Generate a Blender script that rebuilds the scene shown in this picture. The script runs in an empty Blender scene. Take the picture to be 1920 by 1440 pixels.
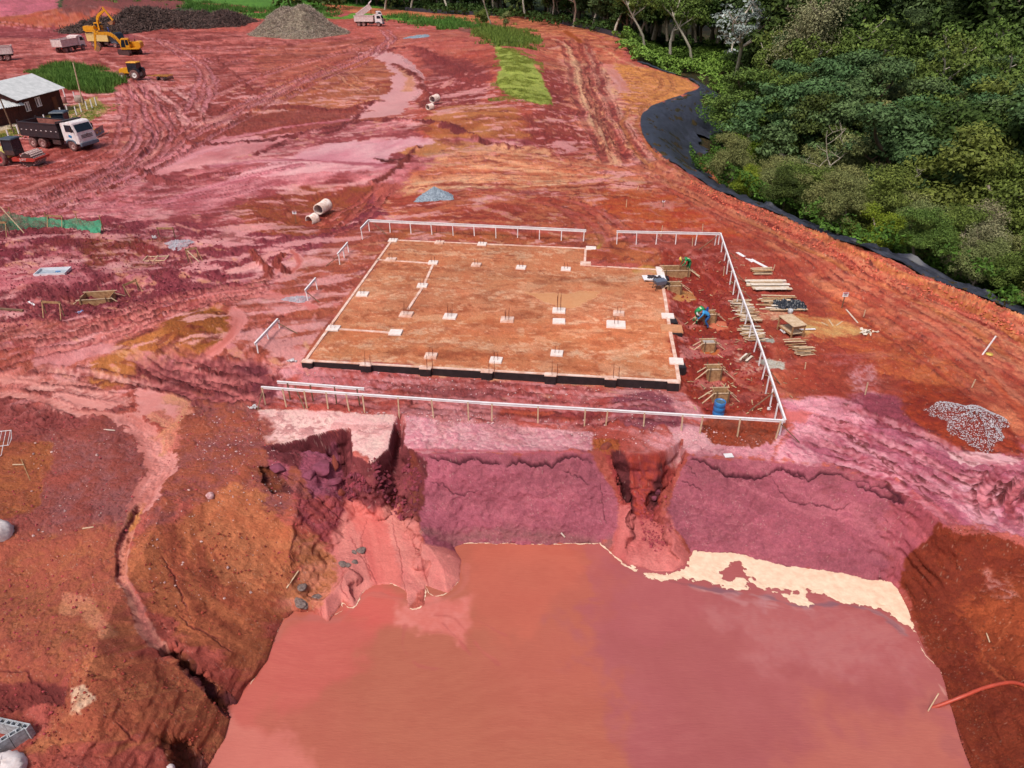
import bpy, bmesh, math, random
import numpy as np
from mathutils import Vector, Matrix

# ------------------------------------------------------------------ camera, world, sun
C = bpy.data.collections.new("scene")
bpy.context.scene.collection.children.link(C)
S = bpy.context.scene
CAMH, PITCH, F = 20.0, math.radians(31.6), 1331.0
cp, sp = math.cos(PITCH), math.sin(PITCH)
cam = bpy.data.cameras.new("camera")
cam.sensor_width = 36.0
cam.lens = F / 1920 * 36.0
cam.clip_start = 0.1
cam.clip_end = 3000
camo = bpy.data.objects.new("camera", cam)
camo.location = (0, 0, CAMH)
camo.rotation_euler = (math.pi / 2 - PITCH, 0, 0)
C.objects.link(camo)
S.camera = camo

SUN_EL, SUN_AZ = math.radians(58), math.radians(215)     # azimuth clockwise from +Y
w = bpy.data.worlds.new("World")
S.world = w
w.use_nodes = True
nt = w.node_tree
sky = nt.nodes.new('ShaderNodeTexSky')
sky.sky_type = 'NISHITA'
sky.sun_disc = False
sky.sun_elevation = SUN_EL
sky.sun_rotation = SUN_AZ
sky.air_density = 1.0
sky.dust_density = 6.0
sky.ozone_density = 1.0
bg = nt.nodes['Background']
nt.links.new(sky.outputs['Color'], bg.inputs['Color'])
bg.inputs['Strength'].default_value = 0.095
sl = bpy.data.lights.new("sun", 'SUN')
sl.energy = 2.35
sl.angle = math.radians(16)
sl.color = (1.0, 0.95, 0.88)
so = bpy.data.objects.new("sun", sl)
sd = Vector((math.sin(SUN_AZ) * math.cos(SUN_EL), math.cos(SUN_AZ) * math.cos(SUN_EL), math.sin(SUN_EL)))
so.rotation_euler = (-sd).to_track_quat('-Z', 'Y').to_euler()
C.objects.link(so)
vs = S.view_settings
vs.view_transform = 'Standard'
vs.look = 'None'
vs.gamma = 1.0
vs.use_curve_mapping = False
vs.exposure = 0.2
S.cycles.max_bounces = 6
S.cycles.diffuse_bounces = 3
S.cycles.transparent_max_bounces = 8

# ------------------------------------------------------------------ noise + geometry helpers
def lin(c):
    c = np.asarray(c, dtype=np.float64) / 255.0
    return np.where(c <= 0.04045, c / 12.92, ((c + 0.055) / 1.055) ** 2.4)
KAL = np.array([1.2, 1.2, 1.16])       # scene irradiance per channel: photo colour -> base colour
def alb(c):
    return np.clip(lin(c) / KAL, 0.003, 0.9)

_T = np.random.RandomState(7).rand(256, 256).astype(np.float32) * 2 - 1
def vn(x, y, s=0):
    x = x + s * 17.31; y = y + s * 41.77
    xi = np.floor(x).astype(np.int64); yi = np.floor(y).astype(np.int64)
    fx = (x - xi).astype(np.float32); fy = (y - yi).astype(np.float32)
    fx = fx * fx * (3 - 2 * fx); fy = fy * fy * (3 - 2 * fy)
    x0 = xi & 255; x1 = (xi + 1) & 255; y0 = yi & 255; y1 = (yi + 1) & 255
    a = _T[x0, y0]; b = _T[x1, y0]; c = _T[x0, y1]; d = _T[x1, y1]
    return a + (b - a) * fx + (c - a) * fy + (a - b - c + d) * fx * fy
def fbm(x, y, o=4, s=0):
    r = 0; a = 1.0; t = 0
    for k in range(o):
        r = r + a * vn(x * 2.03 ** k, y * 2.03 ** k, s + k * 3.1); t += a; a *= 0.55
    return r / t * 1.5
def sst(e0, e1, x):
    t = np.clip((x - e0) / (e1 - e0), 0, 1)
    return t * t * (3 - 2 * t)

def ray(px, py):
    px = np.asarray(px, float); py = np.asarray(py, float)
    v = py - 720
    return (px - 960), F * cp - v * sp, -(F * sp + v * cp)
def Pz(px, py, z=0.0):
    """photo pixel -> ground point at height z"""
    dx, dy, dz = ray(px, py)
    t = (z - CAMH) / dz
    return dx * t, dy * t

def seg_sd(x, y, pts, closed=True):
    """distance, nearest arc-length and side for a polyline / signed polygon"""
    n = len(pts)
    d2 = np.full(x.shape, 1e18); ins = np.zeros(x.shape, bool)
    for i in range(n if closed else n - 1):
        ax, ay = pts[i]; bx, by = pts[(i + 1) % n]
        ex, ey = bx - ax, by - ay
        wx = x - ax; wy = y - ay
        t = np.clip((wx * ex + wy * ey) / max(ex * ex + ey * ey, 1e-9), 0, 1)
        qx = wx - ex * t; qy = wy - ey * t
        d2 = np.minimum(d2, qx * qx + qy * qy)
        if closed:
            c = (ay > y) != (by > y)
            if ey != 0:
                ins ^= c & (wx < ex * wy / ey)
    d = np.sqrt(d2)
    return np.where(ins, -d, d) if closed else d
def curve_uv(x, y, pts):
    """signed side distance s, arc length u, end parameter for polyline"""
    d2 = np.full(x.shape, 1e18); U = np.zeros(x.shape); Sg = np.zeros(x.shape)
    L = 0.0
    for i in range(len(pts) - 1):
        ax, ay = pts[i]; bx, by = pts[i + 1]
        ex, ey = bx - ax, by - ay
        l = math.hypot(ex, ey) + 1e-9
        wx = x - ax; wy = y - ay
        t = np.clip((wx * ex + wy * ey) / (l * l), 0, 1)
        qx = wx - ex * t; qy = wy - ey * t
        q = qx * qx + qy * qy
        m = q < d2
        d2 = np.where(m, q, d2)
        U = np.where(m, L + t * l, U)
        Sg = np.where(m, np.sign(ex * wy - ey * wx), Sg)
        L += l
    return np.sqrt(d2) * Sg, U, L
def smooth(pts, k=6):
    pts = [np.array(p, float) for p in pts]
    if len(pts) < 3: return pts
    out = []
    P_ = [2 * pts[0] - pts[1]] + pts + [2 * pts[-1] - pts[-2]]
    for i in range(1, len(P_) - 2):
        a, b, c, d = P_[i - 1:i + 3]
        for j in range(k):
            t = j / k
            out.append(0.5 * (2 * b + (c - a) * t + (2 * a - 5 * b + 4 * c - d) * t * t + (3 * b - a - 3 * c + d) * t ** 3))
    out.append(pts[-1])
    return out
def pxl(s):
    v = [float(q) for q in s.split()]
    return list(zip(v[0::2], v[1::2]))
def pzl(s, z=0.0):
    return [tuple(float(q) for q in Pz(a, b, z)) for a, b in pxl(s)]

# ------------------------------------------------------------------ height of the site
ZC, ZW = -0.5, -4.0       # ground in front of the foundation, pond level
CREST = pzl("""150 1330 215 1150 262 1040 300 960 350 900 420 868 480 838 520 832 560 825 600 812 657 800 662 852
 700 868 728 840 738 795 750 772 762 790 756 835 792 852 900 850 1000 848 1100 850 1125 846 1165 842 1185 852 1230 850
 1262 838 1280 822 1288 848 1300 856 1350 860 1450 862 1540 870 1620 888 1680 915 1730 952 1775 988 1800 1002 1860 1004
 1930 1030 2020 1200 2120 1440""", ZC) + [(22, -8), (-16, -8), (-16, 9)]
SHORE = pzl("""385 1440 420 1385 432 1340 455 1300 480 1272 500 1240 515 1195 530 1160 548 1145 590 1146 615 1165
 640 1130 665 1138 680 1110 700 1098 735 1095 762 1108 766 1142 795 1135 798 1098 840 1112 862 1090 866 1050 850 1026
 880 1018 1000 1020 1125 1018 1150 1040 1185 1060 1225 1071 1262 1072 1284 1058 1296 1036 1380 1040 1500 1065 1600 1080
 1670 1092 1684 1106 1702 1145 1720 1190 1736 1228 1762 1255 1775 1300 1790 1340 1805 1390 1825 1440 1850 1500""", ZW) + [(15, -7), (-9, -7)]
CARVE = [  # (px py z halfwidth), wall slope
    ([(712, 872, -2.3, .7), (700, 930, -3.0, .8), (712, 1010, -3.5, 1.2), (730, 1095, -3.97, 1.6)], 2.2),
    ([(520, 850, -1.2, .2), (545, 866, -1.7, .4), (600, 862, -2.0, .45), (655, 880, -2.4, .4), (700, 905, -2.7, .4)], 4.0),
    ([(600, 1110, -3.9, .5), (650, 1030, -3.6, .6), (690, 960, -3.2, .5)], 1.0),
    ([(752, 800, -1.5, .1), (748, 850, -2.2, .2), (735, 880, -2.7, .3)], 5.0),
    ([(1206, 915, -2.2, .66), (1208, 955, -2.9, .52), (1212, 1010, -3.6, .9), (1220, 1068, -3.98, 1.5)], 3.4),
    ([(1150, 868, -1.4, .1), (1160, 905, -2.3, .14), (1180, 955, -2.95, .2)], 5.0),
    ([(1284, 852, -1.2, .1), (1268, 885, -2.0, .2), (1240, 920, -2.6, .25), (1220, 955, -3.0, .2)], 5.0),
]
def _carve_pts(c):
    return [(*[float(q) for q in Pz(a, b, z)], z, w_) for a, b, z, w_ in c]
CARVE = [(_carve_pts(c), s_) for c, s_ in CARVE]
FORE = pzl("""1150 96 1170 84 1200 118 1240 133 1290 148 1315 165 1290 178 1240 195 1215 210 1205 225 1207 250 1225 280
 1260 305 1300 330 1340 355 1400 380 1440 395 1500 422 1560 448 1627 470 1677 488 1790 530 1845 550 1920 582 2020 625 2300 730""") + [(200, 20), (300, 200), (120, 420), (60, 320)]
SLAB = pzl("572 675 735 450 1100 466 1096 500 1237 505 1256 610 1275 716")
HOLES = [("306 1240 335 1222 365 1238 392 1262 420 1256 455 1270 436 1296 402 1290 380 1278 340 1262", -2.2, 1.0, 5),
         ("306 1400 330 1386 372 1395 400 1418 425 1432 400 1452 320 1450", -2.8, 0.9, 4),
         ("490 912 520 908 556 940 520 944 497 935", -1.9, 0.4, 4)]
HOLES = [(pzl(a, z), dp, sl_) for a, z, dp, sl_ in HOLES]
MOUND = [  # px, py, radius x, radius y (m), height
    (390, 622, 3.3, 3.0, 0.55), (1200, 765, 2.2, 1.6, 0.7), (640, 360, 7, 5, -1.1), (600, 408, 3.6, 2.4, -0.8),
    (590, 480, 3, 2, .25), (190, 545, 3.0, 2.2, -0.8), (300, 475, 2.6, 1.6, -0.5), (90, 540, 3.0, 2.0, 0.5), (330, 560, 4, 2, .3), (60, 450, 6, 3, .5),
    (1325, 535, 1.7, 1.2, -0.3), (1340, 610, 1.7, 1.3, -0.35), (1335, 645, 1.6, 1.0, -0.3), (1350, 700, 1.5, 1.0, -0.3), (1270, 470, 2, 1.2, .15),
    (880, 240, 14, 14, 1.2), (850, 90, 16, 30, 1.8), (960, 140, 9, 40, 2.2), (640, 150, 12, 16, .5),
    (1818, 785, 3.2, 2.6, 0.5), (1700, 700, 5, 5, 0.25), (60, 45, 60, 14, 3.2), (200, 52, 15, 9, 3.0), (120, 52, 16, 8, 2.2), (40, 8, 60, 60, 7), (1210, 620, 6, 6, 0.0),
    (150, 1290, 3.2, 2.4, 0.7), (40, 900, 4, 3, -0.6), (20, 1050, 2.2, 2.0, -0.8), (20, 1320, 2.6, 1.6, -0.9), (180, 160, 14, 8, 0.9)]
MOUND = [(*[float(q) for q in Pz(a, b, 0)], rx, ry, h) for a, b, rx, ry, h in MOUND]

def h0(x, y):
    f = sst(37.5, 33.0, y)
    f = np.maximum(f, sst(9.2, 10.3, x - (y - 33) * 0.11) * sst(50.5, 47.5, y) * 0.75)
    return ZC * f
def height(x, y):
    x = np.asarray(x, float); y = np.asarray(y, float)
    z = h0(x, y)
    for mx, my, rx, ry, h in MOUND:
        q = ((x - mx) / rx) ** 2 + ((y - my) / ry) ** 2
        z = z + h * np.exp(-q * 1.1)
    # forest floor below the liner
    dF = -seg_sd(x, y, FORE)
    z = np.where(dF > 0, z - 4.5 * sst(0, 9, dF), z)
    # berm along the inner edge of the liner
    nb = np.clip(1 - np.abs(dF + 1.6) / 1.6, 0, 1) * (y < 78)
    z = z + 0.45 * nb
    # channels on the left slope
    out = z
    m = (y < 31) & (y > -12)
    if m.any():
        X = x[m]; Y = y[m]; zz = z[m]
        dC = -seg_sd(X, Y, CREST) + .12 * fbm(X * 1.1, Y * 1.1, 3, 71) * sst(27.4, 25.5, Y) ; dS = seg_sd(X, Y, SHORE)
        t = np.clip(dS, 0, None) / (np.clip(dS, 0, None) + np.clip(dC, 1e-4, None))
        left = sst(-6.0, -9.5, X)
        pr = t * (1 - left) + left * t ** 0.75
        hp = ZW + (zz - ZW) * pr + left * (.30 * fbm(X * .32, Y * .32, 3, 74) + .12 * fbm(X * .9, Y * .9, 3, 75)) * sst(0, 1.2, dS) * sst(0, 1.2, dC)
        for pts, sl_ in CARVE:
            s_, u_, L = curve_uv(X, Y, [(p[0], p[1]) for p in pts])
            us = [0.0]
            for i in range(len(pts) - 1): us.append(us[-1] + math.hypot(pts[i + 1][0] - pts[i][0], pts[i + 1][1] - pts[i][1]))
            zf = np.interp(u_, us, [p[2] for p in pts])
            wd = np.interp(u_, us, [p[3] for p in pts]) * (1 + .35 * vn(u_ * 2.5, u_ * 0, 3)) + .12 * fbm(X * 2.2, Y * 2.2, 3, 77)
            hp = np.minimum(hp, zf + np.clip(np.abs(s_) - wd, 0, None) * sl_)
        hp = np.maximum(hp, zz - 3.6 * np.clip(dC, 0, None))
        hp = np.where(dS < 0, ZW - 0.04 - 0.4 * np.clip(-dS / 2.0, 0, 1), np.maximum(hp, ZW + 0.015 + 0.04 * np.clip(dS, 0, 1)))
        zz2 = np.where(dC > 0, hp, zz)
        for hpts, dp, sl_ in HOLES:
            dh = -seg_sd(X, Y, hpts) + .22 * fbm(X * 1.3, Y * 1.3, 4, 72)
            zz2 = np.where(dh > 0, zz2 - np.minimum(dp, dh * sl_), zz2)
        out = z.copy(); out[m] = zz2
    ds = -seg_sd(x, y, SLAB)
    out = np.where(ds > 0.0, 0.0, out)
    return out
def P(px, py, dz=0.0):
    """photo pixels -> points on the terrain surface (first hit)"""
    px = np.atleast_1d(np.asarray(px, float)); py = np.atleast_1d(np.asarray(py, float))
    dx, dy, dz_ = ray(px, py)
    zs = np.concatenate([np.linspace(7.5, 1.0, 12), np.linspace(0.8, -5.0, 90)])
    T = (zs[:, None] - CAMH) / dz_[None, :]
    X = dx * T; Y = dy * T
    Hh = height(X.ravel(), Y.ravel()).reshape(X.shape)
    below = Hh >= zs[:, None]
    k = np.argmax(below, axis=0)
    k = np.where(below.any(axis=0), k, len(zs) - 1); k = np.maximum(k, 1)
    j = np.arange(len(px))
    a = (zs[k - 1] - Hh[k - 1, j]); b = (Hh[k, j] - zs[k])
    f = a / np.maximum(a + b, 1e-6)
    z = zs[k - 1] + (zs[k] - zs[k - 1]) * np.clip(f, 0, 1)
    t = (z - CAMH) / dz_
    return dx * t, dy * t, z
def P1(px, py):
    a, b, c = P(px, py)
    return Vector((float(a[0]), float(b[0]), float(c[0])))
def PL(s):
    q = pxl(s)
    a, b, c = P([p[0] for p in q], [p[1] for p in q])
    return list(zip(a.tolist(), b.tolist()))
def hz(x, y):
    return float(height(np.array([x]), np.array([y]))[0])
def mpp(py):
    """metres per photo pixel (horizontal) at row py on the ground"""
    return CAMH / (F * sp + (py - 720) * cp)
# ------------------------------------------------------------------ materials
MATS = {}
def mat(name, col, rough=0.7, var=0.12, scale=6.0, bump=0.0, metal=0.0, spec=0.5, col2=None, emis=None, island=0.0):
    if name in MATS: return MATS[name]
    m = bpy.data.materials.new(name); m.use_nodes = True
    n = m.node_tree; N = n.nodes; L = n.links
    b = N['Principled BSDF']
    b.inputs['Roughness'].default_value = rough
    b.inputs['Metallic'].default_value = metal
    b.inputs['Specular IOR Level'].default_value = spec
    tc = N.new('ShaderNodeTexCoord')
    nz = N.new('ShaderNodeTexNoise'); nz.inputs['Scale'].default_value = scale; nz.inputs['Detail'].default_value = 6
    nz.inputs['Roughness'].default_value = 0.65
    L.new(tc.outputs['Object'], nz.inputs['Vector'])
    mx = N.new('ShaderNodeMix'); mx.data_type = 'RGBA'
    c1 = alb(col); c2 = alb(col2) if col2 is not None else c1 * (1 - var * 2.2)
    c1b = np.clip(c1 * (1 + var), 0, .92) if col2 is None else c1
    rp = N.new('ShaderNodeMapRange'); rp.inputs['From Min'].default_value = 0.35; rp.inputs['From Max'].default_value = 0.65
    L.new(nz.outputs['Fac'], rp.inputs['Value'])
    L.new(rp.outputs['Result'], mx.inputs['Factor'])
    mx.inputs['A'].default_value = (*c1b, 1); mx.inputs['B'].default_value = (*np.clip(c2, 0.002, 1), 1)
    out = mx.outputs['Result']
    if island:
        g = N.new('ShaderNodeNewGeometry'); oi = N.new('ShaderNodeObjectInfo')
        hs = N.new('ShaderNodeHueSaturation')
        r1 = N.new('ShaderNodeMapRange'); r1.inputs['To Min'].default_value = 1 - island; r1.inputs['To Max'].default_value = 1 + island
        L.new(g.outputs['Random Per Island'], r1.inputs['Value'])
        r2 = N.new('ShaderNodeMapRange'); r2.inputs['To Min'].default_value = 0.5 - 0.045 * min(1, island * 2); r2.inputs['To Max'].default_value = 0.5 + 0.03 * min(1, island * 2)
        L.new(oi.outputs['Random'], r2.inputs['Value'])
        L.new(r1.outputs['Result'], hs.inputs['Value']); L.new(r2.outputs['Result'], hs.inputs['Hue'])
        L.new(out, hs.inputs['Color']); out = hs.outputs['Color']
    L.new(out, b.inputs['Base Color'])
    if bump:
        bp = N.new('ShaderNodeBump'); bp.inputs['Strength'].default_value = bump; bp.inputs['Distance'].default_value = 0.05
        L.new(nz.outputs['Fac'], bp.inputs['Height']); L.new(bp.outputs['Normal'], b.inputs['Normal'])
    if emis: pass
    MATS[name] = m
    return m

# ------------------------------------------------------------------ terrain sheet with painted soil colours
pk = (228, 150, 158); pp = (214, 126, 142); wp = (232, 176, 190); mv = (176, 84, 112); pr = (142, 56, 70)
rd = (172, 72, 62); dr = (118, 38, 36); og = (200, 112, 74); lo = (226, 152, 116); br = (166, 88, 44)
db = (92, 34, 38); pe = (214, 150, 104); rs = (196, 92, 88); gr = (92, 138, 48); lg = (160, 170, 80); gy = (178, 172, 172)

pys = [-14.0]
while pys[-1] < 1446:
    yy = pys[-1]; _, Y = Pz(960, yy)
    st = 1.65 if yy > 70 else .85
    if 23.2 < Y < 26.8: st = 0.62
    elif 26.8 <= Y < 29.6: st = 0.9
    elif Y <= 23.2: st = 1.3
    pys.append(yy + st)
Yr = [float(Pz(960, q)[1]) for q in pys]
Yr = [900, 700, 560, 470] + Yr + [11, 9, 6, 3, 0, -4]
Yr = np.array(Yr)
hw = (Yr * cp + CAMH * sp) * 960 / F * 1.03
NC = 1180
a_in = np.linspace(-1, 1, NC)
mar = 1 + np.concatenate([np.arange(1, 120) * .0036, [.45, .5, .6, .75, .95]])
ac = np.concatenate([-mar[::-1], a_in, mar])
hwc = np.maximum(hw, 9)
GX = hwc[:, None] * ac[None, :]; GY = np.repeat(Yr[:, None], len(ac), 1)
NR, NCC = GX.shape
x = GX.ravel(); y = GY.ravel()
Zb = height(x, y)
N = len(x)
col = np.zeros((N, 3), np.float32); wet = np.zeros(N, np.float32); dh = np.zeros(N, np.float32); rgh = np.full(N, 0.5, np.float32)
PXM = (y * cp + CAMH * sp) / F           # metres per photo pixel at each vertex
DC = np.full(N, -9.0); _m = y < 31
DC[_m] = -seg_sd(x[_m], y[_m], CREST) + .12 * fbm(x[_m] * 1.1, y[_m] * 1.1, 3, 71) * sst(27.4, 25.5, y[_m])
_x, _y = x, y
x = _x + .45 * Zb * (_y < 31); y = _y + 1.1 * Zb * (_y < 31)      # so that the grain also varies down steep faces
nA = fbm(x * .11, y * .11, 4, 1); nB = fbm(x * .5, y * .5, 4, 2); nC = fbm(x * 1.9, y * 1.9, 4, 3); nD = fbm(x * 6, y * 6, 3, 4); nE = vn(x * 19, y * 19, 5)
nG = fbm(x * .9, y * .9, 4, 8); WX_ = fbm(x * .3, y * .3, 3, 60) + .5 * fbm(x * 1.3, y * 1.3, 3, 61); WY_ = fbm(x * .3, y * .3, 3, 62) + .5 * fbm(x * 1.3, y * 1.3, 3, 63)
x, y = _x, _y
dYm = PXM * 1.65 * np.sqrt(y * y + 400) / 20
fD = sst(.45, .12, dYm); fC = sst(1.3, .4, dYm); fE = sst(.14, .05, dYm)
far = sst(40, 110, y)
DCn = DC + .05 * fbm(x * 2.6, y * 2.6, 3, 66) * (y < 31)
# multi-scale edge noise: finer near the camera, broader far away
nEdge = (nC * .6 + nD * .5) * (1 - far) + (nB * .7 + nC * .4) * far

def streak(px_, py_, ang, f=1.0, s=0):
    c, s_ = math.cos(ang), math.sin(ang)
    wv = fbm(px_ * .12, py_ * .12, 2, 40 + s) * 2.2
    u = px_ * c + py_ * s_; v = -px_ * s_ + py_ * c + wv
    pt = np.clip(.55 + 1.1 * fbm(px_ * .16, py_ * .16, 3, 44 + s), .15, 1.2)
    dy = np.sqrt(py_ * py_ + 400) * (py_ * cp + CAMH * sp) / F * 1.65 / 20
    return (fbm(u * .25 * f, v * 1.3 * f, 4, 11 + s) * .75 + fbm(u * 1.1 * f, v * 4.0 * f, 3, 15 + s) * .55 * sst(.8, .2, dy)) * pt + .5 * fbm(px_ * .4 * f, py_ * .4 * f, 4, 47 + s) + .25 * fbm(px_ * 2.2 * f, py_ * 1.6 * f, 3, 48 + s)
def angpx(p, q):
    a = Pz(*p); b = Pz(*q)
    return math.atan2(float(b[1] - a[1]), float(b[0] - a[0]))
def sel(pts, pad):
    xs = [p[0] for p in pts]; ys = [p[1] for p in pts]
    return np.nonzero((x > min(xs) - pad) & (x < max(xs) + pad) & (y > min(ys) - pad) & (y < max(ys) + pad))[0]
def put(ix, m, c1, c2, mix, rough, wetv, hgt=0.0):
    cc = np.array(c1, np.float32)[None] * (1 - mix[:, None]) + np.array(c2, np.float32)[None] * mix[:, None]
    m = m.astype(np.float32)
    col[ix] = col[ix] * (1 - m[:, None]) + cc * m[:, None]
    rgh[ix] = rgh[ix] * (1 - m) + rough * m
    wet[ix] = wet[ix] * (1 - m) + wetv * m
    if hgt: dh[ix] += hgt * m
_sd = [0]
def Z(poly, c1, c2, kind='c', ang=0.0, soft=6, amp=8, rough=0.5, wetv=0.0, con=1.0, op=1.0, hgt=0.0, bias=0.0, world=False, on=None):
    """zone: polygon in photo pixels; soft / amp in photo pixels at the zone's distance"""
    pts = poly if world else PL(poly)
    cyy = np.mean([p[1] for p in pts]); k = (cyy * cp + CAMH * sp) / F
    sf = max(soft * k, .02); am = amp * k
    ix = sel(pts, (sf + am) * 2)
    if not len(ix): return
    _sd[0] += 1
    d = seg_sd(x[ix] + WX_[ix] * am * 1.7, y[ix] + WY_[ix] * am * 2.2, pts) + nEdge[ix] * am * 1.5
    m = sst(sf, -sf, d) * op
    if on == 'c': m = m * (DCn[ix] > -.01)
    if on == 'p': m = m * (DCn[ix] <= 0.0)
    if kind == 's': nn = streak(x[ix], y[ix], ang, 1.0 if cyy < 70 else .5, _sd[0])
    elif kind == 'f': nn = nD[ix] * .8 + nE[ix] * .35 + nC[ix] * .4
    elif kind == 'w': nn = nA[ix] + nB[ix] * .6
    else: nn = nB[ix] * .55 + nC[ix] * .6 + nD[ix] * .45
    mix = np.clip(.5 + bias + nn * con, 0, 1)
    put(ix, m, c1, c2, mix, rough, wetv, hgt)
def R(line, wpx, c1, c2, soft=4, amp=5, rough=0.5, wetv=0.0, con=1.0, op=1.0, hgt=0.0, bias=0.0, taper=0.0, sm=True, st=1.0):
    """ribbon along a polyline, with streaks running along it; wpx = half width in photo px"""
    pts = PL(line)
    if sm: pts = [tuple(p) for p in smooth(pts)]
    cyy = np.mean([p[1] for p in pts]); k = (cyy * cp + CAMH * sp) / F
    wd = wpx * k; sf = max(soft * k, .015); am = amp * k
    ix = sel(pts, wd + 2 * (sf + am))
    if not len(ix): return
    _sd[0] += 1
    s_, u, L_ = curve_uv(x[ix] + WX_[ix] * am * .8, y[ix] + WY_[ix] * am * .8, pts)
    e = np.clip(np.minimum(u, L_ - u) / max(L_ * .25, .01), 0, 1) ** .5 if taper else 1.0
    ww = wd * (1 - taper + taper * e) * (1 + .25 * vn(u / (wd * 4 + .3), u * 0, _sd[0]))
    d = np.abs(s_) - ww + nEdge[ix] * am * 1.6
    m = sst(sf, -sf, d) * op
    f_ = st * (1.0 if cyy < 70 else .5)
    nn = fbm(u * .25 * f_, s_ * 2.4 * f_, 4, 30 + _sd[0]) * .8 + fbm(u * .8 * f_, s_ * 7 * f_, 2, 50 + _sd[0]) * .4
    mix = np.clip(.5 + bias + nn * con, 0, 1)
    put(ix, m, c1, c2, mix, rough, wetv)
    if hgt: dh[ix] += (hgt * np.clip(1 - (s_ / np.maximum(ww, .01)) ** 2, 0, 1) * (0.6 + .6 * nD[ix] + .3 * nB[ix])).astype(np.float32)
def T(line, gauge=1.0, wid=.26, cr=pp, ce=dr, depth=.07, op=.8, lugs=True, sm=True):
    """pair of tyre ruts following a polyline; wet floor colour cr, thrown-up edge ce"""
    pts = PL(line)
    if sm: pts = [tuple(p) for p in smooth(pts)]
    ix = sel(pts, gauge + 1.2)
    if not len(ix): return
    s_, u, L_ = curve_uv(x[ix], y[ix], pts)
    _sd[0] += 1
    s_ = s_ + .45 * vn(u * .17, u * 0, _sd[0]) + .12 * vn(u * 1.3, u * 0, _sd[0] + 5)
    e = sst(0, 2.5, u) * sst(0, 2.5, L_ - u) * (np.clip(.9 + .6 * vn(u * .22, s_ * .2, _sd[0] + 9), 0, 1))
    dd = np.abs(np.abs(s_) - gauge)
    k = PXM[ix]; wv = np.maximum(wid, k * 2.1)
    fl = sst(wv * 1.15, wv * .7, dd + nD[ix] * .06)
    ed = sst(wv * .55, 0, np.abs(dd - wv * 1.45) + nC[ix] * .12) * np.clip(.8 + nD[ix], 0, 1)
    lug = .5 + .5 * np.sin(u * 14 + np.abs(s_) * 9) if lugs else 0.5
    near = sst(85, 45, y[ix])
    put(ix, ed * op * e, ce, db, np.clip(.35 + nD[ix], 0, 1), .8, .0)
    mm = np.clip(nC[ix] * .8 + .3 + .5 * (lug - .5) * near, 0, 1)
    put(ix, fl * op * e, cr, ce, mm, .35, .45)
    dh[ix] += (e * (ed * depth * 1.1 - fl * depth * (1 + .5 * (lug - .5) * near))).astype(np.float32)
# ---- base layer
put(np.arange(N), np.ones(N), rd, rs, np.clip(.45 + nA * .5 + nC * .4, 0, 1), .6, 0)
H_ = angpx((100, 500), (900, 480))
# far land
Z("-400 -14 2400 -14 2400 70 1190 74 1100 50 1000 32 900 28 700 20 560 16 350 30 -400 60", (70, 84, 44), (44, 56, 30), 'c', amp=3, rough=.9)
Z("-300 20 400 60 760 60 940 90 1000 140 1000 260 820 260 700 330 500 470 -300 420", rs, rd, 's', angpx((200, 300), (700, 90)), rough=.6, con=1.3)
# left plateau pink streaks
Z("-200 50 470 60 700 70 690 100 480 170 380 300 200 400 -200 420", (200, 102, 100), (140, 52, 48), 's', angpx((0, 130), (500, 110)), con=1.6, bias=.16, rough=.6)
Z("-60 -14 110 -14 108 12 60 32 -80 40", (200, 96, 120), (176, 84, 100), 's', angpx((20, 30), (70, -10)), soft=3, amp=3, rough=.4)
Z("-60 32 40 28 200 34 270 36 292 54 200 60 60 50 -60 44", (176, 82, 56), (160, 66, 50), 'c', soft=3, amp=3, rough=.7)
Z("-60 44 60 50 250 60 250 74 100 72 -60 70", (150, 60, 66), (130, 46, 52), 's', H_, soft=3, amp=4, rough=.8)
# red-brown ground in the loop and beyond
Z("470 90 700 70 740 110 760 180 700 250 560 260 430 250 500 160", (186, 92, 78), (150, 64, 52), 's', angpx((500, 260), (700, 120)), con=1.2)
Z("560 140 700 105 735 135 720 190 640 225 520 235 470 200", (190, 104, 74), (160, 72, 54), 's', angpx((500, 260), (700, 120)), con=1.1)
Z("700 60 850 60 940 90 1010 200 1040 300 900 280 800 250 780 190 800 120 760 90 700 85", (188, 84, 66), (160, 60, 52), 's', angpx((750, 240), (980, 90)), con=1.2, rough=.6)
Z("780 95 880 110 930 140 900 200 840 215 790 195 800 140", (156, 60, 58), (120, 42, 44), 'c', soft=8, amp=8, rough=.9)
Z("820 200 960 200 1010 250 1000 300 900 290 800 260 790 235", (190, 110, 66), (170, 84, 50), 's', angpx((820, 250), (980, 230)), soft=8)
Z("700 60 900 58 930 90 840 100 720 90", (196, 100, 84), (172, 72, 66), 's', H_, soft=6, rough=.6)
# centre: mid pink fan of mud
Z("180 330 400 260 560 230 760 225 800 262 1000 262 1060 300 760 345 700 340 560 350 430 430 200 430 0 420", (208, 112, 124), (150, 58, 64), 's', angpx((200, 400), (800, 270)), con=1.7, bias=.12, rough=.5, wetv=.2)
Z("760 330 900 262 1000 275 1180 300 1230 345 1100 360 900 350 760 370", (226, 150, 118), (192, 96, 70), 's', angpx((780, 345), (1150, 330)), con=1.5)
Z("720 372 900 358 1100 372 1240 420 1190 440 900 420 700 405", (196, 98, 70), (160, 58, 46), 's', angpx((780, 380), (1100, 380)), con=1.3)
Z("750 275 800 262 900 268 880 290 800 296 745 290", (184, 100, 62), (206, 128, 84), 's', H_, soft=6, amp=6)
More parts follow.
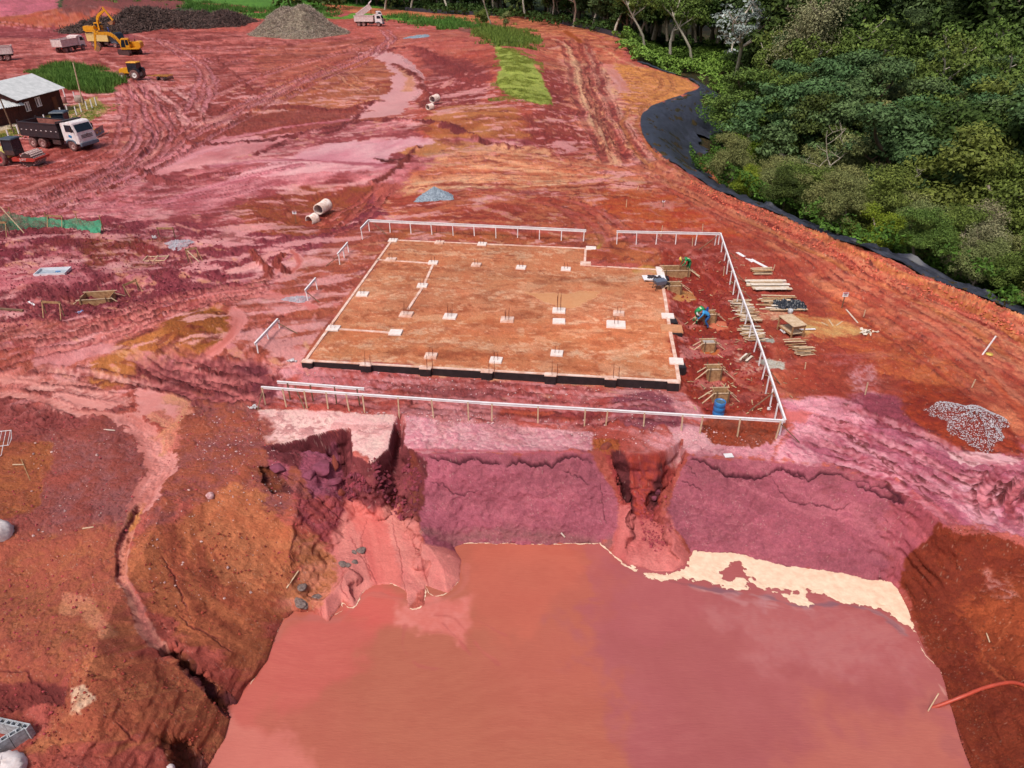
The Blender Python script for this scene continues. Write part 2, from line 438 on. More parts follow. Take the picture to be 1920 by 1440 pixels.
# right road + orange apron
Z("1000 40 1150 60 1190 74 1168 100 1165 118 1200 125 1315 165 1240 195 1206 230 1225 285 1300 335 1180 330 1080 330 1030 230 1000 150 1000 90", (206, 118, 92), (176, 76, 60), 's', angpx((1050, 100), (1180, 320)), con=1.3)
Z("1150 118 1220 128 1290 150 1312 165 1240 192 1205 218 1170 210 1160 160", (200, 118, 60), (212, 130, 74), 'c', soft=5, amp=4, rough=.4)
Z("1050 110 1150 120 1172 180 1190 250 1215 290 1170 310 1120 280 1080 200 1055 150", (224, 158, 122), (212, 118, 112), 's', angpx((1080, 130), (1190, 300)), con=1.2, rough=.4, wetv=.3)
Z("1000 130 1060 130 1080 200 1110 280 1080 300 1000 270 960 240 1010 200", (164, 70, 60), (132, 44, 44), 'c', soft=10, amp=10, rough=.8)
# wide red field to the right
Z("1060 360 1160 345 1300 335 1440 395 1920 590 2300 740 2300 1000 1920 870 1480 770 1350 440 1150 440", (214, 116, 86), (172, 66, 52), 's', angpx((1300, 360), (1800, 660)), con=1.3, rough=.55)
Z("1150 360 1250 365 1400 450 1340 470 1240 430 1120 400", (206, 92, 50), (170, 54, 36), 'c', soft=10, amp=14, rough=.5)
Z("1290 450 1420 440 1500 520 1600 640 1800 740 1760 790 1500 760 1470 700 1380 560", (176, 70, 52), (152, 52, 42), 'c', soft=16, amp=10, rough=.6)
Z("1560 560 1680 620 1820 700 1760 740 1640 700 1540 630", (206, 98, 58), (172, 66, 46), 'c', soft=14, amp=14, rough=.6)
R("1290 338 1400 385 1500 425 1600 470 1750 535 1930 604 2100 680", 13, (228, 140, 100), (200, 100, 68), amp=8, rough=1.0, hgt=.18, con=1.2)
R("1300 352 1480 438 1620 505 1800 585 1960 660", 7, (180, 66, 46), (140, 44, 38), amp=5, rough=.8)
# slab interior
Z([(p[0], p[1]) for p in SLAB], (220, 136, 100), (198, 108, 76), 'c', 0, soft=.5, amp=0, rough=.25, con=.9, world=True)
Z("600 600 1240 600 1262 690 620 680", (216, 128, 90), (194, 102, 68), 'c', 0, soft=20, amp=14, rough=.3, con=1.0, op=.8)
Z("650 540 1240 540 1240 600 640 590", (214, 138, 108), (194, 102, 74), 's', angpx((600, 640), (1250, 650)), soft=16, amp=10, rough=.25, op=.6)
for _l in ("620 500 800 498 1000 512 1180 520", "640 560 900 552 1200 580", "590 650 800 640 1100 662 1240 655", "700 610 900 620 1150 600", "760 470 900 476 1060 474", "640 530 760 520 900 530", "600 675 900 690 1200 705"):
    R(_l, 10, (228, 164, 138), (200, 108, 78), soft=8, amp=22, rough=.2, op=.85, con=1.8)
for _l in ("700 500 900 505 1150 530", "650 590 860 580 1000 590", "740 660 960 668 1150 690", "900 560 1050 590"):
    R(_l, 7, (160, 74, 48), (190, 96, 64), soft=6, amp=18, rough=.5, op=.7, con=1.6)
# strip behind and left of the slab
Z("690 428 1100 440 1150 440 1240 470 1236 500 1100 490 1095 463 740 447 640 520 560 620 520 590 600 470", (192, 100, 62), (160, 62, 44), 's', angpx((650, 450), (1100, 455)), soft=8, amp=5, rough=.5)
Z("520 450 690 425 735 450 650 560 575 672 520 690 470 700 520 560", (178, 84, 64), (152, 62, 56), 's', angpx((500, 560), (650, 540)), soft=10, amp=8)
# worksite corridor right of slab
Z("1240 470 1360 470 1400 560 1470 770 1300 780 1275 716 1256 600", (164, 56, 40), (128, 36, 30), 'c', soft=6, amp=6, rough=.9)
# ground in front of the slab: pink
Z("480 690 560 680 1280 735 1330 790 1480 792 1440 850 1100 850 700 800 500 830 470 760", (214, 132, 146), (178, 72, 66), 's', angpx((560, 715), (1250, 760)), soft=6, amp=6, rough=.5, con=1.3)
Z("490 765 640 775 760 785 748 850 700 880 640 870 560 845 490 840 480 800", (234, 184, 186), (222, 158, 166), 'c', soft=2, amp=5, rough=.3, wetv=.3, on='p')
Z("760 782 900 795 1110 815 1110 850 900 852 790 856 756 840", (226, 158, 174), (206, 120, 142), 'f', soft=3, amp=4, rough=.6, wetv=.2, con=.9, on='p')
Z("1240 790 1480 800 1440 862 1290 858 1270 830", (226, 156, 172), (206, 118, 140), 's', angpx((1290, 820), (1480, 840)), soft=4, amp=5, rough=.35, con=1.1, on='p')
Z("560 690 900 712 1220 740 1200 770 880 745 560 718", (206, 116, 130), (170, 60, 56), 's', angpx((560, 715), (1250, 760)), soft=6, amp=5, rough=.5, con=1.4)
Z("940 756 1240 770 1270 800 1100 805 930 780", (188, 76, 56), (150, 54, 60), 's', angpx((560, 715), (1250, 760)), soft=6, amp=6, rough=.8, con=1.2)
Z("1150 745 1190 725 1240 735 1280 790 1270 800 1180 795 1150 780", (160, 78, 96), (138, 58, 78), 'c', soft=5, amp=5, rough=.7)
Z("1330 780 1470 790 1450 825 1400 840 1340 830 1310 800", (164, 62, 40), (140, 64, 50), 'c', soft=5, amp=6, rough=1)
# right plateau, mauve
Z("1470 745 1640 735 1780 770 1920 830 2100 900 2100 1060 1920 1010 1790 1000 1680 915 1560 872 1440 862 1480 800", (222, 142, 164), (178, 84, 112), 's', angpx((1500, 780), (1850, 960)), soft=8, amp=10, rough=.7, con=1.5, wetv=.1)
Z("1590 735 1680 742 1760 785 1800 830 1700 815 1620 780", (158, 66, 88), (138, 54, 72), 'c', soft=8, amp=6, rough=.8)
Z("1700 725 1790 725 1900 810 1925 850 1850 850 1760 825 1690 770", (172, 60, 34), (128, 36, 28), 'c', soft=8, amp=6, rough=.5)
Z("1780 845 1920 856 1900 870 1860 872 1800 866", (232, 172, 186), (218, 148, 166), 'c', soft=3, amp=4, rough=.05, wetv=.7)
Z("1800 890 1900 905 1880 970 1850 1000 1810 960 1790 930", (228, 160, 182), (212, 130, 156), 'c', soft=4, amp=6, rough=.1, wetv=.6)
# left mid: purple clumpy worksite
Z("-200 415 200 410 420 430 560 440 640 380 700 350 720 400 640 440 540 500 500 540 330 590 200 620 -200 660", (152, 62, 76), (124, 42, 56), 'c', soft=10, amp=10, rough=1.1, con=1.2)
Z("430 395 560 345 700 345 690 390 620 440 500 440", (160, 74, 44), (138, 52, 46), 'c', soft=8, amp=8, rough=.7)
Z("-100 490 60 480 150 470 160 530 60 560 -100 560", (206, 112, 126), (178, 80, 94), 'c', soft=8, amp=8, rough=.4, wetv=.2)
Z("-200 430 40 425 130 455 60 500 -200 500", (136, 44, 62), (116, 40, 52), 'c', soft=6, amp=8, rough=1.1)
Z("165 440 300 450 300 500 180 500 150 470", (138, 60, 42), (134, 44, 50), 'c', soft=8, amp=8, rough=1.)
Z("-100 560 120 545 240 540 300 560 200 610 -100 650", (140, 54, 66), (118, 42, 52), 'c', soft=8, amp=8, rough=1.1)
# left sweep of tracks
Z("-200 620 120 600 330 570 470 530 560 560 520 640 480 700 300 740 -200 740", (206, 112, 112), (164, 72, 60), 's', angpx((0, 690), (450, 560)), soft=10, amp=8, rough=.6, con=1.4)
Z("230 640 360 590 420 570 440 600 380 680 260 730 160 730 150 700", (196, 112, 62), (170, 90, 46), 'c', soft=10, amp=10, rough=.5)
Z("300 605 360 580 400 578 440 590 430 630 380 660 320 640", (158, 84, 36), (140, 68, 34), 'c', soft=5, amp=5, rough=.7)
Z("270 665 380 668 520 690 500 740 380 760 230 740 240 690", (142, 56, 58), (118, 44, 54), 's', angpx((250, 720), (500, 700)), soft=8, amp=8, rough=1., con=1.3)
# lower left slopes
Z("-200 760 230 770 300 850 260 960 200 1060 -200 1100", (158, 84, 88), (146, 64, 58), 'c', soft=10, amp=12, rough=.55, con=1.1)
Z("330 740 480 760 500 830 660 900 640 1000 440 1000 330 940 280 1000 260 900", (156, 78, 82), (158, 74, 56), 'c', soft=10, amp=12, rough=.55)
Z("-100 720 240 770 200 800 -100 800", (140, 56, 56), (158, 76, 78), 'c', soft=5, amp=10, rough=.9)
Z("-200 1000 220 990 260 1080 240 1230 130 1300 -200 1320", (180, 94, 66), (164, 76, 62), 'c', soft=16, amp=14, rough=.45)
Z("260 1010 360 960 420 920 480 920 560 1000 590 1060 560 1130 520 1200 480 1250 440 1240 330 1210 290 1160 250 1100", (190, 100, 68), (162, 74, 54), 's', angpx((300, 1000), (520, 1200)), soft=10, amp=12, rough=.6, con=1.1)
Z("130 1260 300 1240 390 1290 440 1320 430 1400 380 1470 -100 1470 60 1400", (198, 108, 76), (170, 80, 60), 'c', soft=12, amp=10, rough=.45, con=1.2)
Z("400 930 440 915 480 925 570 1010 560 1100 500 1160 420 1100 390 1020", (202, 112, 78), (176, 88, 60), 'c', soft=8, amp=10, rough=.4, con=1.0)
Z("-60 830 20 822 100 830 112 860 90 900 60 960 -60 1000", (172, 88, 54), (150, 70, 50), 'c', soft=5, amp=6, rough=.4)
Z("-60 1270 60 1280 120 1300 115 1330 30 1330 -60 1350", (120, 46, 46), (150, 60, 56), 'c', soft=5, amp=6, rough=.7)
Z("120 1105 185 1130 205 1195 180 1210 160 1165 110 1150", (206, 122, 92), (196, 110, 92), 'c', soft=4, amp=5, rough=.2)
Z("130 1300 160 1290 180 1320 150 1350 130 1345", (222, 170, 150), (186, 110, 80), 's', angpx((120, 1345), (175, 1300)), soft=3, amp=4, rough=.3, con=1.5)
# wall face and its neighbours (pixels lie on the slope)
Z("770 852 900 848 1105 850 1150 930 1175 1000 1130 1022 800 1022 780 960", (184, 92, 116), (162, 76, 98), 'f', soft=2, amp=3, rough=.45, con=.7, on='c')
Z("1290 856 1440 862 1560 872 1690 915 1790 1000 1740 1010 1690 1080 1680 1100 1500 1068 1300 1036 1240 990", (184, 92, 114), (158, 74, 96), 'f', soft=2, amp=3, rough=.5, con=.7, on='c')
R("780 1010 900 1006 1040 1006 1150 1016", 7, (140, 84, 90), (170, 92, 104), soft=6, amp=5, rough=.7, op=.8)
R("800 868 900 872 1080 868", 12, (190, 100, 122), (170, 82, 104), soft=10, amp=14, rough=.4, op=.7)
R("1330 900 1450 935 1600 975 1700 1010", 30, (188, 98, 118), (156, 72, 92), soft=24, amp=34, rough=.5, op=.7, con=1.6)
R("850 930 950 940 1080 930", 22, (190, 96, 116), (156, 72, 92), soft=24, amp=34, rough=.5, op=.6, con=1.6)
R("1560 880 1640 905 1690 945", 18, (150, 72, 88), (172, 84, 100), soft=12, amp=24, rough=.8, op=.7, con=1.5)
R("770 850 900 846 1100 848", 4, (180, 72, 92), (196, 92, 110), soft=2, amp=2, rough=.4, op=.7)
R("1700 970 1740 1000 1700 1060", 28, (206, 92, 96), (184, 80, 100), soft=20, amp=12, rough=.5, op=.7)
Z("1110 834 1165 840 1190 855 1240 852 1286 850 1268 900 1236 960 1262 1060 1290 1060 1262 1090 1200 1075 1150 1040 1165 990 1148 900", (186, 74, 70), (150, 48, 54), 'c', soft=4, amp=5, rough=.8)
Z("1172 862 1245 862 1235 950 1220 962 1168 950", (196, 70, 58), (160, 58, 66), 'f', soft=5, amp=6, rough=.7, on='c')
Z("1160 955 1246 955 1276 1012 1298 1040 1286 1084 1220 1090 1142 1050 1154 1003", (214, 112, 114), (190, 84, 88), 's', angpx((1200, 940), (1215, 1060)), soft=4, amp=5, rough=.35, wetv=.3, on='c')
Z("1110 826 1160 824 1165 845 1120 848", (190, 96, 50), (150, 60, 36), 'c', soft=3, amp=4, rough=1)
# collapsed zone left
Z("480 834 600 812 662 802 668 860 745 850 800 870 790 960 700 940 600 880 520 870", (122, 48, 58), (100, 38, 46), 'c', soft=3, amp=4, rough=.9, on='c')
Z("560 855 630 852 650 900 660 930 600 930 560 890", (160, 78, 106), (140, 62, 84), 'c', soft=4, amp=4, rough=.8, on='c')
Z("500 862 540 870 542 900 510 905", (176, 78, 100), (160, 70, 90), 'c', soft=4, amp=4, rough=.7, on='c')
Z("560 920 640 930 670 960 640 1000 620 1020 560 980", (180, 74, 76), (158, 66, 80), 'c', soft=8, amp=7, rough=.6, on='c')
Z("700 860 770 850 790 920 760 960 700 935", (118, 44, 48), (136, 60, 48), 'c', soft=5, amp=6, rough=1.5, on='c')
Z("772 880 796 890 790 960 792 1000 776 990 768 940", (134, 66, 50), (110, 40, 48), 'c', soft=3, amp=3, rough=.5, on='c')
# mud fan
Z("660 925 700 915 745 950 790 985 800 1020 870 1040 868 1095 840 1118 796 1105 766 1145 735 1097 690 1104 665 1142 640 1134 612 1168 592 1140 600 1060 640 990", (216, 124, 122), (200, 102, 104), 's', angpx((690, 940), (730, 1090)), soft=5, amp=5, rough=.15, wetv=.35, con=.9, on='c')
Z("560 1010 620 1020 640 1060 600 1140 560 1150 520 1160 560 1090", (178, 98, 66), (206, 118, 100), 'c', soft=8, amp=8, rough=.4)
R("668 925 700 985 715 1040 725 1095", 24, (216, 108, 106), (206, 94, 94), soft=6, amp=4, rough=.03, wetv=.6)
_g = np.nonzero((DCn > .0) & (y < 29.6) & (y > 22.5) & (x > -8.2) & (x < -3.6))[0]
_z = Zb[_g] + .12 * nC[_g]
_sl = np.clip(seg_sd(x[_g], y[_g], pzl("500 835 660 800 760 776 770 860 780 960 700 930 640 920 560 900", -1.2)) * -4, 0, 1)
put(_g, _sl * sst(-2.9, -2.5, _z), (112, 44, 52), (134, 58, 66), np.clip(.5 + .9 * nC[_g] + .6 * vn(_z * 7, x[_g] * 1.5, 9), 0, 1), 1.1, 0)
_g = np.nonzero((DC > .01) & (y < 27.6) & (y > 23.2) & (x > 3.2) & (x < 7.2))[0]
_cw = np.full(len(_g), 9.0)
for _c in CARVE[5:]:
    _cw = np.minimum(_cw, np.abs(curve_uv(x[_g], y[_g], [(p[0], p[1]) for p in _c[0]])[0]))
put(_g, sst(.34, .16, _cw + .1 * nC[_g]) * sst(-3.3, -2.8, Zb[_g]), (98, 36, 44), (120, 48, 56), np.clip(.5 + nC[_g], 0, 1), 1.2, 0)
# right slope, dark red
Z("1688 1100 1690 1050 1740 1005 1800 1000 1870 1004 1930 1030 2150 1150 2300 1560 1850 1560 1822 1440 1770 1300 1735 1228", (150, 56, 34), (122, 42, 28), 'c', soft=2, amp=4, rough=.6, con=1.1, on='c')
Z("1800 1090 1930 1060 2100 1200 2100 1330 1930 1260 1860 1250 1830 1180", (192, 86, 50), (144, 56, 34), 's', angpx((1800, 1080), (1900, 1300)), soft=16, amp=16, rough=.7, con=1.5, op=.8)
Z("1860 1070 1900 1085 1890 1110 1850 1095", (200, 120, 120), (150, 50, 34), 'f', soft=8, amp=10, rough=.5, con=1.6, op=.8)
# grass
Z("928 84 945 90 1000 115 1032 180 1034 195 1010 196 960 182 930 160 938 130", (166, 172, 82), (138, 152, 62), 'f', soft=2, amp=2, rough=.8)
Z("64 132 105 118 165 122 218 150 214 172 160 172 110 160", (62, 106, 34), (84, 124, 44), 'c', soft=3, amp=4, rough=1)
Z("120 205 190 195 200 210 160 232 110 232", (140, 138, 74), (150, 100, 60), 'f', soft=3, amp=3, rough=.8)
Z("-20 245 60 225 180 180 200 196 120 215 40 250 -20 275", (176, 142, 80), (150, 120, 66), 'f', soft=3, amp=3)
Z("-40 234 60 208 120 188 128 194 70 222 50 235 -40 256", (204, 180, 164), (184, 150, 134), 's', angpx((0, 240), (110, 190)), soft=1.5, amp=1, rough=.2)
Z("-60 -14 350 -14 480 -2 560 -4 700 8 720 16 640 14 520 14 480 20 420 12 340 4", (92, 140, 46), (72, 116, 40), 'c', soft=2, amp=2, rough=1)
Z("480 22 520 10 560 12 640 28 700 20 850 38 900 58 870 56 790 44 700 32 640 36 560 30 500 36 430 26", (84, 132, 44), (104, 146, 52), 'c', soft=2, amp=2, rough=1)
Z("350 2 450 10 560 26 660 26 640 32 480 24 380 14", (190, 80, 90), (170, 66, 74), 's', H_, soft=2, amp=2)
Z("600 6 760 20 930 30 1060 42 1140 62 1160 80 1000 60 900 48 800 38 700 26 620 18", (206, 122, 84), (176, 84, 62), 's', angpx((700, 24), (1000, 44)), soft=2, amp=2)
Z("840 38 930 46 960 56 930 70 860 58", (150, 66, 56), (110, 70, 66), 'c', soft=3, amp=3, rough=1)
Z("895 42 935 50 960 70 1015 70 1014 80 960 88 925 84 905 66", (92, 120, 50), (110, 90, 50), 'c', soft=3, amp=3, rough=1)
# forest floor
Z([(p[0], p[1]) for p in FORE], (40, 44, 24), (70, 52, 30), 'c', soft=2, amp=0, rough=1, world=True)
Z("1310 300 1345 318 1385 358 1340 350 1300 325", (180, 100, 72), (150, 80, 56), 'c', soft=3, amp=3)

Z("112 -14 350 -14 345 12 170 34 112 24", (140, 66, 66), (112, 56, 56), 'c', soft=2, amp=3, rough=1)
# ---- churned mottling of the open ground: wet light smears and darker turned soil plus painted clod shade
_open = (seg_sd(x, y, SLAB) > .3) & (seg_sd(x, y, [(p[0], p[1]) for p in FORE]) > 0) & (y < 260) & ((col[:, 0] > col[:, 1] * 1.35)) & (DC < 0)
_ix = np.nonzero(_open)[0]
for _k, (_c1, _c2, _th, _an, _f) in enumerate([(pk, (222, 144, 154), .34, .35, 1.0), ((118, 40, 44), dr, .40, -.2, 1.0), (pk, rs, .5, 1.9, 1.6), (dr, db, .46, .9, 1.8), (lo, pp, .5, -.6, 1.2), ((234, 164, 172), (220, 140, 150), .36, .25, .45)]):
    ca, sa = math.cos(_an), math.sin(_an)
    _u = x[_ix] * ca + y[_ix] * sa; _v = -x[_ix] * sa + y[_ix] * ca
    _n = fbm(_u * .35 * _f, _v * 1.1 * _f, 5, 80 + _k) + .35 * fbm(x[_ix] * .1, y[_ix] * .1, 3, 90 + _k)
    _mm = sst(_th, _th + .22, _n) * .7
    _dk = _k in (1, 3)
    _rt = sst(2, 12, x[_ix] - .12 * y[_ix]) * sst(22, 30, y[_ix])
    _nr = sst(33, 30, y[_ix])
    if _k in (0, 2, 4, 5): _mm = _mm * (1 - .8 * _rt) * (1 - .95 * _nr)
    else: _mm = _mm * (1 - .5 * _rt) * (.75 - .5 * _nr)
    if _k in (0, 2, 4, 5): _mm = _mm * (1 - .75 * sst(118, 150, y[_ix]))
    if _k == 5: _mm = _mm * sst(4, -4, x[_ix]) * sst(36, 44, y[_ix])
    if _k in (2, 3): _mm = _mm * (1 - .6 * sst(6, -6, x[_ix]) * sst(40, 60, y[_ix]))
    if _k == 0: _mm = np.minimum(_mm * 1.15, .9)
    put(_ix, _mm, _c1, _c2, np.clip(.5 + nC[_ix], 0, 1), 1.0 if _dk else .3, 0 if _dk else .35)
# ---- puddles and wet ribbons, sky reflection mixed into their pale pinks
R("100 125 75 150 60 190", 14, pk, rd, soft=4, amp=4, rough=.2, wetv=.5)
R("0 110 60 100 110 100 140 112 100 135", 9, (212, 126, 130), rd, soft=3, amp=4, rough=.2, wetv=.4)
R("190 110 240 128 320 130 400 118", 6, pk, rd, soft=3, amp=5, rough=.2, wetv=.4)
R("150 138 230 128 300 140 340 156 300 160", 3, (206, 116, 122), rd, soft=3, amp=4)
R("690 98 735 104 765 130 778 165 752 190 720 205", 17, pk, (206, 122, 124), soft=2, amp=3, rough=.02, wetv=1, bias=-.3, con=.6)
R("752 130 772 150 764 172", 9, (214, 136, 104), (190, 110, 80), soft=4, amp=4, rough=.15, wetv=.3, op=.8)
Z("672 98 712 95 744 102 772 124 784 150 780 174 766 196 752 215 700 221 638 227 670 208 700 194 728 172 738 156 736 138 720 118 700 107", (232, 154, 162), (222, 140, 148), 'c', soft=1.5, amp=4, rough=.02, wetv=.8)
R("752 128 770 150 764 170", 8, (216, 140, 108), (194, 114, 84), soft=4, amp=4, rough=.15, wetv=.3, op=.8)
Z("200 342 260 306 330 280 420 258 520 246 600 230 642 226 604 246 520 266 470 286 400 302 340 322 262 340", (226, 142, 152), (200, 104, 114), 's', angpx((250, 330), (600, 235)), soft=3, amp=8, rough=.1, wetv=.5, con=1.0)
Z("520 302 580 276 680 262 790 258 812 264 762 282 702 302 722 314 640 320 560 324 500 334 430 344 420 332", (236, 166, 178), (212, 124, 140), 's', angpx((450, 335), (790, 262)), soft=3, amp=8, rough=.1, wetv=.5, con=1.1)
Z("280 388 400 348 470 332 560 324 640 320 600 336 520 346 440 376 380 396", (218, 128, 142), (172, 76, 88), 's', angpx((290, 390), (620, 325)), soft=5, amp=8, rough=.3, wetv=.3, con=1.5)
Z("330 262 470 216 560 205 690 202 640 238 480 256 400 264", (156, 66, 56), (124, 44, 42), 'c', soft=6, amp=12, rough=1.1, con=1.2, op=.85)
R("650 225 560 235 480 250 420 262 340 285 240 320", 11, (222, 132, 146), (180, 80, 92), soft=3, amp=5, rough=.2, wetv=.5, con=1.3)
R("470 262 380 285 290 318 230 340", 13, (226, 138, 152), (190, 92, 108), soft=3, amp=5, rough=.1, wetv=.7, bias=-.2)
Z("560 288 640 268 760 260 800 266 750 278 720 300 700 312 640 305 550 300", (232, 160, 176), (214, 120, 142), 's', angpx((550, 300), (780, 265)), soft=3, amp=6, rough=.15, wetv=.6, con=1)
R("400 310 520 300 640 305 740 312", 9, (224, 144, 160), (180, 84, 102), soft=3, amp=5, rough=.25, wetv=.4, con=1.4)
R("300 380 400 350 500 322 560 310", 12, (218, 126, 144), (176, 76, 94), soft=4, amp=6, rough=.3, wetv=.3, con=1.4)
R("828 165 850 150 880 136", 8, (220, 130, 136), (200, 110, 100), soft=2, amp=4, rough=.05, wetv=.8, taper=.6)
R("745 52 790 54 830 58", 2.2, (222, 140, 150), rd, soft=1, amp=1.5, rough=.1, wetv=.6)
R("1040 74 1060 84 1030 92", 6, (220, 130, 130), lo, soft=2, amp=2, rough=.1, wetv=.7)
R("1080 66 1130 72 1100 60", 4, (212, 116, 112), rd, soft=2, amp=2, rough=.2, wetv=.5)
R("1060 58 1080 72 1090 80", 6, (166, 76, 44), (180, 84, 50), soft=2, amp=2, rough=.05, wetv=.8)
R("1085 118 1112 118", 3, (184, 86, 52), rd, soft=1, amp=1, rough=.03, wetv=.9, sm=False)
R("1145 132 1160 150 1168 170", 12, (224, 146, 148), (210, 120, 110), soft=3, amp=4, rough=.1, wetv=.6)
R("1168 210 1180 245 1195 275 1222 298", 7, (222, 140, 138), (180, 74, 64), soft=2, amp=3, rough=.1, wetv=.6)
R("1070 287 1100 283 1120 286", 4, (218, 128, 124), rs, soft=2, amp=3, rough=.1, wetv=.5)
R("540 470 500 480 470 500 440 508", 13, (226, 156, 160), (214, 130, 136), soft=3, amp=5, rough=.2, wetv=.4)
R("545 470 562 490 548 510", 6, (220, 140, 146), rs, soft=3, amp=4, rough=.1, wetv=.5)
R("380 560 440 545 500 550 560 565 590 575", 11, (220, 124, 128), (206, 104, 104), soft=3, amp=5, rough=.1, wetv=.6)
R("480 552 540 556 600 545", 8, (224, 134, 138), (204, 106, 106), soft=3, amp=5, rough=.1, wetv=.6)
R("440 575 452 600 430 632 400 660 370 680 335 690", 13, (222, 128, 130), (200, 100, 96), soft=2, amp=4, rough=.08, wetv=.7, taper=.4)
Z("330 688 380 700 420 708 380 716 350 706", (224, 124, 126), (210, 104, 104), 'c', soft=2, amp=4, rough=.05, wetv=.8)
R("-60 700 60 715 160 730 230 758", 12, (228, 150, 150), (206, 116, 112), soft=3, amp=6, rough=.15, wetv=.5, con=1.2)
Z("90 735 200 735 240 760 180 776 120 758", (232, 150, 150), (220, 132, 130), 'c', soft=2, amp=5, rough=.04, wetv=.9)
Z("245 735 300 738 345 752 360 775 330 800 270 790 255 765", (232, 144, 146), (220, 128, 128), 'c', soft=2, amp=6, rough=.04, wetv=.8)
R("-40 740 60 742 130 770 200 780 240 790", 8, (226, 142, 142), (200, 110, 104), soft=2, amp=4, rough=.1, wetv=.6)
Z("60 645 160 640 210 650 160 680 100 690 60 670", (214, 136, 146), (196, 106, 112), 's', H_, soft=4, amp=6, rough=.3, wetv=.3)
R("240 785 270 810 290 840 300 870 282 910 262 950", 21, (220, 134, 134), (196, 104, 100), soft=2, amp=7, rough=.25, wetv=.5, con=1.1, hgt=-.12)
R("290 780 320 800 312 840", 14, (204, 104, 96), (214, 136, 112), soft=4, amp=8, rough=.5)
R("318 745 350 760 330 800 300 820", 16, (214, 140, 100), (206, 110, 96), soft=8, amp=8, rough=.4, op=.7)
R("262 945 248 970 240 1000 232 1040 228 1085", 11, (208, 126, 116), (190, 104, 88), soft=1.5, amp=3, rough=.3, wetv=.3, hgt=-.25, con=1.1)
R("252 960 246 985", 10, (206, 124, 78), (190, 104, 60), soft=3, amp=5, rough=.4)
R("256 945 224 1020 222 1090", 3, db, dr, soft=2, amp=4, rough=1, hgt=-.1)
R("228 1085 250 1120 262 1160 275 1190 300 1215", 11, (212, 132, 118), (190, 96, 96), soft=2, amp=4, rough=.7, wetv=.2, hgt=-.15)
Z("1470 770 1500 768 1530 776 1500 790 1475 786", (214, 104, 108), (208, 100, 104), 'c', soft=5, amp=4, rough=.1, wetv=.5)
R("1860 712 1890 745 1925 780 1960 830", 12, (218, 130, 106), (190, 80, 50), soft=2, amp=4, rough=.05, wetv=.8)
R("1780 620 1840 640 1900 665 1960 690", 7, (214, 114, 100), (180, 70, 56), soft=3, amp=4, rough=.15, wetv=.5)
R("1870 612 1920 632 1980 655", 5, (216, 118, 106), (180, 70, 56), soft=2, amp=3, rough=.1, wetv=.6)
R("1740 560 1800 585 1860 606", 3, (212, 110, 98), (180, 70, 56), soft=2, amp=2, rough=.15, wetv=.5)
Z("980 546 1060 548 1130 540 1110 560 1075 575 1050 578 1020 562", (222, 150, 108), (216, 140, 98), 'c', soft=3, amp=4, rough=.02, wetv=.95)
Z("1085 525 1180 540 1160 552 1110 545", (216, 140, 104), (204, 118, 84), 'c', soft=5, amp=5, rough=.1, wetv=.4)
Z("1280 545 1300 550 1306 562 1288 567 1260 558", (208, 146, 98), (190, 116, 62), 'c', soft=1.5, amp=1.5, rough=.02, wetv=.9)
Z("1330 598 1355 600 1362 612 1345 618 1325 610", (200, 104, 82), (184, 84, 60), 'c', soft=1.5, amp=2, rough=.02, wetv=.9)
Z("1310 655 1350 655 1340 664 1318 664", (196, 104, 60), (180, 84, 46), 'c', soft=2, amp=2, rough=.02, wetv=.8)
Z("1320 700 1362 702 1358 712 1330 710", (204, 120, 84), (184, 84, 56), 'c', soft=2, amp=2, rough=.02, wetv=.8)
R("1195 508 1215 500 1235 512", 9, (206, 146, 82), (184, 118, 62), soft=3, amp=3, rough=.6, hgt=.12)
Z("1480 590 1560 595 1640 622 1600 632 1500 625", (222, 170, 112), (196, 104, 64), 's', angpx((1480, 600), (1640, 625)), soft=8, amp=6, rough=.3, con=1.2)
Z("1410 585 1480 580 1500 600 1430 606", (212, 150, 128), (184, 90, 70), 'f', soft=8, amp=6, rough=.3)
Z("1425 634 1450 634 1452 641 1428 641", gy, (150, 148, 148), 'f', soft=1.5, amp=2)
Z("1395 680 1430 672 1472 680 1470 690 1440 690 1400 692", (196, 184, 184), (176, 150, 146), 'f', soft=1.5, amp=3)
Z("1360 655 1390 665 1430 690 1400 695 1370 680", (190, 130, 124), (160, 60, 50), 'f', soft=4, amp=6, con=1.5)
Z("1550 660 1640 665 1620 690 1560 690", (184, 90, 96), (160, 56, 48), 'f', soft=16, amp=10, rough=.3, op=.8)
Z("1600 700 1650 690 1655 730 1610 735", (212, 140, 160), (170, 70, 66), 'f', soft=12, amp=10, rough=.3, op=.8)
R("700 300 745 300 770 295", 5, db, dr, soft=3, amp=5, rough=1.2, hgt=.15)
R("700 340 740 320 772 285 785 275", 7, (140, 56, 52), (118, 44, 44), soft=4, amp=6, rough=1.2, hgt=.15)
R("310 265 400 270 500 262 620 240 700 225 820 232 900 262 970 278", 8, (146, 58, 60), (116, 42, 48), soft=4, amp=8, rough=1.3, hgt=.3)
R("470 205 560 200 640 210 680 196 700 190", 12, (144, 58, 54), (120, 44, 46), soft=5, amp=8, rough=1.2, hgt=.3)
R("250 318 330 345 380 330 430 325", 12, (134, 50, 58), (158, 66, 70), soft=5, amp=10, rough=1.1, hgt=.2)
R("700 190 640 240 560 255 480 290", 4, (136, 50, 56), (116, 42, 48), soft=3, amp=6, rough=1.2, hgt=.15)
R("720 97 760 88 800 100 850 130 870 150", 12, (148, 58, 56), (124, 42, 46), soft=6, amp=8, rough=1.3, hgt=.3)
R("740 120 785 150 800 185 790 205", 8, (144, 58, 52), (120, 44, 44), soft=5, amp=6, rough=1.2, hgt=.3)
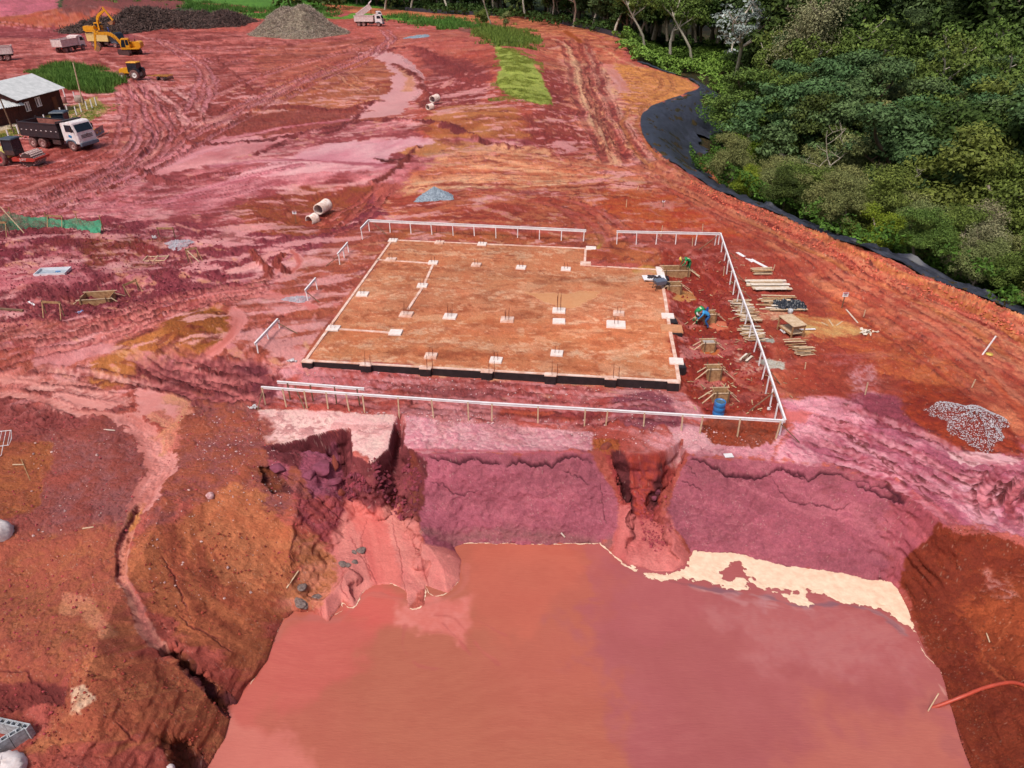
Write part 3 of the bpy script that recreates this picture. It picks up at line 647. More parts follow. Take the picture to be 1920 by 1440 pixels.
R("460 84 560 96 640 90 700 72", 4, (150, 62, 58), (120, 44, 46), soft=3, amp=4, rough=1.1, hgt=.4)
R("780 350 900 344 1040 352 1160 346 1280 360", 3.5, (136, 46, 38), (160, 60, 44), soft=3, amp=4, rough=1, con=1.2)
R("770 320 900 324 1000 318 1100 322", 2.5, (150, 56, 44), (180, 84, 60), soft=3, amp=3, rough=.8)
R("775 355 860 350 960 350 1060 344", 4, (240, 184, 160), (220, 144, 110), soft=3, amp=3, rough=.2)
R("820 335 960 330 1080 336", 4, (232, 164, 136), (210, 120, 90), soft=4, amp=4, rough=.2)
R("470 470 490 495 505 510 495 525", 9, (150, 62, 56), (128, 46, 46), soft=2, amp=4, rough=1.2, hgt=.15)
R("530 478 515 495 540 510", 7, (154, 66, 58), (128, 46, 46), soft=2, amp=4, rough=1.2, hgt=.15)
R("1125 440 1130 455 1120 465", 5, (196, 150, 70), (180, 110, 60), soft=4, amp=4, rough=1)
R("460 690 480 712 500 735", 22, (138, 58, 66), (118, 46, 60), soft=8, amp=8, rough=1)
R("360 760 420 740 470 725", 8, (118, 46, 56), (140, 60, 70), soft=6, amp=8, rough=1.3, hgt=.12)

# ---- haul roads of the upper yard: pale worn bands between thrown up berms
for _l, _w in (("718 58 732 78 690 102 620 132 500 182 400 228 320 275 220 322 100 375 -20 415 -120 450", 10), ("700 88 560 122 440 165 350 200 290 240 200 300 60 350 -40 380", 6),
               ("215 140 262 175 290 222 306 262 270 300 190 335 60 378", 7), ("225 165 256 200 266 245 240 290 140 325 0 350", 6), ("240 60 360 92 460 88 560 92 660 84", 6), ("300 78 370 112 395 160 370 205", 6)):
    R(_l, _w, (220, 134, 134), (176, 80, 78), soft=3, amp=4, rough=.3, wetv=.2, con=1.3, op=.9)
for _l, _w in (("700 112 600 150 500 196 420 240 350 285 270 325 150 375 0 425", 3.2), ("690 96 560 140 450 188 380 222 300 268", 2.6), ("560 118 440 158 350 196 300 225", 2.4), ("200 140 245 172 280 218 292 258 262 292 180 325 60 362", 2.2), ("245 150 300 200 325 250 318 272", 2.6),
               ("262 172 318 210 350 262 330 290", 2.6), ("-20 330 100 312 200 296", 2.2), ("-20 300 90 290 180 272", 2), ("300 62 420 78 560 84", 2), ("20 120 90 140 120 118", 2), ("400 106 440 140 470 170", 2), ("420 250 380 225 400 190 470 165", 2.2)):
    R(_l, _w, (128, 46, 46), (152, 62, 58), soft=2, amp=5, rough=1.3, hgt=.28, con=1.3, op=.95)
# ---- smoother worn wheel paths: pale centre road and the long lanes beside the liner
for _l, _w, _c in (("1062 84 1082 130 1100 190 1125 250 1148 306", 11, (228, 164, 134)), ("1098 84 1122 130 1146 190 1180 250 1206 296", 10, (226, 152, 140)), ("1120 84 1160 110 1200 128", 5, (222, 150, 116)),
                   ("1180 316 1300 360 1450 436 1600 512 1760 598 1920 698", 5, (222, 132, 104)), ("1230 338 1360 398 1500 470 1660 560 1820 668 1940 770", 5, (214, 116, 94)), ("1240 326 1360 372 1500 438 1640 506 1800 592 1940 672", 4, (224, 138, 106)),
                   ("770 345 900 336 1040 340 1150 330", 4, (236, 176, 146)), ("800 290 900 282 1020 296 1140 318", 5, (226, 152, 120)), ("800 306 940 314 1080 328 1200 340", 4, (228, 156, 124))):
    R(_l, _w, _c, tuple(v * .84 for v in _c), soft=4, amp=5, rough=.2, wetv=.25, con=1.2, op=.85)
# ---- tyre tracks
def TT(s, off=0, **k): T(s, **k)
T("720 55 735 75 690 100 620 130 500 180 400 225 320 270 220 320 100 372 -20 410 -120 450", gauge=1.0, wid=.34, depth=.11, op=.95)
T("738 72 700 105 620 140 520 185 420 235 330 285 240 332 130 380 0 425", gauge=1.1, wid=.3, depth=.1, op=.8)
T("700 84 560 118 440 160 360 190 300 235 240 290 140 345 0 385", gauge=1.0, wid=.3, op=.7)
T("215 145 262 175 290 220 310 260 280 295 200 330 80 372 -40 400", gauge=.9, wid=.34, depth=.12, op=.9)
T("225 160 250 190 262 230 275 262 240 300 160 335 40 370", gauge=.9, wid=.3, depth=.1, op=.9)
T("240 135 300 180 330 220 345 250", gauge=.9, op=.7)
T("230 175 242 210 240 250 215 290 120 318 -20 340", gauge=.9, op=.7)
T("185 262 150 290 60 315 -60 330", gauge=1.0, op=.6)
T("200 270 140 305 20 345 -60 360", gauge=1.0, op=.6, cr=rs)
T("300 75 340 100 380 130 395 160 370 210", gauge=1.0, op=.8, depth=.05)
T("460 95 400 92 320 80 260 70 120 60 -40 40", gauge=1.0, op=.7)
T("470 110 400 120 360 105 300 95 250 100", gauge=1.0, op=.7)
T("340 130 380 115 440 105 560 100", gauge=1.0, op=.7, depth=.05)
T("300 165 345 195 365 225", gauge=1.4, wid=.5, cr=(232, 160, 164), op=.9)
T("385 140 380 175 360 215", gauge=1.2, wid=.4, op=.9)
T("600 120 660 150 700 175", gauge=1.2, wid=.25, cr=(214, 140, 112), ce=(170, 84, 60), depth=.03, lugs=False)
T("600 130 560 165 500 200", gauge=1.0, cr=rs, op=.5)
T("640 110 560 150 480 195", gauge=1.0, cr=rs, op=.5)
T("1055 75 1075 110 1085 150 1100 200 1130 260 1150 300 1160 312", gauge=1.15, wid=.5, depth=.13, cr=dr, ce=(196, 90, 76), op=.95)
T("1092 80 1110 120 1118 160 1140 210 1180 270 1200 300", gauge=.9, wid=.5, depth=.13, cr=dr, ce=(190, 84, 70), op=.95)
T("1095 130 1105 180 1125 240 1145 295", gauge=.45, wid=.2, depth=.08, cr=dr, ce=lo, op=.9)
T("1120 190 1135 240 1155 300", gauge=.4, wid=.2, depth=.08, cr=dr, ce=lo, op=.9)
T("1180 118 1240 145 1250 165 1205 190 1185 220 1190 260 1230 305 1300 350 1420 405 1600 490 1800 590 1960 680", gauge=1.0, wid=.3, depth=.06, cr=(160, 78, 40), ce=(212, 134, 88), op=.8)
T("1180 310 1300 355 1450 430 1600 505 1760 590 1920 690 2000 740", gauge=1.1, wid=.3, depth=.05, cr=(212, 118, 92), ce=(150, 44, 36), op=.7)
T("1220 330 1340 385 1480 455 1640 545 1800 650 1920 740 1990 800", gauge=1.1, wid=.28, depth=.06, cr=(206, 104, 82), ce=(140, 40, 34), op=.7)
T("1250 345 1400 430 1500 500 1620 580 1720 650 1830 730 1900 800 1940 870", gauge=.9, wid=.2, depth=.07, cr=(150, 46, 36), ce=(196, 90, 66), op=.7)
T("1160 300 1280 340 1440 410 1600 480", gauge=1.1, wid=.25, depth=.05, cr=(220, 130, 100), op=.6)
T("1100 470 1112 445 1105 415 1060 385 980 368", gauge=1.1, wid=.3, depth=.04, cr=rs, ce=(150, 50, 40), op=.7)
T("1160 470 1145 430 1110 400 1040 378", gauge=1.1, wid=.3, depth=.04, cr=rs, ce=(150, 50, 40), op=.7)
T("800 365 900 358 1020 362 1140 356 1260 372", gauge=1.1, wid=.25, depth=.04, cr=lo, ce=(160, 60, 46), op=.6)
T("790 338 900 332 1040 336 1160 322", gauge=1.1, wid=.25, depth=.04, cr=lo, ce=(180, 84, 60), op=.6)
T("800 310 920 300 1040 302 1140 296", gauge=1.1, wid=.25, depth=.04, cr=lo, ce=(180, 84, 60), op=.6)
T("820 275 880 285 960 292 1060 308 1150 312", gauge=1.1, wid=.3, depth=.05, cr=lo, ce=(160, 66, 50), op=.6)
T("740 330 700 370 640 410 560 430", gauge=1.0, depth=.08, cr=rs, ce=dr, op=.9)
T("720 345 690 390 650 425 580 445", gauge=.9, depth=.08, cr=rs, ce=dr, op=.8)
T("60 395 200 375 340 350 480 320 600 300", gauge=1.0, depth=.05, cr=pp, ce=(150, 60, 74), op=.7)
T("140 400 280 385 420 362 520 335", gauge=1.0, depth=.05, cr=pp, ce=(150, 60, 74), op=.7)
T("40 408 200 395 380 392 460 380", gauge=1.0, depth=.05, cr=pp, ce=(150, 60, 74), op=.7)
T("200 400 260 370 330 350", gauge=1.0, depth=.05, cr=pp, ce=(150, 60, 74), op=.6)
T("-40 650 100 630 240 590 360 560 480 535 560 520", gauge=.9, depth=.08, cr=(214, 126, 126), ce=(140, 50, 54), op=.85)
T("-40 690 60 650 200 620 330 575 440 550 540 545", gauge=.9, depth=.08, cr=(206, 112, 112), ce=(136, 48, 52), op=.85)
T("-40 670 80 640 220 605 340 568 470 542", gauge=.8, depth=.08, cr=(206, 112, 112), ce=(136, 48, 52), op=.8)
T("280 660 340 690 420 715 500 735 560 745", gauge=.8, depth=.09, cr=(196, 100, 104), ce=(110, 38, 46), op=.9)
T("250 680 320 712 400 735 470 730 500 700", gauge=.8, depth=.09, cr=(196, 100, 104), ce=(110, 38, 46), op=.9)
T("270 640 300 670 360 690 460 700 520 705", gauge=.7, depth=.09, cr=(200, 106, 110), ce=(110, 38, 46), op=.9)
T("-20 712 80 722 160 745 220 770", gauge=.8, depth=.07, cr=(226, 150, 150), ce=(140, 56, 56), op=.8)
T("30 700 120 712 220 730 300 742", gauge=.8, depth=.07, cr=(226, 150, 150), ce=(140, 56, 56), op=.8)
T("560 712 700 722 900 738 1100 752 1250 764", gauge=.7, wid=.22, depth=.04, cr=(222, 140, 152), ce=(168, 62, 58), op=.7)
T("560 742 700 750 900 764 1100 775 1300 784", gauge=.5, wid=.2, depth=.04, cr=(216, 130, 142), ce=(160, 60, 60), op=.7)
T("1480 800 1600 830 1720 870 1820 905 1960 915", gauge=.85, wid=.25, depth=.06, cr=(218, 134, 152), ce=(150, 50, 66), op=.85)
T("1500 760 1600 790 1720 835 1820 880 1960 905", gauge=.85, wid=.22, depth=.05, cr=(218, 134, 152), ce=(156, 60, 74), op=.8)
T("1490 840 1580 850 1690 890 1780 950 1840 1000", gauge=.85, wid=.22, depth=.05, cr=(222, 142, 164), ce=(156, 62, 84), op=.85)
T("1480 780 1580 800 1660 840 1740 890 1800 950", gauge=.85, wid=.22, depth=.05, cr=(222, 142, 164), ce=(156, 62, 84), op=.85)
T("1940 870 1880 895 1860 930 1870 980 1890 1010", gauge=.5, wid=.22, depth=.1, cr=(212, 120, 140), ce=(120, 40, 52), op=.95)
T("1990 880 1920 910 1900 950 1920 1000", gauge=.5, wid=.2, depth=.1, cr=(190, 90, 106), ce=(110, 36, 44), op=.95)
T("1830 790 1900 830 1980 845", gauge=.6, wid=.2, depth=.06, cr=(196, 90, 80), ce=(120, 36, 30), op=.8)
T("620 470 740 462 860 470 1000 476", gauge=1.0, cr=lo, ce=(176, 80, 50), depth=.02, op=.5)
_ix = np.nonzero(seg_sd(x, y, SLAB) < -.1)[0]
for _k, (_c1, _th, _f) in enumerate([((232, 172, 146), .34, 1.0), ((222, 148, 116), .36, 2.2), ((156, 70, 46), .42, 1.3), ((240, 192, 170), .48, 3.0), ((150, 64, 44), .50, 3.2)]):
    _n = fbm(x[_ix] * .5 * _f, y[_ix] * 1.0 * _f, 5, 120 + _k)
    put(_ix, sst(_th, _th + .25, _n) * .42 * (1 - wet[_ix]), _c1, _c1, np.zeros(len(_ix)), .5 if _k in (2, 4) else .2, 0)

# ---- desiccation cracks, rills
def crack(line, w=.035, dp=.09, c=(84, 30, 46), wob=.05, op=.95):
    pts = PL(line)
    ix = sel(pts, .5)
    s_, u, L_ = curve_uv(x[ix], y[ix], pts)
    s_ = s_ + wob * 1.5 * vn(u * 2.7, u * 0, len(pts)) + wob * vn(u * 7, u * 0, 3)
    ww = np.maximum(w * (.5 + .9 * np.clip(.6 + vn(u * 1.5, u * 0, 8), 0, 1)), PXM[ix] * .75)
    m = sst(ww * 1.1, ww * .35, np.abs(s_)) * sst(0, .3, u) * sst(0, .3, L_ - u) * op
    put(ix, m, c, c, np.zeros(len(ix)), .3, 0)
    dh[ix] -= (m * dp).astype(np.float32)
for l in ("800 858 830 864 870 862 895 862 925 868 945 872", "945 872 960 868 975 864 1005 872 1050 866 1060 856 1090 858 1105 866 1118 872",
          "1290 862 1310 866 1345 876 1362 890 1400 892 1420 898 1440 890 1470 880 1490 885 1515 900 1540 890 1570 888 1610 900 1660 915 1680 925 1695 950",
          "1440 884 1465 878 1480 882 1512 896", "1600 905 1640 918 1675 930 1700 948"): crack(l, .045, .15)
for l in ("800 905 830 906 850 925 870 930 900 922", "1270 905 1300 915 1320 930", "1125 900 1132 940 1135 970 1142 985", "1280 870 1300 890 1310 905",
          "1445 895 1480 940 1530 950 1560 955 1600 945", "1380 890 1375 905", "800 880 812 890", "1050 880 1080 895 1110 910"): crack(l, .02, .05, op=.7)
for l in ("655 1000 690 1060 705 1100 715 1090", "735 960 748 1030 755 1090 765 1140", "770 985 790 1040 800 1090 800 1130", "690 960 680 1010 685 1060 700 1095", "640 1060 640 1100 655 1130", "580 1150 600 1130 600 1165"): crack(l, .02, .03, c=(158, 62, 66), op=.7)
for l in ("330 1150 360 1180 420 1200", "300 1040 330 1090 350 1150", "385 1190 400 1200 440 1230", "210 1350 240 1380 260 1400", "-10 1260 50 1262 110 1320", "500 880 560 900 620 960 650 980", "560 1000 540 1040 560 1060",
          "1500 772 1560 790 1600 796 1650 800", "1560 800 1640 850 1700 900", "1640 850 1740 930 1790 960"): crack(l, .03, .08, c=(104, 36, 40), op=.7)
for l in ("1840 1215 1850 1240 1880 1270 1930 1300", "1900 1150 1870 1200 1850 1230"): crack(l, .03, -.02, c=(196, 96, 62), op=.6)
# holes: darker colour inside the outline
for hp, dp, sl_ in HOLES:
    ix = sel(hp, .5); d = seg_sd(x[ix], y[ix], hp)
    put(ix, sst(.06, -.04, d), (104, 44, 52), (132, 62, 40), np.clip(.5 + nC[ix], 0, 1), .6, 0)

# ---- relief: clods and roughness
rg = np.clip(rgh, 0, 1.6) * (1 - .25 * sst(-4, -6, x) * sst(31, 29, y))
near = sst(120, 20, y)
clod = (1 - np.abs(nD)) ** 2 * .5 + np.clip(nE, -.3, 1) * .35
ampd = (.03 + .10 * rg * rg)
disp = ampd * (nC * 1.1 * fC + clod * .7 * fE + nD * .8 * fD + nG * .8 * (1 - fD) * 1.6) * (1 - wet)
slab_in = seg_sd(x, y, SLAB)
disp *= np.where(slab_in < .3, .25, 1.0)
disp += .05 * nB * (1 - wet)
_Z2 = Zb.reshape(NR, NCC); _gy, _gx = np.gradient(_Z2)
_dX = np.gradient(GX, axis=1); _dY = np.gradient(GY, axis=0)
_sx = (_gx / np.where(np.abs(_dX) < 1e-6, 1, _dX)).ravel(); _sy = (_gy / np.where(np.abs(_dY) < 1e-6, -1, _dY)).ravel()
_s = np.sqrt(_sx ** 2 + _sy ** 2); _nearb = (y < 31) * 1.0
steep = sst(1.3, 2.6, _s) * _nearb
disp *= 1 - .9 * np.maximum(steep, _nearb * sst(.30, .0, np.abs(DC)) * (y > 24.5))
_hn = fbm(x * 1.7 + Zb * .4, Zb * 3.1 + x * .3, 4, 141) * .20 + fbm(x * 5 + Zb, Zb * 7, 3, 142) * .07
_wn = (fbm(x * 1.1, Zb * 1.6, 4, 143) * .10 + .035 * fbm(x * 5, Zb * 5, 3, 144)) * sst(.8, 1.3, _s) * _nearb * (1 - wet)
_off = (_hn * steep + _wn) * sst(.02, .35, DC)
x = x - _off * _sx / np.maximum(_s, .2); y = y - _off * _sy / np.maximum(_s, .2)
wallm = np.clip((y < 26.9) * (y > 23) * 1.0, 0, 1)
disp = disp + dh
inS = seg_sd(x[y < 30], y[y < 30], SHORE) if (y < 30).any() else None
k_ = np.ones(N); dsh = np.full(N, 9.0); dsh[y < 30] = inS
k_ = sst(0.0, .5, dsh)
Z3 = Zb + disp * k_
Z3 = np.where((slab_in < 0.05), np.minimum(Z3, -.012), Z3)
# colour speckle of the soil itself
spk = (nE * .5 + vn(x * 43, y * 43, 9) * .5) * (1 - wet * .8)
col *= (1 + .10 * spk + .05 * nC * (1 - wet * .7))[:, None].astype(np.float32)
st_ = (vn(x * 31, y * 29, 12) > .80) & (vn(x * 3, y * 3, 13) > .1) & (wet < .2) & (y < 60) & (slab_in > .5)
col[st_] = col[st_] * .55 + np.array([205, 170, 165], np.float32) * .45
col *= (1 + .07 * nA + .08 * nB * (1 - wet))[:, None].astype(np.float32)
_lum = col @ np.array([.3, .55, .15], np.float32)
_gr = col[:, 1] > col[:, 0]
_lb = (sst(-4, -6, x) * sst(31, 29, y))[:, None]
col = col * (1 + _lb * np.array([.03, .03, .03], np.float32))
rg_unused = 0
col = np.where(_gr[:, None], col, (col + (_lum[:, None] - col) * .08) * np.array([1.0, 1.04, .97], np.float32))
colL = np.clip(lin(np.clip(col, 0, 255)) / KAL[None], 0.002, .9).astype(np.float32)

def grid_mesh(name, X, Y, Zz, nr, nc):
    me = bpy.data.meshes.new(name)
    me.vertices.add(nr * nc)
    co = np.stack([X, Y, Zz], 1).astype(np.float32)
    me.vertices.foreach_set('co', co.ravel())
    i = np.arange(nr * nc).reshape(nr, nc)
    q = np.stack([i[:-1, :-1], i[1:, :-1], i[1:, 1:], i[:-1, 1:]], -1).reshape(-1, 4)
    # upward normals
    a = co[q[0, 1]] - co[q[0, 0]]; b = co[q[0, 3]] - co[q[0, 0]]
    if a[0] * b[1] - a[1] * b[0] < 0: q = q[:, ::-1]
    nf = len(q)
    me.loops.add(nf * 4); me.polygons.add(nf)
    me.loops.foreach_set('vertex_index', q.ravel().astype(np.int32))
    me.polygons.foreach_set('loop_start', (np.arange(nf) * 4).astype(np.int32))
    me.polygons.foreach_set('use_smooth', np.ones(nf, bool))
    me.update(calc_edges=True)
    return me
def set_attr(me, name, data, typ):
    a = me.attributes.new(name, typ, 'POINT')
    if typ == 'FLOAT_COLOR':
        a.data.foreach_set('color', np.concatenate([data, np.ones((len(data), 1), np.float32)], 1).astype(np.float32).ravel())
    else:
        a.data.foreach_set('value', data.astype(np.float32))
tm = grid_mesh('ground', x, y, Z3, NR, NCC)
set_attr(tm, 'soil', colL, 'FLOAT_COLOR'); set_attr(tm, 'wet', wet, 'FLOAT')
to = bpy.data.objects.new('ground', tm); C.objects.link(to); to['kind'] = 'structure'
m = bpy.data.materials.new('soil'); m.use_nodes = True
n_ = m.node_tree; Nn = n_.nodes; Ln = n_.links; b = Nn['Principled BSDF']
at = Nn.new('ShaderNodeAttribute'); at.attribute_name = 'soil'
aw = Nn.new('ShaderNodeAttribute'); aw.attribute_name = 'wet'
tc = Nn.new('ShaderNodeTexCoord')
n1 = Nn.new('ShaderNodeTexNoise'); n1.inputs['Scale'].default_value = 14; n1.inputs['Detail'].default_value = 8; n1.inputs['Roughness'].default_value = .7
n2 = Nn.new('ShaderNodeTexNoise'); n2.inputs['Scale'].default_value = 3.1; n2.inputs['Detail'].default_value = 8; n2.inputs['Roughness'].default_value = .65
Ln.new(tc.outputs['Object'], n1.inputs['Vector']); Ln.new(tc.outputs['Object'], n2.inputs['Vector'])
mr = Nn.new('ShaderNodeMapRange'); mr.inputs['From Min'].default_value = .3; mr.inputs['From Max'].default_value = .7; mr.inputs['To Min'].default_value = .78; mr.inputs['To Max'].default_value = 1.2
Ln.new(n1.outputs['Fac'], mr.inputs['Value'])
mw = Nn.new('ShaderNodeMix'); mw.inputs['B'].default_value = 1.0
Ln.new(aw.outputs['Fac'], mw.inputs['Factor']); Ln.new(mr.outputs['Result'], mw.inputs['A'])
vm = Nn.new('ShaderNodeVectorMath'); vm.operation = 'SCALE'
Ln.new(at.outputs['Color'], vm.inputs[0]); Ln.new(mw.outputs['Result'], vm.inputs['Scale'])
Ln.new(vm.outputs['Vector'], b.inputs['Base Color'])
r_ = Nn.new('ShaderNodeMapRange'); r_.inputs['To Min'].default_value = .75; r_.inputs['To Max'].default_value = .2
Ln.new(aw.outputs['Fac'], r_.inputs['Value']); Ln.new(r_.outputs['Result'], b.inputs['Roughness'])
b.inputs['Specular IOR Level'].default_value = .2
inv = Nn.new('ShaderNodeMath'); inv.operation = 'SUBTRACT'; inv.inputs[0].default_value = 1.0; Ln.new(aw.outputs['Fac'], inv.inputs[1])
bs = Nn.new('ShaderNodeMath'); bs.operation = 'MULTIPLY'; bs.inputs[1].default_value = .55; bs.use_clamp = True; Ln.new(inv.outputs[0], bs.inputs[0])
ad = Nn.new('ShaderNodeMath'); ad.operation = 'ADD'; Ln.new(n1.outputs['Fac'], ad.inputs[0]); Ln.new(n2.outputs['Fac'], ad.inputs[1])
bp = Nn.new('ShaderNodeBump'); bp.inputs['Distance'].default_value = .12
Ln.new(bs.outputs[0], bp.inputs['Strength']); Ln.new(ad.outputs[0], bp.inputs['Height']); Ln.new(bp.outputs['Normal'], b.inputs['Normal'])
tm.materials.append(m)

# ------------------------------------------------------------------ pond and its scum
def colour_grid(name, X, Y, Zz, nr, nc, cc, rough, bump, wave=False, kind='structure'):
    me = grid_mesh(name, X, Y, Zz, nr, nc); set_attr(me, 'tint', cc, 'FLOAT_COLOR')
    o = bpy.data.objects.new(name, me); C.objects.link(o); o['kind'] = kind
    m = bpy.data.materials.new(name); m.use_nodes = True
    N_ = m.node_tree.nodes; L_ = m.node_tree.links; b = N_['Principled BSDF']
    a = N_.new('ShaderNodeAttribute'); a.attribute_name = 'tint'; L_.new(a.outputs['Color'], b.inputs['Base Color'])
    b.inputs['Roughness'].default_value = rough; b.inputs['Specular IOR Level'].default_value = .5
    t = N_.new('ShaderNodeTexCoord'); mp = N_.new('ShaderNodeMapping'); mp.inputs['Scale'].default_value = (1.2, 5.5, 1)
    nz = N_.new('ShaderNodeTexNoise'); nz.inputs['Scale'].default_value = 2.4; nz.inputs['Detail'].default_value = 3
    L_.new(t.outputs['Object'], mp.inputs['Vector']); L_.new(mp.outputs['Vector'], nz.inputs['Vector'])
    bp = N_.new('ShaderNodeBump'); bp.inputs['Strength'].default_value = bump; bp.inputs['Distance'].default_value = .03
    L_.new(nz.outputs['Fac'], bp.inputs['Height']); L_.new(bp.outputs['Normal'], b.inputs['Normal'])
    me.materials.append(m); return o
wx = np.linspace(-13, 18, 520); wy = np.linspace(25.5, 4, 400)
WX, WY = np.meshgrid(wx, wy); wX = WX.ravel(); wY = WY.ravel()
# back to photo columns at pond level only to lay the silt plumes where they drift
x, y, col, rgh, wet, dh = wX, wY, np.zeros((len(wX), 3), np.float32), np.zeros(len(wX), np.float32), np.zeros(len(wX), np.float32), np.zeros(len(wX), np.float32)
PXM = (y * cp + (CAMH - ZW) * sp) / F
DC = np.ones(len(x)); WX_ = fbm(x * .3, y * .3, 3, 60) + .5 * fbm(x * 1.3, y * 1.3, 3, 61); WY_ = fbm(x * .3, y * .3, 3, 62) + .5 * fbm(x * 1.3, y * 1.3, 3, 63)
nA = fbm(x * .11, y * .11, 4, 1); nB = fbm(x * .5, y * .5, 4, 2); nC = fbm(x * 1.9, y * 1.9, 4, 3); nD = fbm(x * 6, y * 6, 3, 4); nE = vn(x * 19, y * 19, 5); nEdge = nC * .6 + nB * .6
g_ = Pz
put(np.arange(len(x)), np.ones(len(x)), (194, 104, 90), (186, 106, 86), np.clip(.5 + nA, 0, 1), 0, 0)
_PL = PL
def PL(s): return pzl(s, ZW)
Z("1090 1000 1150 1100 1090 1200 1110 1300 1180 1400 1220 1600 2000 1600 2000 1000", (180, 98, 102), (174, 94, 96), 'w', soft=40, amp=34)
Z("1060 1000 1090 1060 1100 1140 1090 1180 1300 1200 1300 1000", (184, 98, 104), (178, 94, 100), 'w', soft=12, amp=20, op=.6)
Z("1340 1130 1480 1120 1700 1150 1750 1230 1600 1280 1400 1240", (192, 118, 122), (188, 106, 110), 'c', soft=40, amp=30, op=.8)
Z("1500 1330 1700 1300 1800 1360 1840 1460 1400 1500", (194, 112, 100), (188, 106, 98), 'w', soft=60, amp=30, op=.9)
Z("1700 1260 1760 1270 1780 1320 1720 1330 1690 1300", (166, 92, 92), (190, 112, 104), 'c', soft=14, amp=16, op=.7)
Z("1760 1350 1800 1370 1820 1430 1760 1400", (172, 96, 98), (196, 112, 104), 'c', soft=14, amp=14, op=.6)
Z("400 1300 470 1260 560 1180 640 1150 720 1180 660 1260 520 1320 440 1420 380 1440", (208, 106, 98), (202, 102, 92), 'w', soft=26, amp=18)
Z("390 1340 480 1350 560 1390 590 1460 380 1500", (218, 128, 118), (212, 120, 110), 'w', soft=14, amp=12)
Z("640 1110 740 1098 764 1120 760 1170 700 1180 650 1160", (218, 100, 94), (212, 104, 94), 'w', soft=16, amp=8)
Z("756 1140 800 1130 870 1120 880 1160 860 1200 790 1190 764 1170", (228, 136, 130), (220, 120, 112), 'c', soft=10, amp=10)
Z("880 1030 1080 1025 1090 1090 1000 1200 880 1180 860 1100", (204, 108, 90), (198, 106, 88), 'w', soft=20, amp=14, op=.8)
for l in ("762 1174 756 1210 770 1235 790 1250 830 1252", "815 1155 850 1160 880 1190 905 1220 935 1245", "830 1170 860 1200 880 1225", "800 1185 850 1190 870 1215", "900 1165 925 1180 950 1190"): R(l, 3, (176, 88, 84), (200, 104, 96), soft=3, amp=4, op=.6)
R("1160 1068 1250 1086 1310 1100 1380 1112", 3, (126, 78, 88), (176, 96, 100), soft=2, amp=3, op=.8)
R("1300 1100 1350 1108 1390 1112 1440 1122 1500 1140 1560 1134 1640 1145 1700 1190", 6, (138, 100, 116), (206, 156, 158), soft=4, amp=7, op=.85, con=1.6)
R("1360 1115 1440 1135 1520 1150", 8, (206, 150, 156), (186, 112, 118), soft=6, amp=10, op=.6, con=1.6)
R("1428 1125 1432 1150", 6, (206, 160, 166), (190, 120, 130), soft=6, amp=6, op=.6)
R("1700 1160 1740 1240 1770 1300", 3, (222, 168, 160), (180, 106, 104), soft=2, amp=5, op=.7, con=1.8)
R("872 1060 866 1100 800 1135 700 1115 640 1160 550 1160 520 1200", 5, (184, 110, 104), (214, 120, 110), soft=4, amp=5, op=.5)
put(np.arange(len(x)), np.ones(len(x)) * .12, (210, 130, 120), (170, 84, 84), np.clip(.5 + streak(x, y, 0.1, 2.0), 0, 1), 0, 0)
col[:, 2] *= .95
colour_grid('pond', x, y, np.full(len(x), ZW), len(wy), len(wx), np.clip(lin(col) / KAL[None] * .92, .002, .9).astype(np.float32), .16, .38)
# scum floating on the pond
fx = np.linspace(-10, 18.0, 1400); fy = np.linspace(25.2, 15, 700)
FX, FY = np.meshgrid(fx, fy); x = FX.ravel(); y = FY.ravel()
e1 = fbm(x * 1.5, y * 1.5, 5, 21); e2 = fbm(x * 5, y * 5, 3, 22)
foam = pzl("1186 1062 1210 1076 1262 1078 1290 1060 1300 1030 1380 1036 1500 1060 1600 1076 1675 1088 1696 1110 1706 1150 1716 1186 1700 1176 1680 1160 1655 1140 1610 1136 1570 1128 1548 1118 1512 1102 1508 1118 1525 1132 1500 1138 1480 1128 1460 1112 1440 1108 1405 1092 1395 1104 1360 1102 1330 1092 1280 1086 1240 1088 1215 1084", ZW)
dd = -seg_sd(x, y, foam) + (e1 * .5 + e2 * .55) * .26
holes = [("1345 1070 1385 1050 1400 1078 1425 1090 1405 1086 1380 1082 1370 1100 1355 1085", .12), ("1420 1104 1500 1106 1502 1118 1470 1112", .06)]
for h_, a_ in holes:
    dd = np.minimum(dd, seg_sd(x, y, pzl(h_, ZW)) + (e1 + e2) * .14)
def line_foam(l, wd, dd):
    s_, u, L_ = curve_uv(x, y, [tuple(p) for p in smooth(pzl(l, ZW), 4)])
    s_ = s_ + .05 * vn(u * 3, u * 0, 4) + .03 * vn(u * 9, u * 0, 6)
    return np.maximum(dd, wd * (.35 + .8 * np.clip(.5 + vn(u * 1.3, u * 0, 2), 0, 1)) - np.abs(s_) + e2 * wd * .4)
for l, wd in (("800 1019 900 1019 1000 1021 1124 1019", .035), ("1124 1019 1150 1038 1170 1058 1190 1070", .1), ("640 1128 662 1139 678 1112 700 1096 735 1095 764 1108 768 1142 794 1134 797 1098", .045),
              ("797 1098 812 1116 840 1110 862 1088", .04), ("512 1200 528 1162 548 1143 574 1146 596 1140 612 1160 640 1146 645 1130", .045), ("432 1330 455 1296 480 1268", .03), ("1716 1186 1735 1226 1765 1262 1790 1330 1806 1390", .025)):
    dd = line_foam(l, wd, dd)
keep = (dd > 0).reshape(FX.shape)
cell = keep[:-1, :-1] & keep[1:, :-1] & keep[1:, 1:] & keep[:-1, 1:]
ii = np.arange(FX.size).reshape(FX.shape)
q = np.stack([ii[:-1, :-1][cell], ii[1:, :-1][cell], ii[1:, 1:][cell], ii[:-1, 1:][cell]], 1)
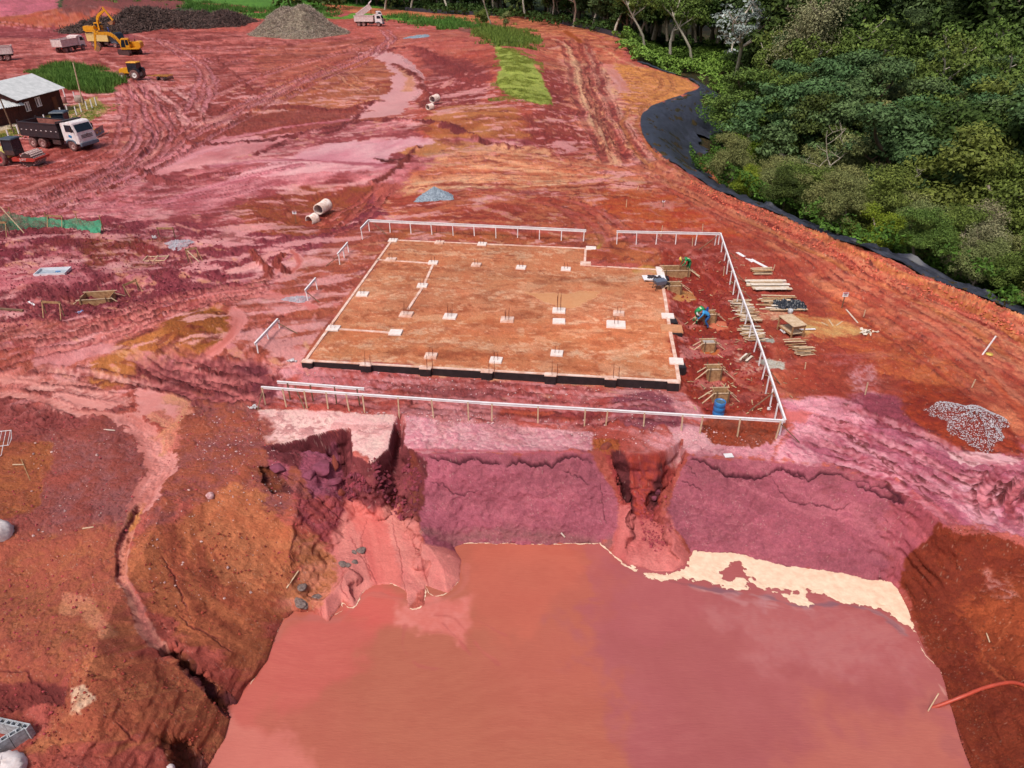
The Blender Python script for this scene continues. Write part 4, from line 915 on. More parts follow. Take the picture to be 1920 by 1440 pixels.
used, invx = np.unique(q, return_inverse=True)
q = invx.reshape(-1, 4)
zz = ZW + .012 + .02 * np.clip(dd[used] * 4, 0, 1) + .006 * e2[used]
me = bpy.data.meshes.new('scum'); me.from_pydata(np.stack([x[used], y[used], zz], 1).tolist(), [], q.tolist()); me.update()
for p in me.polygons: p.use_smooth = True
me.materials.append(mat('scum', (250, 222, 192), .75, .05, 2.5, .2, col2=(232, 196, 166)))
o = bpy.data.objects.new('pond_scum', me); C.objects.link(o); o['kind'] = 'stuff'
o['label'] = 'cream coloured scum floating against the pink bank at the far side of the pond'; o['category'] = 'pond scum'
PL = _PL
# ------------------------------------------------------------------ object helpers
class MB:
    """collects boxes, bars, tubes and prisms; build() links them as ONE mesh"""
    def __init__(s): s.v = []; s.f = []; s.sm = []
    def add(s, vs_, fs_, sm=False):
        o = len(s.v); s.v += [tuple(v) for v in vs_]; s.f += [[i + o for i in f] for f in fs_]; s.sm += [sm] * len(fs_)
        return s
    def box(s, c, d, R_=None, taper=(1, 1), sh=(0, 0)):
        hx, hy, hz_ = d[0] / 2, d[1] / 2, d[2] / 2
        vs_ = []
        for z in (-1, 1):
            tx, ty = taper if z > 0 else (1, 1)
            ox, oy = sh if z > 0 else (0, 0)
            for q in ((-1, -1), (1, -1), (1, 1), (-1, 1)):
                vs_.append(Vector((q[0] * hx * tx + ox, q[1] * hy * ty + oy, z * hz_)))
        if R_: vs_ = [R_ @ v for v in vs_]
        c = Vector(c)
        return s.add([v + c for v in vs_], [[0, 3, 2, 1], [4, 5, 6, 7], [0, 1, 5, 4], [1, 2, 6, 5], [2, 3, 7, 6], [3, 0, 4, 7]])
    def bar(s, a, b, w_, h_, up=(0, 0, 1)):
        a = Vector(a); b = Vector(b); d = (b - a)
        L = d.length; d.normalize(); up = Vector(up)
        if abs(d.dot(up)) > .98: up = Vector((0, 1, 0)) if abs(d.y) < .9 else Vector((1, 0, 0))
        sx = d.cross(up).normalized(); uz = sx.cross(d).normalized()
        vs_ = []
        for p in (a, b):
            for q in ((-1, -1), (1, -1), (1, 1), (-1, 1)): vs_.append(p + sx * q[0] * w_ / 2 + uz * q[1] * h_ / 2)
        return s.add(vs_, [[0, 3, 2, 1], [4, 5, 6, 7], [0, 1, 5, 4], [1, 2, 6, 5], [2, 3, 7, 6], [3, 0, 4, 7]])
    def tube(s, pts, r, n=8, cap=True, sm=True):
        pts = [Vector(p) for p in pts]; k = len(pts)
        rs_ = r if isinstance(r, (list, tuple)) else [r] * k
        vs_ = []; fr = None
        for i, p in enumerate(pts):
            d = (pts[min(i + 1, k - 1)] - pts[max(i - 1, 0)]).normalized()
            if fr is None: fr = d.orthogonal().normalized()
            fr = (fr - d * fr.dot(d)).normalized(); b2 = d.cross(fr)
            for j in range(n):
                a = 2 * math.pi * j / n
                vs_.append(p + (fr * math.cos(a) + b2 * math.sin(a)) * rs_[i])
        fs_ = [[i * n + j, i * n + (j + 1) % n, (i + 1) * n + (j + 1) % n, (i + 1) * n + j] for i in range(k - 1) for j in range(n)]
        s.add(vs_, fs_, sm)
        if cap:
            s.add(vs_[:n], [list(range(n))[::-1]]); s.add(vs_[-n:], [list(range(n))])
        return s
    def cyl(s, c, r, h_, axis='z', n=20, r2=None):
        c = Vector(c); d = {'x': Vector((1, 0, 0)), 'y': Vector((0, 1, 0)), 'z': Vector((0, 0, 1))}[axis]
        return s.tube([c - d * h_ / 2, c + d * h_ / 2], [r, r if r2 is None else r2], n)
    def prism(s, prof, y0, y1, ax='y'):
        """profile of (x, z) pairs extruded along y"""
        n = len(prof)
        vs_ = [(p[0], y0, p[1]) for p in prof] + [(p[0], y1, p[1]) for p in prof]
        fs_ = [list(range(n)), list(range(2 * n - 1, n - 1, -1))] + [[(i + 1) % n, i, i + n, (i + 1) % n + n] for i in range(n)]
        return s.add(vs_, fs_)
    def lathe(s, prof, n=20, c=(0, 0, 0)):
        c = Vector(c); k = len(prof); vs_ = []
        for r, z in prof:
            for j in range(n):
                a = 2 * math.pi * j / n; vs_.append(c + Vector((r * math.cos(a), r * math.sin(a), z)))
        fs_ = [[i * n + j, i * n + (j + 1) % n, (i + 1) * n + (j + 1) % n, (i + 1) * n + j] for i in range(k - 1) for j in range(n)]
        return s.add(vs_, fs_, True)
    def build(s, name, m, parent=None, bev=0.0):
        me = bpy.data.meshes.new(name); me.from_pydata([tuple(v) for v in s.v], [], s.f)
        bm = bmesh.new(); bm.from_mesh(me); bmesh.ops.recalc_face_normals(bm, faces=bm.faces)
        if bev: bmesh.ops.bevel(bm, geom=[e for e in bm.edges if len(e.link_faces) == 2 and e.calc_face_angle(0) > .6], offset=bev, segments=2, affect='EDGES', clamp_overlap=True)
        bm.to_mesh(me); bm.free()
        if not bev: me.polygons.foreach_set('use_smooth', s.sm)
        me.materials.append(m)
        o = bpy.data.objects.new(name, me); C.objects.link(o)
        if parent: o.parent = parent
        return o
def tag(o, label, cat, group=None, kind=None):
    o['label'] = label; o['category'] = cat
    if group: o['group'] = group
    if kind: o['kind'] = kind
    return o
def thing(name, label, cat, loc=(0, 0, 0), rz=0.0, group=None, kind=None):
    o = bpy.data.objects.new(name, None); o.empty_display_size = .3; C.objects.link(o)
    o.location = loc; o.rotation_euler = (0, 0, rz)
    return tag(o, label, cat, group, kind)
def copy_tree(o, parent=None):
    c = o.copy(); C.objects.link(c)
    if parent: c.parent = parent
    for ch in [q for q in C.objects if q.parent == o]: copy_tree(ch, c)
    return c
rnd = random.Random(5)
WHITE = mat('white_board_paint', (255, 255, 255), .6, .06, 3, .2, col2=(238, 232, 234))
WOOD = mat('raw_pine', (196, 156, 112), .8, .15, 5, .3, col2=(150, 108, 72))
PALEWOOD = mat('pale_pine', (226, 200, 168), .8, .1, 5, .3, col2=(196, 164, 128))
OLDWOOD = mat('weathered_wood', (140, 110, 84), .85, .15, 6, .3, col2=(100, 74, 56))
WHITEWASH = mat('whitewashed_planks', (240, 232, 220), .8, .06, 4, .2, col2=(220, 196, 170))
CONC = mat('fresh_concrete', (236, 216, 206), .85, .1, 5, .4, col2=(250, 236, 228))
CONC2 = mat('grey_concrete', (186, 178, 172), .85, .1, 5, .4, col2=(158, 148, 142))
PINKC = mat('muddy_concrete', (246, 220, 206), .85, .1, 2, .3, col2=(216, 160, 134))
BLACK = mat('bitumen_coat', (26, 22, 26), .6, .2, 4, .2, col2=(48, 38, 42))
REBAR = mat('rusty_rebar', (128, 60, 44), .8, .15, 20, 0)
def h(x_, y_): return hz(x_, y_)
def G(px, py): return P1(px, py)
def at(px, py, z): a, b = Pz(px, py, z); return Vector((float(a), float(b), z))

# ------------------------------------------------------------------ foundation of the new building
fo = thing('building_foundation', 'rectangular foundation of concrete ground beams with a black coated front wall, filled with orange soil', 'foundation', at(900, 700, -.5))
inv_ = Vector(fo.location)
def L_(v): return Vector(v) - inv_
def beam(name, pts, wd, hgt, m_, top=.03):
    b_ = MB()
    for a, c in zip(pts[:-1], pts[1:]):
        b_.bar(L_(Vector((a.x, a.y, top - hgt / 2))), L_(Vector((c.x, c.y, top - hgt / 2))), wd, hgt)
    o = b_.build(name, m_, fo); return o
FL, BL, BM1, BM2, BR, FR = [at(*q, 0) for q in ((572, 677), (735, 450), (1098, 466), (1096, 498), (1237, 506), (1273, 716))]
fr_ = MB(); cap_ = MB()
d_ = (FR - FL); fl_len = d_.length; d_.normalize(); nrm = Vector((d_.y, -d_.x, 0))
fr_.bar(L_(Vector((FL.x, FL.y, -.26))), L_(Vector((FR.x, FR.y, -.26))), .16, .56)
wall = fr_.build('front_wall', BLACK, fo)
cap_.bar(L_(FL + Vector((0, 0, .045))), L_(FR + Vector((0, 0, .045))), .155, .05)
cap_.build('beam_top', PINKC, fo)
for q in (578, 692, 806, 922, 1040, 1150, 1263):
    t_ = (q - 572) / 701.0; c_ = FL.lerp(FR, min(1, max(0, t_ * 1.0)))
    p_ = MB(); p_.box(L_(c_ + nrm * .06 + Vector((0, 0, -.28))), (.62, .34, .62), Matrix.Rotation(math.atan2(d_.y, d_.x), 3, 'Z')); po = p_.build('pilaster', BLACK, fo, .01)
    p_ = MB(); p_.box(L_(c_ + nrm * .06 + Vector((0, 0, .05))), (.66, .38, .06), Matrix.Rotation(math.atan2(d_.y, d_.x), 3, 'Z')); p_.build('pilaster_cap', PINKC, po, .01)
for pts in ([FL, at(655, 562, 0), BL], [BL, BM1], [BM1, BM2], [BM2, BR], [at(707, 487, 0), at(812, 494, 0)], [at(617, 616, 0), at(735, 624, 0)], [at(812, 496, 0), at(793, 538, 0), at(765, 580, 0)]):
    beam('ground_beam', pts, .17, .3, PINKC)
beam('ground_beam', [BR, at(1247, 560, 0), at(1256, 620, 0), at(1266, 670, 0), FR], .2, .62, PINKC, .05)
for q in ((1254, 601, .55, .9), (1262, 622, 1.3, .5), (1268, 685, .45, .8), (1240, 520, .5, .6)):
    c_ = at(q[0], q[1], 0); p_ = MB(); p_.box(L_(c_ + Vector((.22, 0, -.3))), (.6, .6, .6)); p_.build('side_pier', BLACK, fo, .01)
# pile caps, each with its starter bars
caps = [(737, 451, 1), (824, 455, 1), (904, 458, 1), (812, 493, 1), (893, 497, 1), (977, 502, 1), (1061, 505, 1), (733, 487, 0), (680, 552, 0), (792, 536, 1), (762, 590, 2), (844, 594, 2), (742, 624, 0), (951, 600, 2),
        (1048, 583, 2), (1048, 603, 0), (1160, 588, 1), (1155, 609, 3), (1044, 663, 1), (808, 668, 1), (930, 676, 1), (1252, 593, 0), (1259, 617, 4), (1268, 678, 0), (1238, 511, 5), (1098, 495, 0), (1108, 466, 0), (625, 616, 0)]
wh = {737: 'under the back left corner of the foundation', 824: 'second from the left along the back beam', 904: 'third from the left along the back beam'}
names = ['at the back left corner of the slab', 'second along the back beam', 'third along the back beam', 'where the inner beam meets the back cross beam', 'in the back row, left of the middle', 'in the back row, middle of the slab', 'in the back row, right end',
         'beside the back left beam junction', 'beside the left beam, halfway along', 'halfway along the inner beam', 'at the near end of the inner beam', 'with a notch, in the middle row', 'at the end of the front cross beam', 'with tall bars, centre of the slab',
         'near the sandy puddle, rear one of a close pair', 'near the sandy puddle, front one of a close pair', 'small one just behind the largest pale block', 'largest pale block on the right of the slab', 'small one near the front beam', 'muddy one left of middle near the front wall', 'muddy one in the middle near the front wall',
         'across the right beam, near the black pier', 'wide brown block across the right beam', 'near the front right corner', 'at the back right corner by the formwork', 'at the inner corner of the back right step', 'at the right end of the back beam', 'on the left beam near its front']
for i, (a, b_, k) in enumerate(caps):
    c_ = at(a, b_, 0); sx, sy, ht = {0: (.55, .5, .05), 1: (.72, .66, .06), 2: (.85, .75, .06), 3: (1.2, .95, .07), 4: (1.35, .95, .09), 5: (.55, 1.9, .07)}[k]
    if k == 0: sx, sy = .8, .7
    t = thing('pile_cap', 'pale concrete pile cap ' + names[i], 'pile cap', c_, math.atan2(d_.y, d_.x) + rnd.uniform(-.06, .06), 'pile caps set in the slab')
    q = MB(); q.box((0, 0, .03), (sx, sy, ht + .05), taper=(.96, .96)); q.build('concrete_block', [CONC, PINKC, CONC][i % 3] if k != 4 else mat('brown_concrete', (216, 150, 108), .8, .1, 4, .2), t, .012)
    if k in (1, 2, 3) or i in (7, 8, 27):
        n_b = 6 if k == 2 else 4; hh = .75 if k == 2 else .5
        if i in (14,): hh = 1.2
        for j in range(n_b):
            bx = ((j % 2) - .5) * .22; by = ((j // 2) - (n_b / 4 - .5)) * .2
            q = MB(); q.tube([(bx, by, .05), (bx + rnd.uniform(-.03, .03), by, hh * rnd.uniform(.8, 1.1))], .011, 5); q.build('starter_bar', REBAR, t)
        if hh > .6:
            q = MB()
            for z_ in (.4,): q.tube([(-.13, -.13, z_), (.13, -.13, z_), (.13, .13, z_), (-.13, .13, z_), (-.13, -.13, z_)], .006, 4, False)
            q.build('stirrup', REBAR, t)
# starter bars along the front wall and far beam
for i, (a, b_) in enumerate([(690, 690), (806, 697), (922, 702), (1040, 708), (1155, 713), (822, 440), (904, 442), (1000, 446)]):
    c_ = at(a, b_, -.05 if b_ > 600 else -.1)
    t = thing('rebar_cage', 'thin rusty starter bars standing ' + ['near the left end of the black wall', 'on the second pilaster of the black wall', 'in the middle of the black wall', 'on the black wall right of its middle', 'near the right end of the black wall', 'behind the second cap of the back beam', 'behind the third cap of the back beam', 'behind the back beam, right of middle'][i], 'rebar', c_, 0, 'starter bars along the beams')
    for j in range(4):
        q = MB(); q.tube([((j % 2) * .3 - .15, (j // 2) * .2, 0), ((j % 2) * .3 - .15, (j // 2) * .2, .75 + .1 * (j % 3))], .01, 5); q.build('bar', REBAR, t)

# ------------------------------------------------------------------ batter boards (white profile boards on stakes)
def batter(label, pts, hts, post_px, hb=1.0, name='batter_board', wd=.17, th=.035, post_m=None, braces=(), grp=None, flat=False):
    """pts: photo pixels of the board's top line, ground height + hb; post_px: fractions along"""
    W = [at(a, b_, zg + hb) for (a, b_), zg in zip(pts, hts)]
    t = thing(name, label, 'batter board', Vector((W[0].x, W[0].y, hts[0])), 0, grp)
    o_ = Vector(t.location)
    for a, c in zip(W[:-1], W[1:]):
        q = MB(); n_ = max(1, int((c - a).length / 3.2))
        for i in range(n_):
            u0 = a.lerp(c, i / n_); u1 = a.lerp(c, (i + 1) / n_); jz = Vector((0, 0, rnd.uniform(-.02, .02)))
            q.bar(u0 - o_ + jz, u1 - o_ + jz, th if not flat else wd, wd if not flat else th)
        q.bar(a - o_ + Vector((0, 0, wd / 2 + .015)), c - o_ + Vector((0, 0, wd / 2 + .015)), .09, .03)
        q.build('board', WHITE, t)
    for s_i, fr in post_px:
        a, c = W[s_i], W[s_i + 1]; p_ = a.lerp(c, fr); p_ = p_ + (c - a).normalized().cross(Vector((0, 0, 1))) * .04
        g = h(p_.x, p_.y) - .15
        q = MB(); q.bar(Vector((p_.x, p_.y, g)) - o_, Vector((p_.x + rnd.uniform(-.05, .05), p_.y + rnd.uniform(-.05, .05), p_.z + .02)) - o_, .065, .05); q.build('post', post_m or WHITE, t)
    for s_i, fr, dx_, dy_ in braces:
        a, c = W[s_i], W[s_i + 1]; p_ = a.lerp(c, fr)
        q = MB(); e = Vector((p_.x + dx_, p_.y + dy_, h(p_.x + dx_, p_.y + dy_)))
        q.bar(p_ - o_ - Vector((0, 0, .15)), e - o_, .06, .03); q.build('brace', OLDWOOD, t)
    return t
def fr_n(n, s_i=0, a=0.02, b_=.98): return [(s_i, a + (b_ - a) * i / (n - 1)) for i in range(n)]
batter('long white batter board on stakes along the back left of the slab', [(676, 430), (691, 414), (1099, 433)], [0, 0, 0], [(0, .05)] + fr_n(11, 1, .0, .99), .9, braces=[(1, .02, 1.2, -.8)])
batter('white batter board around the back right corner and down the right side', [(1156, 435), (1351, 439), (1385, 540), (1427, 655), (1472, 790)], [0, -.1, -.4, -.45, -.5],
       fr_n(6, 0, .01, .96) + fr_n(6, 1, .0, .88) + fr_n(5, 2, .05, .85) + fr_n(6, 3, .05, .97), 1.0, braces=[(0, .97, -1.6, -1.2), (1, .25, 1.0, -.6), (1, .6, 1.0, -.6), (1, .9, 1.0, -.6), (2, .4, .9, -.6), (3, .2, .8, -.7), (3, .6, -1.3, -.5)])
batter('long white batter board on wooden stakes across the front above the pink bank', [(490, 727), (680, 741), (900, 756), (1120, 769), (1300, 780), (1470, 790)], [-.5] * 6,
       fr_n(5, 0, .01, .85) + fr_n(4, 1, .0, .9) + fr_n(3, 2, .1, .9) + fr_n(3, 3, .1, .9) + fr_n(3, 4, .1, .95), 1.05, wd=.11, post_m=PALEWOOD, braces=[(0, .01, -.3, -.5), (4, .97, 1.0, -.3)], grp=None)
batter('short double white batter board behind the left end of the front board', [(520, 717), (683, 730)], [-.5, -.5], fr_n(4, 0, .12, .93), 1.0, wd=.12, post_m=OLDWOOD, braces=[(0, .2, .6, -.9)])
batter('short white three-post batter board left of the slab, nearest the front', [(478, 646), (521, 600)], [-.35, -.3], fr_n(3, 0, .02, .97), .9, braces=[(0, .97, 1.3, -.6)])
batter('short white batter board left of the slab beside a blue grey bag', [(572, 546), (592, 523)], [0, 0], fr_n(2, 0, .05, .95), .75, braces=[(0, .1, .9, -.4)])
batter('short white batter board left of the slab, farthest to the back', [(633, 478), (652, 456)], [0, 0], fr_n(3, 0, .03, .95), .8, braces=[(0, .05, -.9, -.4)])
# ------------------------------------------------------------------ timber frames, forms and small site things
def plank(label, a, b_, wd=.1, th=.03, m_=None, lift=.03, group=None, name='plank', cat='plank'):
    A = G(*a); B = G(*b_); mid = (A + B) / 2
    t = MB(); t.bar(A - mid + Vector((0, 0, lift)), B - mid + Vector((0, 0, lift)), wd, th)
    o = t.build(name, m_ or PALEWOOD); o.location = mid
    return tag(o, label, cat, group)
def formwork(label, px, py, w_, d__, hh, rz=.1, fill=True, full=False, dz=0.0):
    g = G(px, py); t = thing('column_formwork', label, 'formwork', g + Vector((0, 0, dz)), rz, 'timber column forms')
    for sx, sy, nx, ny in ((0, -d__ / 2, w_, .03), (0, d__ / 2, w_, .03), (-w_ / 2, 0, .03, d__), (w_ / 2, 0, .03, d__)):
        q = MB(); q.box((sx, sy, hh / 2 - .1), (nx, ny - .002 if ny > .1 else ny, hh + .2)); q.build('side_panel', WOOD, t)
    for sx in (-1, 1):
        for sy in (-1, 1):
            q = MB(); q.bar((sx * w_ * .42, sy * (d__ / 2 + .05), -.1), (sx * w_ * .42, sy * (d__ / 2 + .05), hh + .15), .05, .05); q.build('stud', OLDWOOD, t)
            q = MB(); q.bar((sx * (w_ / 2 + .05), sy * d__ * .3, hh * .9), (sx * (w_ / 2 + .75), sy * d__ * .5, -.05), .06, .03); q.build('brace', PALEWOOD, t)
    for sy in (-1, 1):
        q = MB(); q.bar((-w_ / 2 - .15, sy * (d__ / 2 + .02), hh + .02), (w_ / 2 + .15, sy * (d__ / 2 + .02), hh + .02), .05, .04); q.build('waler', PALEWOOD, t)
    if fill:
        q = MB(); q.box((0, 0, hh * .45), (w_ - .04, d__ - .04, hh * .9 if full else hh * .3)); q.build('concrete_fill', CONC2, t)
    return t
formwork('empty timber column form beside the wheelbarrow at the back right slab corner', 1262, 545, 1.0, .7, .5, .05, False)
formwork('timber column form being worked on between the two crouching workers', 1328, 601, .8, .6, .55, .15)
formwork('braced column form filled with grey concrete, nearer than the crouching workers', 1327, 655, .75, .55, .55, .05, True, True)
formwork('braced column form standing in a brown puddle near the slab corner', 1337, 706, .75, .55, .6, .05)
formwork('braced column form directly behind the blue drum', 1349, 752, .75, .55, .65, .05, False)
formwork('wide timber form at the back right corner in front of the bending worker', 1266, 515, 1.9, .9, .5, .03, False)
formwork('squat timber footing form with a gridded top in a purple pit', 186, 568, 1.9, 1.3, .45, .15, False, dz=.1)
for i, (a, b_) in enumerate((((1237, 508), (1240, 535)),)):
    pass
# small flat form in the purple ground
def frame_flat(label, px, py, w_, d__, rz):
    g = G(px, py); t = thing('timber_frame', label, 'timber frame', g + Vector((0, 0, .08)), rz)
    for sy in (-1, 1): q = MB(); q.bar((-w_ / 2, sy * d__ / 2, 0), (w_ / 2, sy * d__ / 2, 0), .08, .05); q.build('rail', PALEWOOD, t)
    for k in range(4): q = MB(); q.bar((-w_ / 2 + w_ * k / 3, -d__ / 2 - .1, .05), (-w_ / 2 + w_ * k / 3, d__ / 2 + .1, .05), .06, .04); q.build('crosspiece', PALEWOOD, t)
frame_flat('ladder-like pale timber frame lying in a shallow purple pit', 283, 487, 2.4, .9, .1)
def trestle(label, pts, hb, posts, brace=True):
    """little wooden profile: a rail on posts; pts photo pixels at rail ends (ground level)"""
    A = G(*pts[0]); B = G(*pts[1]); o_ = (A + B) / 2
    t = thing('wooden_profile', label, 'wooden profile', o_, 0, 'small unpainted profile frames')
    q = MB(); q.bar(A - o_ + Vector((0, 0, hb)), B - o_ + Vector((0, 0, hb)), .035, .15); q.build('rail', WOOD, t)
    dv = (B - A).normalized(); nv = Vector((-dv.y, dv.x, 0))
    for f_ in posts:
        p_ = A.lerp(B, f_)
        q = MB(); q.bar(p_ - o_ + Vector((0, 0, -.2)), p_ - o_ + Vector((0, 0, hb + .1)), .06, .06); q.build('post', OLDWOOD, t)
        if brace: q = MB(); q.bar(p_ - o_ + Vector((0, 0, hb)), p_ - o_ + nv * -.6 + dv * .2 + Vector((0, 0, 0)), .05, .03); q.build('brace', WOOD, t)
    return t
trestle('unpainted profile frame beside the blue rags on the purple soil', ((86, 590), (122, 592)), .9, (.05, .95))
trestle('unpainted profile frame leaning at the right edge of the purple pit', ((236, 556), (262, 545)), .8, (.05, .95))
trestle('crossed wooden profile frame right of the splashed concrete', ((352, 490), (374, 486)), .9, (.05, .95))
trestle('low wooden profile frame behind the grey splashed concrete', ((298, 446), (330, 446)), .8, (.05, .95), False)
trestle('wooden profile frame in front of the green net, middle', ((94, 424), (124, 426)), .9, (.05, .95))
trestle('wooden profile frame in front of the green net at the left edge', ((-6, 440), (20, 440)), 1.0, (.05, .95))
# crossed braces
plank('pale diagonal plank crossing the profile frame right of the splashed concrete', (349, 471), (374, 494), .07, .03, PALEWOOD, .15)
# green net fence
NET = mat('green_shade_net', (70, 170, 130), .8, .15, 10, 0, col2=(40, 130, 96))
m = NET; nn_ = m.node_tree; b_ = nn_.nodes['Principled BSDF']
wv = nn_.nodes.new('ShaderNodeTexNoise'); wv.inputs['Scale'].default_value = 3.0
rp_ = nn_.nodes.new('ShaderNodeMapRange'); rp_.inputs['From Min'].default_value = .35; rp_.inputs['From Max'].default_value = .7; rp_.inputs['To Min'].default_value = .95; rp_.inputs['To Max'].default_value = .3
nn_.links.new(wv.outputs['Fac'], rp_.inputs['Value']); nn_.links.new(rp_.outputs['Result'], b_.inputs['Alpha'])
A = [G(*q) for q in ((-40, 447), (28, 430), (92, 424), (150, 428), (196, 437))]
t = thing('net_fence', 'sagging green shade net fence strung on wooden stakes above the purple mound', 'net fence', A[1])
o_ = Vector(t.location)
hts_ = [1.1, 1.5, .8, .9, 1.15]
vs_ = []; fs_ = []; nn2 = 60
for i in range(nn2 + 1):
    f_ = i / nn2 * 4; k = min(3, int(f_)); u = f_ - k; p_ = A[k].lerp(A[k + 1], u); hh = hts_[k] * (1 - u) + hts_[k + 1] * u - .25 * math.sin(math.pi * u)
    for j in range(7):
        v_ = j / 6; off = .18 * math.sin(i * .9 + j) * (1 - v_) + .10 * math.sin(i * 2.3)
        vs_.append(p_ - o_ + Vector((off * .3, off - .35 * (1 - v_), hh * v_ + .02)))
for i in range(nn2):
    for j in range(6): a = i * 7 + j; fs_.append([a, a + 7, a + 8, a + 1])
q = MB(); q.add(vs_, fs_, True); q.build('net', NET, t)
for k in range(5):
    q = MB(); q.bar(A[k] - o_ - Vector((0, 0, .2)), A[k] - o_ + Vector((.15 if k == 1 else 0, 0, hts_[k] + .35)), .06, .06); q.build('stake', WOOD, t)
q = MB(); q.bar(A[1] - o_ + Vector((-.5, 0, 1.9)), A[1] - o_ + Vector((1.5, -1.2, .1)), .06, .04); q.build('brace', PALEWOOD, t)
# mixing tray
g = G(100, 512); t = thing('mixing_tray', 'light grey rectangular mixing tray lying on pink mud, blue scoop inside', 'mixing tray', g, .12)
q = MB(); q.box((0, 0, .04), (2.0, 1.1, .03)); q.build('tray_floor', mat('tray_metal', (206, 214, 222), .4, .1, 4, 0, .4), t)
for sx, sy, dx__, dy__ in ((0, -.58, 2.1, .05), (0, .58, 2.1, .05), (-1.03, 0, .05, 1.1), (1.03, 0, .05, 1.1)):
    q = MB(); q.box((sx, sy, .12), (dx__, dy__, .18)); q.build('rim', mat('tray_rim', (232, 232, 236), .5, .06, 3), t)
q = MB(); q.box((.3, .1, .08), (.3, .12, .05)); q.build('scoop', mat('scoop_blue', (90, 150, 210), .5), t)
# debris and rags
def rag(label, px, py, sz, col_, name='rag_pile', cat='rags', n=9, flat=.12):
    g = G(px, py); q = MB(); r_ = random.Random(px)
    for i in range(n):
        a = r_.uniform(0, 6.28); d = r_.uniform(0, sz * .7); L1 = sz * r_.uniform(.3, .7); W1 = sz * r_.uniform(.12, .3)
        c_ = Vector((d * math.cos(a), d * math.sin(a), flat * r_.uniform(.2, 1))); an = r_.uniform(0, 3.14)
        ux = Vector((math.cos(an), math.sin(an), 0)); uy = Vector((-math.sin(an), math.cos(an), 0)); vv = []
        for s1 in range(5):
            for s2 in range(4): vv.append(c_ + ux * L1 * (s1 / 4 - .5) + uy * W1 * (s2 / 3 - .5) + Vector((0, 0, flat * r_.uniform(-.5, .7))))
        q.add(vv, [[s1 * 4 + s2, s1 * 4 + s2 + 4, s1 * 4 + s2 + 5, s1 * 4 + s2 + 1] for s1 in range(4) for s2 in range(3)], False)
    o = q.build(name, col_); o.location = g
    return tag(o, label, cat)
BLUEW = mat('blue_white_plastic', (196, 206, 232), .5, .1, 5, 0, col2=(110, 140, 210))
GREYB = mat('blue_grey_mud', (172, 184, 194), .7, .1, 4, .4, col2=(190, 150, 156))
WP = mat('white_plastic_sheet', (236, 232, 232), .5, .05, 4, .2)
rag('crumpled blue and white rags on purple mud', 153, 588, .55, BLUEW)
rag('small white scraps at the left front corner of the foundation', 548, 678, .45, WP, 'white_scraps', 'scraps')
rag('white scraps beside the end stake of the front batter board', 478, 765, .4, WP, 'white_scraps', 'scraps')
rag('white rubble scraps near the grey splashed concrete', 289, 446, .4, WP, 'white_scraps', 'scraps')
rag('tangled white sacks and offcuts at the end of the sawdust patch', 1627, 624, .9, WHITEWASH, 'sack_scraps', 'sacks')
rag('torn white sheet under the left of the work table', 1470, 622, .5, WP, 'plastic_sheet', 'sheet')
rag('small white scrap left of the corner post of the batter boards', 1441, 769, .3, WP, 'white_scraps', 'scraps')
# mounds of material: grey gravel etc.
def heap(label, name, cat, px, py, rx, ry, hh, m_, nrock, rsz, rm=None, seed=1, ring=False, group=None):
    g = G(px, py); r_ = random.Random(seed); t = thing(name, label, cat, g, 0, group)
    q = MB(); nr, na = 14, 40; vv = []
    for i in range(nr + 1):
        f_ = i / nr
        for j in range(na):
            a = 2 * math.pi * j / na; wob = 1 + .18 * math.sin(a * 3 + seed) + .1 * math.sin(a * 7 + seed * 2)
            rr = f_ * wob; X_ = rx * rr * math.cos(a); Y_ = ry * rr * math.sin(a)
            hgt = hh * (1 - f_) ** .9 * (1 + .1 * math.sin(j * 2.1 + i)) * (.6 + .4 * min(1, f_ * 3) if ring else 1) + r_.uniform(-.04, .04) * hh
            gz = h(g.x + X_, g.y + Y_) - g.z
            vv.append((X_, Y_, gz - .02 if i == nr else gz + max(hgt, .03)))
    ff = [[i * na + j, i * na + (j + 1) % na, (i + 1) * na + (j + 1) % na, (i + 1) * na + j] for i in range(nr) for j in range(na)]
    q.add(vv, ff, True); q.build('heap_body', m_, t)
    if nrock:
        q = MB()
        for i in range(nrock):
            a = r_.uniform(0, 6.28); f_ = r_.random() ** .5 * 1.02; wob = 1 + .18 * math.sin(a * 3 + seed) + .1 * math.sin(a * 7 + seed * 2)
            X_ = rx * f_ * wob * math.cos(a); Y_ = ry * f_ * wob * math.sin(a); z_ = h(g.x + X_, g.y + Y_) - g.z + max(hh * (1 - min(f_, 1)) ** .9, 0)
            s_ = rsz * r_.uniform(.4, 1.4); vv = []
            for k in range(6): d = Vector(((1, 0, 0), (-1, 0, 0), (0, 1, 0), (0, -1, 0), (0, 0, 1), (0, 0, -1))[k]) * s_ * r_.uniform(.6, 1.2); vv.append(Vector((X_, Y_, z_ + s_ * .25)) + d)
            q.add(vv, [[0, 2, 4], [2, 1, 4], [1, 3, 4], [3, 0, 4], [2, 0, 5], [1, 2, 5], [3, 1, 5], [0, 3, 5]])
        o = q.build('stones', rm or m_, t); o['kind'] = 'stuff'
    return t
GRAVEL = mat('blue_grey_gravel', (170, 184, 196), .85, .12, 9, .5, col2=(112, 126, 140))
heap('blue grey gravel heap on the orange ground behind the slab', 'gravel_heap', 'gravel heap', 815, 370, 1.75, 1.5, .95, GRAVEL, 900, .05, GRAVEL, 3)
heap('small flat grey gravel patch on the far red plateau', 'gravel_heap', 'gravel heap', 785, 69, 3.2, 5.0, .35, GRAVEL, 300, .12, GRAVEL, 4)
